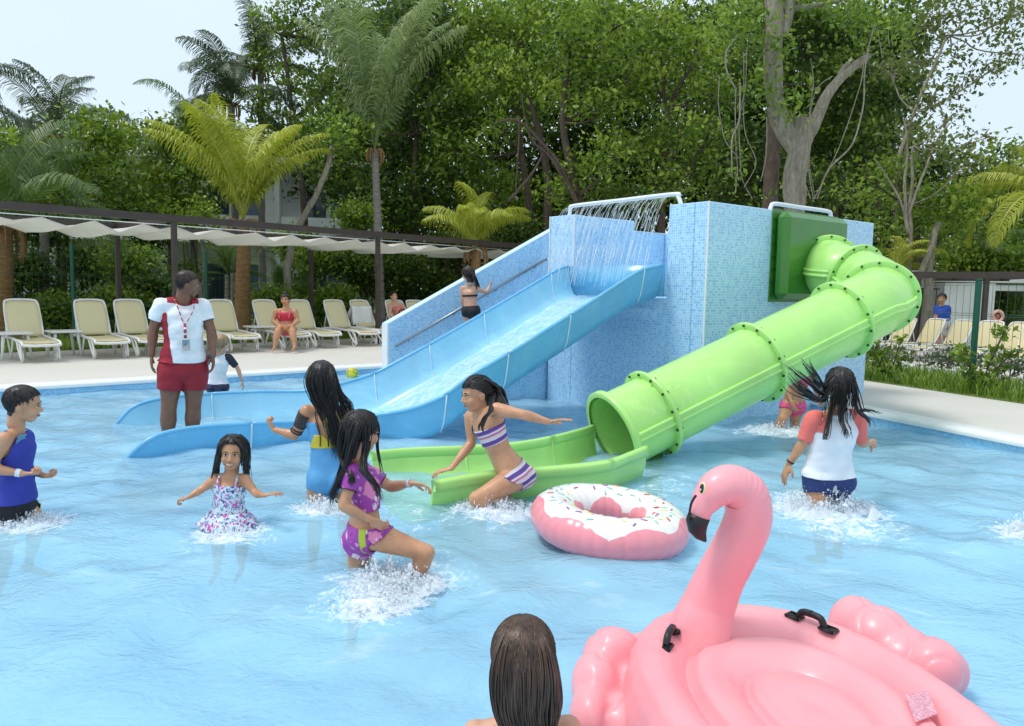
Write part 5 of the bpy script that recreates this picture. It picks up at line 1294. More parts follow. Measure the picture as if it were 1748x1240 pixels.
def person(lbl, Y, H, J, hf, skin, hh, tw=1.0, td=1.0, lim=1.0, vox=.009, hands=None, fine=True, mouth='closed', cat='person', legs=True, face=True, brow=HR_black):
    p = Person(); pt = {k: (Vector(q) if isinstance(q, Vector) else P(q[0], q[1], Y+(q[2] if len(q) > 2 else 0))) for k, q in J.items()}; p.J = pt; p.H = H
    hips = (pt['hipL']+pt['hipR'])/2; shm = (pt['shL']+pt['shR'])/2; neck = pt['neck']; waist = pt.get('waist', hips.lerp(shm, .40))
    ax = uvec(shm-hips); sU = uvec(pt['shR']-pt['shL']); sL = uvec(pt['hipR']-pt['hipL']); fr = uvec(ax.cross(sU)); p.fr = fr; p.side = sU; p.up = ax
    wsh = (pt['shR']-pt['shL']).length/2; whp = max((pt['hipR']-pt['hipL']).length/2, .05*H)
    dn = uvec(hips-waist); sM = uvec(sU+sL)
    st = [(hips+dn*.055*H, .050*H*tw, .85, sL), (hips+dn*.02*H, (whp+.040*H)*tw, .70, sL), (hips, (whp+.044*H)*tw, .68, sL), (hips.lerp(waist, .45), (whp+.032*H)*tw, .68, sL), (waist, .072*H*tw, .72*td, sM), (waist.lerp(shm, .40), .079*H*tw, .70*td, sM),
          (waist.lerp(shm, .72), (.45*wsh+.046*H)*(.5+.5*tw), .66*td, sU), (waist.lerp(shm, .92), wsh*.86, .50*td, sU), (shm+ax*.004*H, wsh*.72, .42, sU), (shm.lerp(neck, .5)+ax*.008*H, max(.045*H, wsh*.42), .60, sU), (neck, .030*H, .95, sU)]
    p.st = st; m = MB(); lst = [s[0] for s in st]
    m.tube([lst[0]+dn*.02*H]+lst, [.02*H]+[s[1] for s in st], 24, True, [.9]+[s[2] for s in st], [sL]+[s[3] for s in st])
    for s_ in ('L', 'R'):      # buttocks, shoulders
        m.capsule(shm.lerp(neck, .42), pt['sh'+s_].lerp(shm, .12), .026*H, .030*H*lim, 10)
        m.ell(hips.lerp(pt['hip'+s_], .9)-fr*.030*H+dn*.015*H, (.052*H*tw, .046*H, .052*H), None, 12, 8)
        m.ell(pt['sh'+s_], .034*H*lim, None, 12, 8)
        sh, el, wr = pt['sh'+s_], pt['el'+s_], pt['wr'+s_]
        m.capsule(sh, el, .033*H*lim, .0225*H*lim, 12, mid=[(.3, .031*H*lim), (.75, .0235*H*lim)]); m.capsule(el, wr, .0225*H*lim, .0150*H*lim, 12, mid=[(.25, .0245*H*lim), (.75, .0165*H*lim)])
        if legs:
            hp, kn, an = pt['hip'+s_], pt['kn'+s_], pt['an'+s_]
            m.capsule(hp, kn, .056*H*lim, .035*H*lim, 14, mid=[(.3, .053*H*lim), (.8, .037*H*lim)]); m.capsule(kn, an, .0345*H*lim, .020*H*lim, 12, mid=[(.28, .0375*H*lim), (.75, .0235*H*lim)])
            toe = pt.get('toe'+s_, an+uvec(fr+V(0, 0, -.25))*.105*H-V(0, 0, .02*H)); m.capsule(an-V(0, 0, .012*H)-fr*.015*H, toe, .022*H, .015*H, 10, flat=.8)
    hd = pt['head']; up = uvec(hd-neck); hf = Vector(hf); up = uvec(up*.55+V(0, 0, 1)*.45); hf = uvec(hf-up*hf.dot(up)); hs = hf.cross(up)
    m.capsule(neck-ax*.03*H, hd-up*.20*hh-hf*.10*hh, .033*H*min(1.15, lim), .029*H*min(1.15, lim), 14)
    Vb, Fb = remesh(m, vox, 7, .5)
    Fm = Matrix((hs, hf, up)).transposed(); h = MB(); p.hm = Fm; p.hc = hd; p.hh = hh
    def hp_(s, f, u_): return hd+Fm @ (Vector((s, f, u_))*hh)
    p.hp = hp_
    def he(c, r, seg=16, rg=10): h.ell(hp_(*c), tuple(q*hh for q in r), Fm, seg, rg)
    he((0, -.06, .11), (.345, .42, .375), 24, 16); he((0, .08, -.10), (.265, .30, .35), 20, 14); he((0, .19, -.34), (.16, .15, .125)); he((0, .02, -.28), (.23, .24, .16))
    for sg in (-1, 1):
        he((sg*.135, .225, -.15), (.12, .13, .14)); he((sg*.34, -.03, -.06), (.035, .085, .12)); he((sg*.355, -.045, -.03), (.03, .075, .085)); he((sg*.045, .385, -.145), (.04, .045, .035), 8, 6)
    he((0, .27, .075), (.22, .11, .075)); he((0, .305, -.245), (.11, .075, .085)); he((0, .345, -.225), (.085, .06, .02), 10, 6); he((0, .335, -.29), (.075, .06, .022), 10, 6)
    h.capsule(hp_(0, .34, .04), hp_(0, .425, -.115), .034*hh, .050*hh, 10); h.capsule(hp_(0, -.12, -.1), hp_(0, -.14, -.55), .22*hh, .20*hh, 14)
    Vh, Fh = remesh(h, .016*hh if fine else .03*hh, 3, .45)
    Vs = [Vb, Vh]; Fs = [Fb, Fh]; p.body = (Vb, Fb); p.headmesh = (Vh, Fh)
    for s_ in ('L', 'R'):
        hk = (hands or {}).get(s_, {}); el, wr = pt['el'+s_], pt['wr'+s_]; d = Vector(hk['d']) if 'd' in hk else wr-el; n = Vector(hk.get('n', p.side*(1 if s_ == 'L' else -1)))
        if hk.get('skip'): continue
        q = hand(wr+uvec(d)*.004, d, n, hk.get('len', .105*H), hk.get('curl', .3), hk.get('thumb', 1 if s_ == 'L' else -1), hk.get('spread', .12), .0028 if fine else .005); Vs.append(q[0]); Fs.append(q[1])
    base = (hips.x, hips.y, min(-.45, min(pt['anL'].z, pt['anR'].z)) if legs else -.45)
    r = empty('person', base, 0, lbl, cat); p.root = r
    AV = []; AF = []; n = 0
    for a, b in zip(Vs, Fs): AV.append(a); AF += [tuple(i+n for i in f) for f in b]; n += len(a)
    arrays_to('body', np.concatenate(AV), AF, skin, r)
    # bones for garments
    p.bones = {}
    for s_ in ('L', 'R'):
        p.bones['uarm'+s_] = (pt['sh'+s_], pt['el'+s_], .030*H*lim); p.bones['farm'+s_] = (pt['el'+s_], pt['wr'+s_], .020*H*lim)
        if legs: p.bones['thigh'+s_] = (pt['hip'+s_]+dn*.03*H, pt['kn'+s_], .044*H*lim); p.bones['shin'+s_] = (pt['kn'+s_], pt['an'+s_], .028*H*lim)
    fc = np.array([np.mean(Vb[list(f)], axis=0) for f in Fb]); sc0 = []
    names = list(p.bones)
    for nme in names:
        a, b, rr = p.bones[nme]; a = np.array(a); b = np.array(b); ab = b-a; t = np.clip(((fc-a)@ab)/(ab@ab), 0, 1); dd = np.linalg.norm(fc-(a+t[:, None]*ab), axis=1)/rr; sc0.append(dd)
    best = np.full(len(fc), 1e9); tpar = np.zeros(len(fc)); cum = [0]
    for a, b in zip(st, st[1:]): cum.append(cum[-1]+(b[0]-a[0]).length)
    tot = cum[-1]
    for i, (a, b) in enumerate(zip(st, st[1:])):
        A_ = np.array(a[0]); B_ = np.array(b[0]); ab = B_-A_; t = np.clip(((fc-A_)@ab)/(ab@ab+1e-12), 0, 1); q = fc-(A_+t[:, None]*ab); sd = np.array(uvec(a[3]+b[3])); w_ = a[1]+(b[1]-a[1])*t; d_ = w_*(a[2]+(b[2]-a[2])*t)
        x = q@sd; y = np.linalg.norm(q-x[:, None]*sd, axis=1); dd = np.sqrt((x/w_)**2+(y/d_)**2); k = dd < best; best[k] = dd[k]; tpar[k] = (cum[i]+t[k]*(cum[i+1]-cum[i]))/tot
    sc0.append(best*1.0); names.append('torso'); lab = np.argmin(np.stack(sc0), axis=0); p.lab = [names[i] for i in lab]; p.tot = tot; p.cum = cum
    if face:
        for sg in (-1, 1):
            e = MB(); e.ell(hp_(sg*.125, .325, .0), (.056*hh, .038*hh, .023*hh), Fm, 12, 8); eo = e.build('eye', M_eyew, r)
            e = MB(); e.ell(hp_(sg*.125, .355, .0), (.027*hh, .016*hh, .022*hh), Fm, 10, 6); e.build('iris', M_iris, eo)
            e = MB(); e.tube([hp_(sg*.055, .365, .085), hp_(sg*.12, .365, .105), hp_(sg*.20, .32, .085)], [.012*hh, .014*hh, .007*hh], 6); e.build('eyebrow', brow, r)
            e = MB(); e.tube([hp_(sg*.07, .355, .02), hp_(sg*.125, .372, .035), hp_(sg*.19, .325, .018)], [.006*hh, .009*hh, .005*hh], 6); e.build('eyelid', brow, r)
        e = MB(); e.tube(catmull([hp_(-.095, .345, -.235), hp_(-.05, .392, -.262), hp_(0, .402, -.268), hp_(.05, .392, -.262), hp_(.095, .345, -.235)], 4), [.008*hh]+[.017*hh]*15+[.008*hh], 8, flat=.6); e.build('lips', M_lip, r)
        if mouth == 'smile':
            e = MB(); e.tube(catmull([hp_(-.075, .372, -.240), hp_(0, .415, -.262), hp_(.075, .372, -.240)], 4), .011*hh, 6); e.build('teeth', M_teeth, r)
    return p
def torso_at(p, t):
    s = t*p.tot
    for i in range(len(p.st)-1):
        if s <= p.cum[i+1] or i == len(p.st)-2:
            f = (s-p.cum[i])/max(1e-6, p.cum[i+1]-p.cum[i]); a, b = p.st[i][0], p.st[i+1][0]
            j0, j1 = max(0, i-1), min(len(p.st)-1, i+2); return a.lerp(b, f), uvec(p.st[j1][0]-p.st[j0][0])
def garment(p, name, mat, spec, off=.006, planes=(), thick=.005, wr=0.0, loose=None, seed=0, label=None, smooth=2):
    """spec {bone: (t0, t1)}: keep that stretch of each bone's skin, moved outwards"""
    Vb, Fb = p.body; bmA = bmesh.new()
    for bone, (t0, t1) in spec.items():
        fs = [f for f, l in zip(Fb, p.lab) if l == bone]
        if not fs: continue
        bm = bmesh.new(); idx = {}
        for f in fs:
            vs = []
            for i in f:
                if i not in idx: idx[i] = bm.verts.new(Vb[i])
                vs.append(idx[i])
            try: bm.faces.new(vs)
            except ValueError: pass
        if bone == 'torso': c0, n0 = torso_at(p, t0); c1, n1 = torso_at(p, t1)
        else:
            a, b, _ = p.bones[bone]; n0 = n1 = uvec(b-a); c0 = a.lerp(b, t0); c1 = a.lerp(b, t1)
        if t0 > 0: bmesh.ops.bisect_plane(bm, geom=bm.verts[:]+bm.edges[:]+bm.faces[:], plane_co=c0, plane_no=-n0, clear_outer=True)
        if t1 < 1: bmesh.ops.bisect_plane(bm, geom=bm.verts[:]+bm.edges[:]+bm.faces[:], plane_co=c1, plane_no=n1, clear_outer=True)
        me = bpy.data.meshes.new('t'); bm.to_mesh(me); bm.free(); bmA.from_mesh(me); bpy.data.meshes.remove(me)
    bmesh.ops.remove_doubles(bmA, verts=bmA.verts[:], dist=.0004)
    for co, no in planes: bmesh.ops.bisect_plane(bmA, geom=bmA.verts[:]+bmA.edges[:]+bmA.faces[:], plane_co=Vector(co), plane_no=Vector(no), clear_outer=True)
    for _ in range(smooth): bmesh.ops.smooth_vert(bmA, verts=[v_ for v_ in bmA.verts if not v_.is_boundary], factor=.5, use_axis_x=True, use_axis_y=True, use_axis_z=True)
    bmA.normal_update()
    if not bmA.verts: bmA.free(); return None
    mv = []
    for v_ in bmA.verts:
        q = v_.co; k = off+(loose(q) if loose else 0)
        if wr: k += wr*(mnoise.noise(Vector((q.x*9+seed, q.y*9, q.z*16)))+.5*mnoise.noise(Vector((q.x*24, q.y*24+seed, q.z*30))))
        mv.append(v_.co+v_.normal*k)
    for v_, c in zip(bmA.verts, mv): v_.co = c-wloc(p.root)
    me = bpy.data.meshes.new(name); bmA.to_mesh(me); bmA.free(); me.materials.append(mat); me.polygons.foreach_set('use_smooth', [True]*len(me.polygons))
    o = link(name, me, p.root, thick)
    if label: o['label'] = label
    return o
def haircap(p, mat, off=.05, hairline=.27, back=-.42, ears=True, noise_=.012, name='hair', slope=1.0, side_low=-.08, ncomb=420, clen=.35, crad=.0034, comb=(-.35, .9), pull=None, jit=1.0):
    """shell over the scalp; hairline = height at the forehead"""
    Vh, Fh = p.headmesh; hh = p.hh; Mi = p.hm.transposed(); keep = []; cc = {}
    def loc_(i):
        if i not in cc: cc[i] = (Mi @ (Vector(Vh[i])-p.hc))/hh
        return cc[i]
    def ok(q):
        s, f, u_ = q
        if f > .02: lim = side_low+.10+(hairline-side_low-.10)*min(1, (f-.02)/.25)**.6
        elif f > -.10: lim = side_low+.10*((f+.10)/.12)
        else: lim = side_low+(back-side_low)*min(1, (-.10-f)/.10)
        return u_ > lim
    idx = {}; vs = []; fs = []
    for f in Fh:
        if all(ok(loc_(i)) for i in f):
            t = []
            for i in f:
                if i not in idx: idx[i] = len(vs); vs.append(i)
                t.append(idx[i])
            fs.append(tuple(t))
    out = []
    for i in vs:
        q = loc_(i); s, f, u_ = q; c = Vector((0, -.06, .10)); d = (Vector(q)-c); n = d.normalized()
        if abs(s) > .30 and f > -.14 and u_ < .08: n = Vector((math.copysign(.3, s), -.2, .2))
        k = off*(1+.0)+noise_*mnoise.noise(Vector((s*16, f*5, u_*5)))
        out.append(p.hc+p.hm @ ((Vector(q)+n*k)*hh))
    m = MB(); m.add(out, fs); cap = m.build(name, mat, p.root, solid=.012*hh/.2)
    # combed locks lying on the shell
    g = random.Random(len(out)); k = MB(); up_ = p.hm @ Vector((0, 0, 1)); bk = p.hm @ Vector((0, -1, 0)); c_ = p.hp(0, -.06, .10)
    def surf(d):
        q = p.hm.transposed() @ d; r_ = 1/math.sqrt((q.x/.345)**2+(q.y/.42)**2+(q.z/.375)**2); return c_+d*(r_+off+.004)*hh
    crown = p.hm @ Vector((.03, comb[0], comb[1])).normalized()
    for _ in range(ncomb):
        d = out[g.randrange(len(out))]-c_; d.normalize(); ln = clen*g.uniform(.6, 1.2); pts = []
        for i in range(6):
            pts.append(surf(d)+V(g.uniform(-1, 1), g.uniform(-1, 1), g.uniform(-1, 1))*.002*i*.6*clen/.3*jit)
            t_ = (d-crown); t_ = t_-d*t_.dot(d)
            if pull is not None: t_ = (pull-pts[-1]); t_ = t_-d*t_.dot(d)
            if t_.length > 1e-4: t_.normalize()
            d = (d+t_*ln/5/.45+V(g.uniform(-.03, .03), 0, g.uniform(-.03, .03))).normalized()
            q = p.hm.transposed() @ d
            if (q.z < -.30 and q.y > -.2) or q.z < -.75 or (q.y > .75 and q.z < .42): break
        if len(pts) > 2: k.tube(pts, [crad*hh/.2*(1-.8*(i/len(pts))**2) for i in range(len(pts))], 4, True, .6)
    k.build('hair_lock', mat, p.root); return cap
def strands(p, guides, n, r, mat, seed=1, spread=(.02, .05), name='hair_strand', m=None, flat=.6, seg=5, parent=None, curl=0):
    own = m is None; m = m or MB(); g = random.Random(seed)
    for gi in range(n):
        gd = guides[gi % len(guides)] if len(guides) > 0 else None; pts = catmull(gd, 5); N = len(pts); o0 = V(g.gauss(0, 1), g.gauss(0, 1), g.gauss(0, .4)); ph = g.uniform(0, 6); q = []; ln = g.uniform(.82, 1.0); M_ = max(4, int(N*ln))
        for i in range(M_):
            f = i/(N-1); sp_ = spread[0]+(spread[1]-spread[0])*f; w_ = V(math.sin(ph+f*9), math.cos(ph*1.7+f*8), 0)*(.006*f+curl*f); q.append(pts[i]+o0*sp_+w_)
        m.tube(q, [r*(.55+.45*math.sin(PI*min(1, .25+.6*i/M_)))*(1-.75*(i/M_)**3) for i in range(M_)], seg, True, flat)
    if own: return m.build(name, mat, parent or p.root)
    return m
def band(p, bone, t0, t1, mat, name, off=.004): return garment(p, name, mat, {bone: (t0, t1)}, off, thick=.003, smooth=0)

# --- 1 the standing man
M_shirtw = cloth('polo_white', (.80, .82, .84)); M_shirtr = cloth('polo_red', (.34, .012, .03)); M_shortr = cloth('shorts_red', (.30, .012, .025))
p = person('heavy set man in white and red shirt, red shorts and lanyard standing in the slide', 6.7, 1.72,
    dict(head=(321, 485), neck=(312, 510), shL=(345, 523, .12), shR=(275, 522, -.06), elL=(361, 567, .1), elR=(261, 566, -.06), wrL=(364, 607, .02), wrR=(259, 606, -.1), waist=(314, 580), hipL=(332, 630, .05), hipR=(294, 630, -.03),
         knL=(330, 697, .05), knR=(288, 699, -.04), anL=(327, 762, .08), anR=(286, 764, 0)), (.90, .42, -.03), SK_dark, .235, tw=1.08, td=1.15, lim=1.12, hands={'L': dict(d=(.02, -.05, -1), curl=.25), 'R': dict(d=(-.05, 0, -1), curl=.2)}, brow=HR_black)
nk_ = p.J['neck']
garment(p, 'shorts', M_shortr, {'torso': (.0, .26), 'thighL': (0, .42), 'thighR': (0, .42)}, .018, wr=.006, thick=.006)
garment(p, 'shirt', M_shirtw, {'torso': (.22, .975), 'uarmL': (0, .56), 'uarmR': (0, .56)}, .011, wr=.010, thick=.006, seed=3, planes=[(nk_+p.fr*.055-V(0, 0, .035), uvec(p.fr*.75+V(0, 0, .8)))], loose=lambda q: .018*max(0, min(1, (p.J['shL'].z-q.z)/.5)))
for sg in (-1, 1):
    ctr = (p.J['shL']+p.J['shR'])/2+p.side*(.135 if sg > 0 else -.20)
    garment(p, 'side_panel', M_shirtr, {'torso': (.20, .80)}, .0175, wr=.010, thick=.008, seed=3, planes=[(ctr, uvec(-p.side*sg+V(0, 0, 1)*.10))], loose=lambda q: .018*max(0, min(1, (p.J['shL'].z-q.z)/.5)))
garment(p, 'collar', M_shirtr, {'torso': (.95, .985)}, .014, thick=.006)
haircap(p, HR_dkbr, .014, .33, -.26, side_low=.02, ncomb=1300, clen=.07, crad=.0018)
cm = (p.J['shL']+p.J['shR'])/2; m = MB(); frx = p.fr
M_lany = stripes('lanyard_red', [(.45, .02, .05), (.75, .7, .7), (.45, .02, .05)], .05)
ch = lambda s, z, f=.16: cm+p.side*s+V(0, 0, z)+frx*f
m.tube(catmull([ch(-.07, .05, .06), ch(-.075, -.02, .145), ch(-.02, -.12, .185), ch(.01, -.17, .195)], 5), .010, 6, flat=.4); m.tube(catmull([ch(.07, .05, .06), ch(.055, -.02, .145), ch(.03, -.12, .185), ch(.01, -.17, .195)], 5), .010, 6, flat=.4); m.tube([ch(.01, -.17, .198), ch(.01, -.28, .20)], .013, 6, flat=.4)
m.build('lanyard', M_lany, p.root)
m = MB(); m.box(ch(.01, -.34, .21), (.07, .012, .10), Matrix.Rotation(math.atan2(p.side.y, p.side.x), 3, 'Z'), .003); m.build('name_badge', plain('badge_white', (.75, .78, .8), .3), p.root)

# --- 2 boy at the left edge
p = person('boy in a blue sleeveless top and black shorts at the left picture edge', 4.12, 1.27,
    dict(head=(41, 690), neck=(29, 727), shL=(46, 748, .14), shR=(8, 750, -.12), elL=(44, 800, .16), elR=(-18, 800, -.16), wrL=(74, 812, .06), wrR=(40, 809, -.12), waist=(25, 805), hipL=(30, 862, .07), hipR=(14, 862, -.07),
         knL=(66, 888, .05), knR=(8, 940, -.08), anL=(48, 965, .1), anR=(-6, 1020, -.02)), (.93, .36, -.02), SK_mid, .205, hands={'L': dict(curl=.9, d=(1, -.1, .1), n=(0, -.3, 1)), 'R': dict(curl=1.0, d=(1, 0, .05), n=(0, .3, 1))})
M_bl = cloth('top_blue', (.03, .045, .36)); M_bk = cloth('shorts_black', (.012, .012, .015)); M_yg = cloth('shorts_lime', (.50, .58, .05))
garment(p, 'shorts', M_bk, {'torso': (0, .36), 'thighL': (0, .55), 'thighR': (0, .55)}, .014, wr=.005)
garment(p, 'shorts_hem', M_yg, {'thighL': (.40, .56), 'thighR': (.48, .58)}, .019, wr=.004)
garment(p, 'tank_top', M_bl, {'torso': (.20, .93)}, .014, wr=.008, seed=5, loose=lambda q: .012*max(0, min(1, (p.J['shL'].z-q.z)/.3)))
garment(p, 'shoulder_patch', cloth('top_light_blue', (.12, .30, .45)), {'torso': (.86, .94)}, .017, planes=[(p.J['neck']-p.side*.0, p.side*-1)], thick=.004)
haircap(p, HR_black, .030, .30, -.30, side_low=.04, ncomb=1000, clen=.16, crad=.0022); band(p, 'farmR', .78, .92, plain('wristband_white', (.8, .8, .8), .5), 'wristband')

# --- 3 small smiling girl
p = person('little girl smiling at the camera in a white, pink and blue flowered swimsuit', 4.04, .98,
    dict(head=(396, 773), neck=(393, 808), shL=(417, 818, .0), shR=(369, 818, .0), elL=(437, 843, -.05), elR=(341, 838, -.05), wrL=(452, 846, -.12), wrR=(322, 849, -.1), waist=(391, 852), hipL=(402, 884), hipR=(377, 884),
         knL=(414, 925, -.06), knR=(373, 928, -.02), anL=(412, 968, .04), anR=(370, 972, 0)), (.22, -1, -.10), SK_tan, .192, tw=1.08, mouth='smile', hands={'L': dict(curl=.2, spread=.3, d=(1, -.1, .25), n=(0, 0, -1)), 'R': dict(curl=.9, d=(-1, -.2, -.3), n=(0, 0, -1))})
M_fl = pattern('swimsuit_flowers', (.66, .72, .80), [((.16, .36, .52), .42, 1.3), ((.62, .07, .38), .30, .9), ((.03, .06, .24), .28, 1.1), ((.78, .80, .84), .24, 1.8), ((.30, .10, .35), .18, 1.0)], 34)
garment(p, 'swimsuit', M_fl, {'torso': (0, .80), 'thighL': (0, .08), 'thighR': (0, .08)}, .006, wr=.002)
for s_ in (-1, 1):
    c1_ = (p.J['shL']+p.J['shR'])/2; m = MB(); m.tube(catmull([c1_+p.side*s_*.045-V(0, 0, .055)+p.fr*.058, c1_+p.side*s_*.05+V(0, 0, .0)+p.fr*.045, c1_+p.side*s_*.045+V(0, 0, .022), c1_+p.side*s_*.04-V(0, 0, .05)-p.fr*.05], 4), .006, 6); m.build('strap', M_fl, p.root)
m = MB(); hc = (p.J['hipL']+p.J['hipR'])/2+V(0, 0, .035)
def ruf(i, j):
    a = 2*PI*i; r_ = .088+.055*j+.010*math.sin(a*9)*j; return hc+p.side*(math.cos(a)*r_*1.12)+p.fr*(math.sin(a)*r_*.85)+V(0, 0, -.075*j+.008*math.sin(a*9+1)*j)
m.grid(ruf, 90, 7, True, False); m.build('ruffle_skirt', M_fl, p.root, solid=.003)
haircap(p, HR_black, .035, .30, -.42, side_low=-.25, crad=.0022, ncomb=800); g1 = []
hp = p.hp
gd = [[hp(.12, .05, .47), hp(.33, .0, .25), hp(.42, .0, -.35), hp(.50, .05, -.80)], [hp(.1, -.1, .48), hp(.34, -.15, .2), hp(.40, -.15, -.5), hp(.38, -.1, -1.0)], [hp(-.12, .05, .47), hp(-.33, .0, .25), hp(-.40, .0, -.4), hp(-.42, .08, -.85)], [hp(-.1, -.1, .48), hp(-.34, -.15, .2), hp(-.38, -.12, -.5), hp(-.34, .12, -1.05)], [hp(0, -.3, .4), hp(0, -.45, .0), hp(0, -.4, -.5), hp(0, -.3, -.9)], [hp(.12, .25, .40), hp(.27, .22, .2), hp(.34, .15, -.1), hp(.38, .08, -.5)], [hp(-.1, .25, .40), hp(-.27, .22, .2), hp(-.33, .15, -.1), hp(-.37, .08, -.5)]]
strands(p, gd, 190, .0032, HR_black, 4, (.006, .008))

# --- 4 girl in blue swimsuit, seen from behind
p = person('girl seen from behind, very long black hair, light blue and yellow swimsuit', 4.60, 1.36,
    dict(head=(550, 646), neck=(553, 690), shL=(524, 703, -.02), shR=(588, 704, .02), elL=(503, 744, .0), elR=(600, 762, .05), wrL=(468, 734, .02), wrR=(592, 812, .1), waist=(560, 763), hipL=(546, 812), hipR=(580, 812),
         knL=(538, 888, .04), knR=(588, 884, .14), anL=(534, 965, .0), anR=(592, 960, .1)), (-.12, 1, -.05), SK_tan, .215, hands={'L': dict(curl=1.1, d=(-.5, .1, .8), n=(.5, .6, .3)), 'R': dict(curl=.3)})
M_sb = cloth('swimsuit_blue', (.10, .34, .62)); M_sy = cloth('swimsuit_yellow', (.66, .52, .04)); M_lace = pattern('lace_black', (.02, .02, .02), [((.28, .16, .10), .30, 3.0)], 40)
nb_ = -p.fr
garment(p, 'swimsuit', M_sb, {'torso': (0, .50), 'thighL': (0, .10), 'thighR': (0, .10)}, .006, wr=.002)
c_ = torso_at(p, .62)[0]; 
garment(p, 'swimsuit_side', M_sb, {'torso': (.48, .80)}, .007, planes=[(c_-p.side*.035, uvec(p.side+V(0, 0, .35)))], thick=.004); garment(p, 'swimsuit_side', M_sy, {'torso': (.50, .66)}, .008, planes=[(c_-p.side*.075, uvec(-p.side+V(0, 0, .3))), (c_-p.side*.005, uvec(p.side*.8+V(0, 0, .9)))], thick=.004)
garment(p, 'lace_sleeve', M_lace, {'uarmL': (.08, .62)}, .006, thick=.003); garment(p, 'lace_sleeve', M_lace, {'uarmR': (.08, .62)}, .006, thick=.003)
for t_ in (.72, .82): band(p, 'uarmL', t_, t_+.05, M_black, 'arm_band', .006)
m = MB(); c1_ = (p.J['shL']+p.J['shR'])/2
for a, b in ((-.055, -.03), (.05, .02)): m.tube(catmull([c1_+p.side*a+V(0, 0, .03), c1_+p.side*a*1.05+nb_*.06+V(0, 0, -.02), c1_+p.side*b+nb_*.085+V(0, 0, -.12), c1_+p.side*b+nb_*.08+V(0, 0, -.2)], 4), .004, 6)
m.build('strap', M_black, p.root)
haircap(p, HR_black, .035, .28, -.55, side_low=-.35, crad=.0022, ncomb=800); hp = p.hp
gd = [[hp(x, -.20, .38), hp(x*1.5, -.50, .0), hp(x*1.3+.08, -.50, -.5), hp(x*.8+.24, -.50, -1.0), hp(x*.6+.42, -.50, -1.7), hp(x*.5+.45, -.48, -2.1-abs(x))] for x in (-.22, -.14, -.07, 0, .08, .16, .24)]
gd += [[hp(.28, 0, .2), hp(.45, -.2, -.4), hp(.62, -.2, -1.0), hp(.7, -.2, -1.7)], [hp(.30, 0, .2), hp(.50, -.2, -.4), hp(.72, -.1, -.8), hp(.80, -.1, -1.4)]]
strands(p, gd, 300, .0036, HR_black, 6, (.007, .011), curl=.007)
strands(p, [[hp(.10, -.56, -.9), hp(.22, -.58, -1.4), hp(.30, -.56, -2.0)], [hp(.30, -.5, -.9), hp(.4, -.52, -1.4), hp(.42, -.5, -1.9)]], 8, .004, plain('hair_highlight', (.30, .25, .05), .4), 8, (.008, .018), curl=.008)

# --- 5 running girl in purple
p = person('girl striding right in a purple flowered rash top and bottoms, long black hair', 3.42, 1.17,
    dict(head=(617, 737), neck=(608, 790), shL=(634, 812, .11), shR=(602, 808, -.10), elL=(668, 832, .12), elR=(586, 864, -.15), wrL=(702, 825, .06), wrR=(632, 887, -.13), waist=(622, 866), hipL=(617, 916, .055), hipR=(630, 912, -.055),
         knL=(609, 1004, .07), knR=(728, 944, -.10), anL=(600, 1105, .12), anR=(697, 1012, -.03)), (.72, .69, -.08), SK_tan, .20, td=1.05, vox=.0075,
    hands={'L': dict(curl=.35, d=(1, -.1, -.12), n=(0, -.4, -1), spread=.2), 'R': dict(curl=.45, d=(.75, .15, -.45), n=(0, 1, .2))})
M_pur = pattern('rash_purple', (.36, .05, .36), [((.72, .22, .40), .42, .55), ((.78, .62, .66), .26, .75), ((.05, .30, .50), .17, .7), ((.68, .30, .52), .22, 1.3), ((.20, .03, .24), .18, 1.1)], 17)
garment(p, 'rash_top', M_pur, {'torso': (.47, .955), 'uarmR': (0, .50), 'uarmL': (0, .50)}, .008, wr=.004, seed=2)
garment(p, 'sleeve_hem', M_black, {'uarmR': (.485, .515), 'uarmL': (.485, .515)}, .010, thick=.004, smooth=0)
garment(p, 'swim_bottoms', M_pur, {'torso': (0, .30), 'thighL': (0, .16), 'thighR': (0, .06)}, .007, wr=.002)
garment(p, 'swim_bottoms_panel', M_yg, {'torso': (.03, .30)}, .009, planes=[(torso_at(p, .2)[0]+p.fr*.018, -p.fr), (torso_at(p, .2)[0]+p.fr*.05, p.fr), (torso_at(p, .2)[0], -p.side)], thick=.004)
band(p, 'farmL', .86, .97, plain('wristband_silver', (.6, .62, .65), .3), 'wristband')
haircap(p, HR_black, .032, .26, -.55, side_low=.02, crad=.0022, ncomb=900); hp = p.hp
m = MB(); mm = strands(p, [[hp(.1, -.1, .46), hp(.30, -.25, .25), hp(.36, -.42, -.1), P(590, 800, 3.30), P(574, 835, 3.28), P(566, 868, 3.28)], [hp(.0, -.2, .45), hp(.2, -.42, .1), hp(.2, -.48, -.3), P(583, 800, 3.36), P(570, 835, 3.36), P(560, 850, 3.36)], [hp(.0, -.3, .4), hp(.0, -.5, .0), hp(.05, -.48, -.5), P(600, 812, 3.27), P(600, 830, 3.25)]], 150, .0034, HR_black, 3, (.008, .008), m=m)
strands(p, [[hp(.2, -.15, .40), hp(.38, -.15, .1), hp(.38, -.12, -.25), P(622, 800, 3.26), P(642, 828, 3.22), P(650, 858, 3.22)], [hp(.2, -.05, .42), hp(.36, -.05, .15), hp(.40, -.1, -.3), P(618, 800, 3.24), P(636, 822, 3.22), P(646, 846, 3.22)]], 60, .0034, HR_black, 5, (.006, .006), m=m)
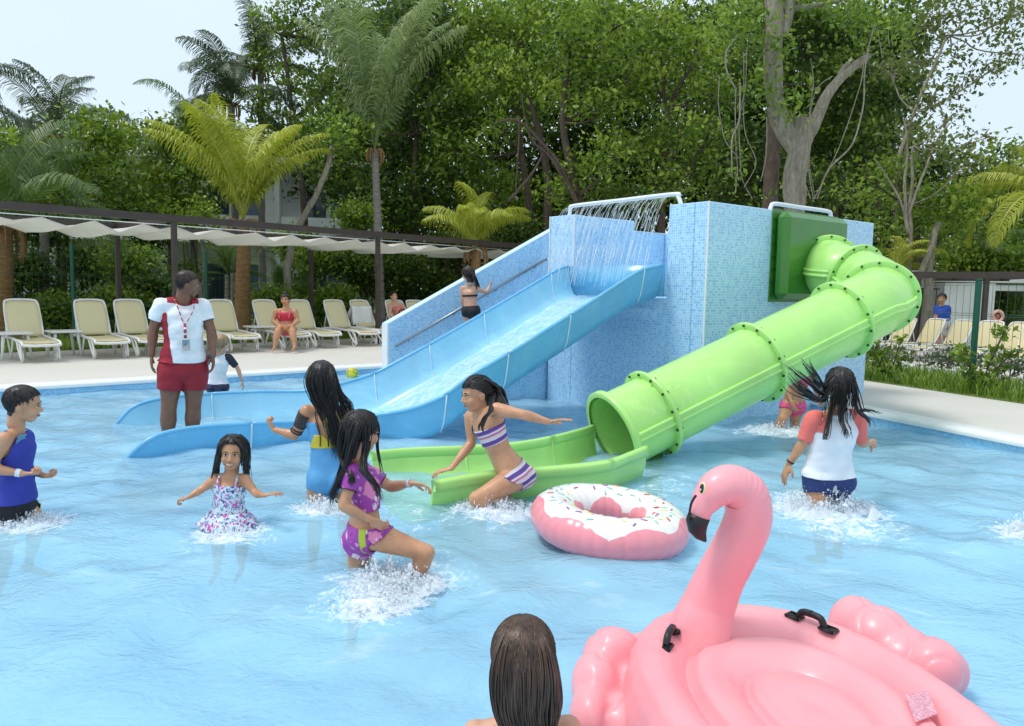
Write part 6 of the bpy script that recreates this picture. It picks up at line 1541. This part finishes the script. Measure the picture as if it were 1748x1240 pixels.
strands(p, [[hp(.0, .30, .36), hp(.12, .38, .1), hp(.15, .38, -.3), P(650, 800, 3.4), P(655, 815, 3.4)], [hp(-.2, .2, .36), hp(-.3, .25, .1), hp(-.3, .3, -.4), hp(-.3, .3, -.8)]], 10, .004, HR_black, 7, (.006, .008), m=m)
m.build('hair_strand', HR_black, p.root)

# --- 6 girl in striped bikini
p = person('girl in a striped bikini leaning over the green trough, one arm flung back', 4.62, 1.38,
    dict(head=(813, 673), neck=(824, 708), shL=(848, 700, -.14), shR=(804, 712, .12), elL=(893, 708, -.20), elR=(805, 757, .10), wrL=(938, 721, -.16), wrR=(770, 800, -.02), waist=(852, 770), hipL=(884, 815, -.08), hipR=(873, 808, .09),
         knL=(813, 852, -.22), knR=(842, 872, -.02), anL=(862, 896, -.05), anR=(905, 905, .14)), (-.90, -.42, -.28), SK_mid, .222, vox=.0085, hands={'L': dict(curl=.12, spread=.34, d=(.9, -.1, .22), n=(0, -.2, -1)), 'R': dict(curl=.25, spread=.2, d=(-.85, -.1, -.2), n=(0, 0, -1))})
M_str = stripes('bikini_stripes', [(.74, .62, .66), (.60, .16, .30), (.74, .68, .72), (.16, .06, .32), (.10, .05, .28), (.74, .68, .72)], .075, (0, R(28), 0))
garment(p, 'bikini_top', M_str, {'torso': (.60, .80)}, .007, wr=.002); garment(p, 'bikini_bottom', M_str, {'torso': (0, .26), 'thighL': (0, .07), 'thighR': (0, .07)}, .007, wr=.002)
c1_ = (p.J['shL']+p.J['shR'])/2; m = MB()
for s_ in (-1, 1):
    t_, n2 = torso_at(p, .79); m.tube(catmull([t_+p.side*s_*.06+p.fr*.085, t_.lerp(p.J['neck'], .55)+p.side*s_*.055+p.fr*.07, p.J['neck']+p.side*s_*.035+p.fr*.01, p.J['neck']-p.fr*.035+p.side*s_*.01], 4), .0055, 6)
m.build('strap', M_black, p.root)
haircap(p, HR_black, .035, .22, -.46, side_low=.0, ncomb=700, clen=.45, crad=.0026, pull=p.hp(0, -.8, .08)); hp = p.hp
strands(p, [[hp(x, -.2, .38), hp(x*1.1, -.46, .18), hp(x*.3, -.58, -.02), P(852+3*k, 690, 4.55), P(850+4*k, 700, 4.50), P(842+k, 712, 4.45)] for k, x in enumerate((-.25, -.1, .05, .2))]+[[hp(-.1, -.5, .0), P(838, 700, 4.42), P(830, 712, 4.40), P(822, 728, 4.40), P(823, 738, 4.40)]], 46, .008, HR_black, 9, (.008, .012))
strands(p, [[hp(0, -.42, .1), hp(0, -.62, .0), hp(0, -.68, -.25), hp(0, -.72, -.55)]], 30, .009, HR_black, 12, (.018, .022))

# --- 7 girl in white and coral rash top
p = person('girl running away in white top with coral sleeves, dark hair flying', 4.60, 1.42,
    dict(head=(1433, 657), neck=(1425, 699), shL=(1389, 716, -.02), shR=(1462, 716, .04), elL=(1371, 757, .0), elR=(1470, 756, .10), wrL=(1347, 792, .04), wrR=(1484, 757, .26), waist=(1416, 772), hipL=(1394, 812), hipR=(1432, 814, .02),
         knL=(1396, 878, -.06), knR=(1428, 872, .16), anL=(1402, 950, -.14), anR=(1430, 940, .02)), (.30, .95, .08), SK_tan, .218, tw=1.12, td=1.1, hands={'L': dict(curl=.15, d=(-.3, .1, -.95)), 'R': dict(curl=.6, d=(.7, .5, -.1))})
M_rw = cloth('rash_white', (.76, .79, .83)); M_rc = cloth('rash_coral', (.80, .17, .14)); M_nv = pattern('shorts_navy', (.012, .03, .14), [((.05, .12, .30), .18, 1.2)], 30)
garment(p, 'shorts', M_nv, {'torso': (0, .24), 'thighL': (0, .34), 'thighR': (0, .34)}, .010, wr=.003)
garment(p, 'rash_top', M_rw, {'torso': (.17, .965)}, .017, wr=.007, seed=6)
garment(p, 'sleeve', M_rc, {'uarmL': (0, .86)}, .014, wr=.004); garment(p, 'sleeve', M_rc, {'uarmR': (0, .86)}, .014, wr=.004)
for s_ in (-1, 1):
    ct = (p.J['shL']+p.J['shR'])/2+p.side*s_*.085
    garment(p, 'shoulder_panel', M_rc, {'torso': (.70, .965)}, .0205, wr=.007, seed=6, planes=[(ct, uvec(-p.side*s_-V(0, 0, .35)))], thick=.004)
band(p, 'farmL', .86, .93, M_black, 'bracelet'); haircap(p, HR_black, .035, .26, -.50, side_low=-.30, crad=.0022, ncomb=800); hp = p.hp; m = MB()
gd = [[hp(-.1, -.3, .35), hp(-.3, -.45, .05), P(1405, 672, 4.5), P(1385, 655, 4.45), P(1362, 637, 4.42), P(1342, 620, 4.4)], [hp(-.1, -.35, .2), hp(-.3, -.45, -.1), P(1404, 684, 4.5), P(1385, 672, 4.45), P(1365, 652, 4.42), P(1352, 636, 4.4)], [hp(-.2, -.2, .3), P(1402, 660, 4.5), P(1385, 638, 4.45), P(1368, 612, 4.42)],
      [hp(-.2, -.3, .1), P(1402, 680, 4.48), P(1380, 676, 4.44), P(1360, 664, 4.42), P(1346, 645, 4.40)]]
strands(p, gd, 70, .0038, HR_black, 3, (.010, .022), m=m)
gd = [[hp(x, -.25, .35), hp(x*1.5, -.48, -.05), hp(x*1.6, -.5, -.45), hp(x*1.5+.05, -.52, -.95)] for x in (-.22, -.1, .02, .14, .24)]+[[hp(.25, -.2, .2), hp(.40, -.3, -.2), P(1468, 700, 4.48), P(1482, 700, 4.5), P(1502, 708, 4.5)], [hp(.25, -.2, .2), hp(.40, -.3, -.3), P(1466, 704, 4.48), P(1480, 716, 4.5), P(1486, 730, 4.5)], [hp(-.15, -.4, -.3), hp(-.2, -.55, -.8), P(1410, 745, 4.42), P(1406, 750, 4.42)], [hp(.1, -.4, -.3), hp(.15, -.55, -.9), P(1446, 735, 4.42), P(1445, 752, 4.42)]]
strands(p, gd, 150, .0034, HR_black, 4, (.008, .012), m=m); m.build('hair_strand', HR_black, p.root)

# --- 8 girl half hidden under the tube
p = person('girl in pink bikini bottoms half hidden behind the green tube slide', 7.35, 1.32,
    dict(head=(1372, 608), neck=(1368, 632), shL=(1352, 640, .0), shR=(1382, 641, .05), elL=(1343, 664, -.05), elR=(1392, 662, .1), wrL=(1350, 684, -.12), wrR=(1398, 680, .2), waist=(1356, 668), hipL=(1346, 689), hipR=(1361, 690, .04),
         knL=(1336, 716, -.08), knR=(1356, 727, .06), anL=(1322, 738, .0), anR=(1354, 768, .0)), (-.4, .9, 0), SK_tan, .21, vox=.011, fine=False)
M_pk = pattern('bikini_pink', (.72, .07, .18), [((.55, .10, .40), .3, 1.0), ((.8, .4, .5), .2, 1.5)], 28)
garment(p, 'bikini_bottom', M_pk, {'torso': (0, .24), 'thighL': (0, .10), 'thighR': (0, .10)}, .008); garment(p, 'bikini_top', M_pk, {'torso': (.66, .80)}, .008); haircap(p, HR_dkbr, .05, .25, -.5, side_low=-.3)

# --- 9 head of the child in the foreground
p = person('foreground child seen from behind with wet straight brown hair', 1.90, 1.15,
    dict(head=(893, 1120), neck=(893, 1206), shL=(812, 1254, .0), shR=(970, 1246, .0), elL=(790, 1420, .02), elR=(992, 1415, .02), wrL=(800, 1540, .12), wrR=(985, 1540, .12), waist=(893, 1440), hipL=(862, 1555), hipR=(925, 1555),
         knL=(838, 1560, .28), knR=(950, 1560, .28), anL=(862, 1600, .06), anR=(925, 1600, .06)), (.02, 1, 0), SK_lite, .205, vox=.0075, face=True)
M_sp = cloth('swimsuit_rose', (.70, .20, .30))
garment(p, 'swimsuit', M_sp, {'torso': (0, .62)}, .006); c1_ = (p.J['shL']+p.J['shR'])/2; m = MB()
for s_ in (-1, 1): m.tube(catmull([c1_+p.side*s_*.056-V(0, 0, .16)+p.fr*.07, c1_+p.side*s_*.062+V(0, 0, .012)+p.fr*.035, c1_+p.side*s_*.062+V(0, 0, .030), c1_+p.side*s_*.060+V(0, 0, .01)-p.fr*.042, c1_+p.side*s_*.05-V(0, 0, .12)-p.fr*.062, c1_+p.side*s_*.02-V(0, 0, .20)-p.fr*.06], 5), .007, 6, flat=.5)
m.build('strap', M_sp, p.root)
haircap(p, HR_brown, .055, .25, -.60, side_low=-.02, noise_=.010, ncomb=1500, clen=.8, crad=.0024, comb=(.25, 1), jit=.12); hp = p.hp; gd = []
for k in range(15):
    x = -.30+.043*k; gd.append([hp(x*.55, -.15, .46), hp(x*.95, -.40, .25), hp(x*1.12, -.50, -.05), hp(x*1.05, -.48, -.45), hp(x*.85+.05, -.42, -.80), hp(x*.75+.06, -.40, -1.3)])
gd += [[hp(.30, -.1, .2), hp(.38, -.22, -.15), hp(.40, -.25, -.5), hp(.36, -.35, -.72), hp(.24, -.42, -1.0)]]*2
m = MB(); strands(p, gd, 330, .0052, HR_brown, 4, (.005, .006), m=m, flat=.5); strands(p, [[hp(-.28, -.1, -.1), hp(-.33, -.15, -.33), hp(-.36, -.2, -.50), hp(-.26, -.35, -.62), hp(-.1, -.45, -.72)], [hp(-.22, -.38, -.4), hp(-.14, -.45, -.62), hp(-.16, -.42, -.9)]], 9, .0035, HR_brown, 6, (.003, .004), m=m); m.build('hair_strand', HR_brown, p.root)

# --- 10 fair haired toddler sitting on the slide edge
p = person('fair haired child in white shirt with dark sleeves sitting on the blue slide', 7.62, 1.02,
    dict(head=(378, 587), neck=(374, 603), shL=(358, 611, -.01), shR=(390, 611, .02), elL=(351, 632, .02), elR=(406, 629, .05), wrL=(354, 652, .08), wrR=(413, 651, .06), waist=(371, 640), hipL=(363, 660), hipR=(380, 660),
         knL=(358, 664, .24), knR=(384, 664, .24), anL=(356, 690, .30), anR=(386, 690, .30)), (.35, .93, -.1), SK_lite, .185, vox=.010, fine=False)
garment(p, 'shorts', pattern('shorts_dark', (.01, .012, .05), [((.5, .5, .55), .18, 1.4)], 40), {'torso': (0, .34), 'thighL': (0, .6), 'thighR': (0, .6)}, .010); garment(p, 'shirt', M_rw, {'torso': (.20, .97)}, .014, wr=.006)
M_dk = cloth('sleeve_dark', (.02, .025, .04)); garment(p, 'sleeve', M_dk, {'uarmL': (0, .8)}, .012); garment(p, 'sleeve', M_dk, {'uarmR': (0, .8)}, .012); haircap(p, HR_blond, .05, .25, -.42, side_low=-.05, ncomb=500, clen=.2, crad=.003)

# --- 11 girl on the steps
ys = PB(803, 520, 2.78).y
p = person('girl in a black two piece swimsuit climbing the tower steps', ys, 1.12,
    dict(head=(799, 469), neck=(802, 485), shL=(790, 493, .03), shR=(815, 493, -.03), elL=(789, 512, .05), elR=(830, 500, .02), wrL=(792, 530, .12), wrR=(836, 488, .10), waist=(803, 513), hipL=(798, 530, .02), hipR=(810, 530, -.02),
         knL=(798, 556, .02), knR=(813, 550, .10), anL=(796, 582, .0), anR=(812, 576, .05)), (-.45, .85, -.15), SK_lite, .19, vox=.010, fine=False)
garment(p, 'bikini_bottom', M_bk, {'torso': (0, .30), 'thighL': (0, .22), 'thighR': (0, .22)}, .012, wr=.004); garment(p, 'bikini_top', M_bk, {'torso': (.60, .66)}, .006); haircap(p, HR_dkbr, .05, .25, -.46, side_low=-.05)
hp = p.hp; strands(p, [[hp(0, -.4, .2), hp(.1, -.55, -.1), hp(.3, -.5, -.6), hp(.35, -.45, -1.0)]], 22, .008, HR_dkbr, 3, (.010, .014)); strands(p, [[hp(-.1, .1, .45), hp(-.2, .1, .6), hp(-.25, .12, .72)]], 5, .006, HR_dkbr, 3, (.01, .014))

# --- 12 woman on the lounger
p = person('woman in a red bikini sitting on the edge of a lounger', 14.15, 1.62,
    dict(head=(487, 512), neck=(488, 525), shL=(503, 532, .0), shR=(472, 532, .0), elL=(509, 549, -.02), elR=(466, 549, -.02), wrL=(496, 557, -.28), wrR=(479, 557, -.28), waist=(488, 549), hipL=(496, 562), hipR=(480, 562),
         knL=(499, 566, -.44), knR=(474, 566, -.44), anL=(503, 591, -.52), anR=(469, 591, -.52)), (.05, -1, -.05), SK_tan, .225, tw=1.15, lim=1.12, vox=.014, fine=False)
garment(p, 'bikini_top', cloth('bikini_red', (.50, .02, .05)), {'torso': (.50, .80)}, .012, wr=.004); garment(p, 'bikini_bottom', M_pk, {'torso': (0, .24)}, .010); haircap(p, HR_black, .05, .22, -.4, side_low=-.05)
m = MB(); c1_ = (p.J['shL']+p.J['shR'])/2
for s_ in (-1, 1):
    m = MB(); m.tube([c1_+p.side*s_*.09-V(0, 0, .12)+p.fr*.115, c1_+p.side*s_*.09+V(0, 0, .03)+p.fr*.04], .014, 6); m.build('strap', M_rc, p.root)
m = MB(); m.ell(p.hp(0, -.1, .52), .045); m.build('hair_bun', HR_black, p.root)

# --- 13 sunbather
q = LROW[9]; bx_ = q.location; dr = V(math.cos(q.rotation_euler.z), math.sin(q.rotation_euler.z), 0); sd2 = V(-dr.y, dr.x, 0)
def lg(x, y, z): return bx_+dr*x+sd2*y+V(0, 0, z)
p = person('sunbather lying on a far lounger next to the black bag', 16, 1.62, dict(head=lg(-.34, 0, 1.0), neck=lg(-.27, 0, .86), shL=lg(-.22, .16, .80), shR=lg(-.22, -.16, .80), elL=lg(-.05, .25, .58), elR=lg(-.05, -.25, .58), wrL=lg(.12, .2, .48), wrR=lg(.12, -.2, .48), waist=lg(-.08, 0, .60), hipL=lg(.10, .08, .47), hipR=lg(.10, -.08, .47),
    knL=lg(.52, .10, .52), knR=lg(.52, -.10, .50), anL=lg(.95, .09, .43), anR=lg(.95, -.08, .43)), (.6, -.4, .4), SK_lite, .225, vox=.016, fine=False)
garment(p, 'swimsuit', cloth('swimsuit_coral', (.62, .20, .15)), {'torso': (0, .75)}, .008); haircap(p, HR_dkbr, .05, .22, -.4, side_low=-.05)

# --- 14 person in blue shirt beyond the fence
p = person('person in a bright blue shirt walking beyond the fence at the right', 16.2, 1.45,
    dict(head=(1608, 510), neck=(1608, 521), shL=(1599, 526, .05), shR=(1618, 526, -.05), elL=(1597, 541, .0), elR=(1620, 541, .0), wrL=(1598, 555, -.05), wrR=(1620, 555, -.05), waist=(1609, 541), hipL=(1604, 553), hipR=(1613, 553),
         knL=(1603, 572, -.1), knR=(1613, 572, .1), anL=(1601, 592, .0), anR=(1616, 592, .1)), (-.6, -.8, 0), SK_mid, .22, tw=1.2, vox=.016, fine=False)
garment(p, 'shirt', cloth('shirt_royal', (.015, .06, .38)), {'torso': (.22, .96), 'uarmL': (0, .7), 'uarmR': (0, .7)}, .016, wr=.006); garment(p, 'shorts', cloth('shorts_grey', (.55, .55, .53)), {'torso': (0, .4), 'thighL': (0, .9), 'thighR': (0, .9)}, .016); haircap(p, HR_black, .05, .22, -.4)
# ------------------------------------------------------------------ splashes and water surface
def splash(cx, cy, r, h, n, seed, lbl, dirx=0, diry=0):
    n = int(n*2.0)
    """thrown drops and broken lumps of water round a point"""
    g = np.random.default_rng(seed); t = (1+5**.5)/2
    ico = np.array([(-1, t, 0), (1, t, 0), (-1, -t, 0), (1, -t, 0), (0, -1, t), (0, 1, t), (0, -1, -t), (0, 1, -t), (t, 0, -1), (t, 0, 1), (-t, 0, -1), (-t, 0, 1)])/1.9
    fi = np.array([(0, 11, 5), (0, 5, 1), (0, 1, 7), (0, 7, 10), (0, 10, 11), (1, 5, 9), (5, 11, 4), (11, 10, 2), (10, 7, 6), (7, 1, 8), (3, 9, 4), (3, 4, 2), (3, 2, 6), (3, 6, 8), (3, 8, 9), (4, 9, 5), (2, 4, 11), (6, 2, 10), (8, 6, 7), (9, 8, 1)])
    nj = max(7, n//45); ja = g.uniform(0, 2*PI, nj); jr = g.uniform(.25, 1.0, nj)*r; jh = h*g.uniform(.25, 1, nj)*(1-.5*jr/r)
    k = g.integers(0, nj, n); f = g.beta(1.2, 1.9, n); rad = jr[k]*(.35+.75*f); z = jh[k]*np.sin(np.clip(f*2.3, 0, PI))*g.uniform(.4, 1.1, n)
    low = g.uniform(size=n) < .32; z[low] = g.uniform(-.005, .03, low.sum()); rad[low] = r*np.sqrt(g.uniform(.01, 1.1, low.sum()))
    a = ja[k]+g.normal(0, .13, n); a[low] = g.uniform(0, 2*PI, low.sum())
    px = cx+np.cos(a)*rad+dirx*z+g.normal(0, .012, n); py = cy+np.sin(a)*rad*.8+diry*z+g.normal(0, .012, n)
    s = np.exp(g.normal(-6.25, .6, n))*np.where(low, 1.5, 1.0); st = g.uniform(.7, 1.4, (n, 3)); st[low, 2] *= .5; st[~low, 2] *= g.uniform(.9, 2.2, (~low).sum())
    V_ = (ico[None]*st[:, None]*s[:, None, None])+np.stack([px, py, z], 1)[:, None]; F = (fi[None]+(np.arange(n)*12)[:, None, None]).reshape(-1, 3)
    o = link('splash', np_mesh('splash', V_.reshape(-1, 3), F, M_drops, smooth=True)); tag(o, lbl, 'splash', kind='stuff')
    # torn low crests of water
    m = MB(); rr = random.Random(seed)
    for q in range(max(5, n//70)):
        aa = rr.uniform(0, 6.28); dd = r*math.sqrt(rr.uniform(.03, .9)); c = V(cx+math.cos(aa)*dd, cy+math.sin(aa)*dd*.8, 0); ln = rr.uniform(.05, .20); hh = rr.uniform(.010, .05)*(h/.15); th = aa+PI/2+rr.uniform(-.6, .6); e = V(math.cos(th), math.sin(th), 0); N = 9
        def cr(i, j):
            w_ = math.sin(PI*i)*(1+.5*mnoise.noise(V(i*7+q, j*3, seed))); x = (i-.5)*ln; y = (j-.5)*.05*(1-.0*i); z_ = hh*w_*math.exp(-((j-.5)*3.0)**2)*(1+.5*mnoise.noise(V(i*14, q, j*6)))-.006; return c+e*x+V(-e.y, e.x, 0)*(y+.02*w_*math.exp(-((j-.5)*3)**2))+V(0, 0, z_)
        m.grid(cr, N, 7)
    o2 = m.build('crest', M_drops, None); o2.parent = o; o2['kind'] = 'stuff'
    FOAM.append((cx, cy, r*1.2, .46))
def wl(px, py): q = G(px, py, 0); return q.x, q.y
splash(*wl(668, 998), .24, .14, 1500, 1, 'white splash around the striding girl in purple')
splash(*wl(640, 1030), .20, .06, 700, 21, 'low churned water in front of the striding girl in purple')
splash(*wl(845, 872), .26, .12, 1100, 2, 'splash around the knees of the girl in the striped bikini')
splash(*wl(1400, 868), .36, .20, 2000, 3, 'big white splash behind the running girl in white and coral')
splash(*wl(1340, 738), .40, .15, 900, 4, 'splash around the girl half hidden behind the tube slide')
splash(*wl(545, 872), .17, .12, 600, 5, 'splash around the leg of the girl in the blue swimsuit')
splash(*wl(390, 912), .20, .05, 350, 6, 'small ripples and drops round the little smiling girl')
splash(*wl(50, 893), .22, .08, 600, 7, 'splash around the legs of the boy in the blue top')
splash(*wl(1760, 915), .20, .20, 500, 8, 'white splash cut by the right picture edge')
FOAM += [(wl(720, 985)[0], wl(720, 985)[1], .30, .3), (wl(1440, 890)[0], wl(1440, 890)[1], .45, .35), (wl(1130, 830)[0], wl(1130, 830)[1], .5, .22), (wl(700, 880)[0], wl(700, 880)[1], .5, .2), (wl(350, 710)[0], wl(350, 710)[1], .8, .22)]
# the water surface: finer grid close to the camera
def axis(lo, hi, f0, n):
    t = np.linspace(-1, 1, n); return f0+np.where(t < 0, (f0-lo)*-(np.abs(t)**1.6), (hi-f0)*(np.abs(t)**1.6))
xs = axis(-14, 7.2, -.2, 360); ys_ = np.concatenate([np.linspace(-7, .6, 14), .8+(14.2-.8)*np.linspace(0, 1, 330)**1.5]); X, Yy = np.meshgrid(xs, ys_, indexing='ij'); Z = np.zeros_like(X); gw = np.random.default_rng(4)
for k in range(34):
    wlh = gw.uniform(.16, .85); th = gw.uniform(0, 2*PI); am = .0022*(wlh/.4)**.8; Z += am*np.sin(2*PI/wlh*(X*math.cos(th)+Yy*math.sin(th))+gw.uniform(0, 6)+1.3*np.sin(X*1.7+k)+1.1*np.sin(Yy*1.9-k))
for (x, y, r, s_) in FOAM:
    d = np.hypot(X-x, Yy-y); Z += .016*s_*np.exp(-(d/(r*1.6))**2)*np.sin(d*26/r*.35)+.010*s_*np.exp(-(d/r)**2)*np.sin(X*37+3*np.sin(Yy*21))*np.cos(Yy*41)
Vw = np.stack([X, Yy, Z], -1).reshape(-1, 3); nx, ny = X.shape; I = np.arange(nx*ny).reshape(nx, ny); Fw = np.stack([I[:-1, :-1], I[1:, :-1], I[1:, 1:], I[:-1, 1:]], -1).reshape(-1, 4)
o = link('pool_water', np_mesh('pool_water', Vw, Fw, water_mat(), smooth=True)); tag(o, kind='structure')
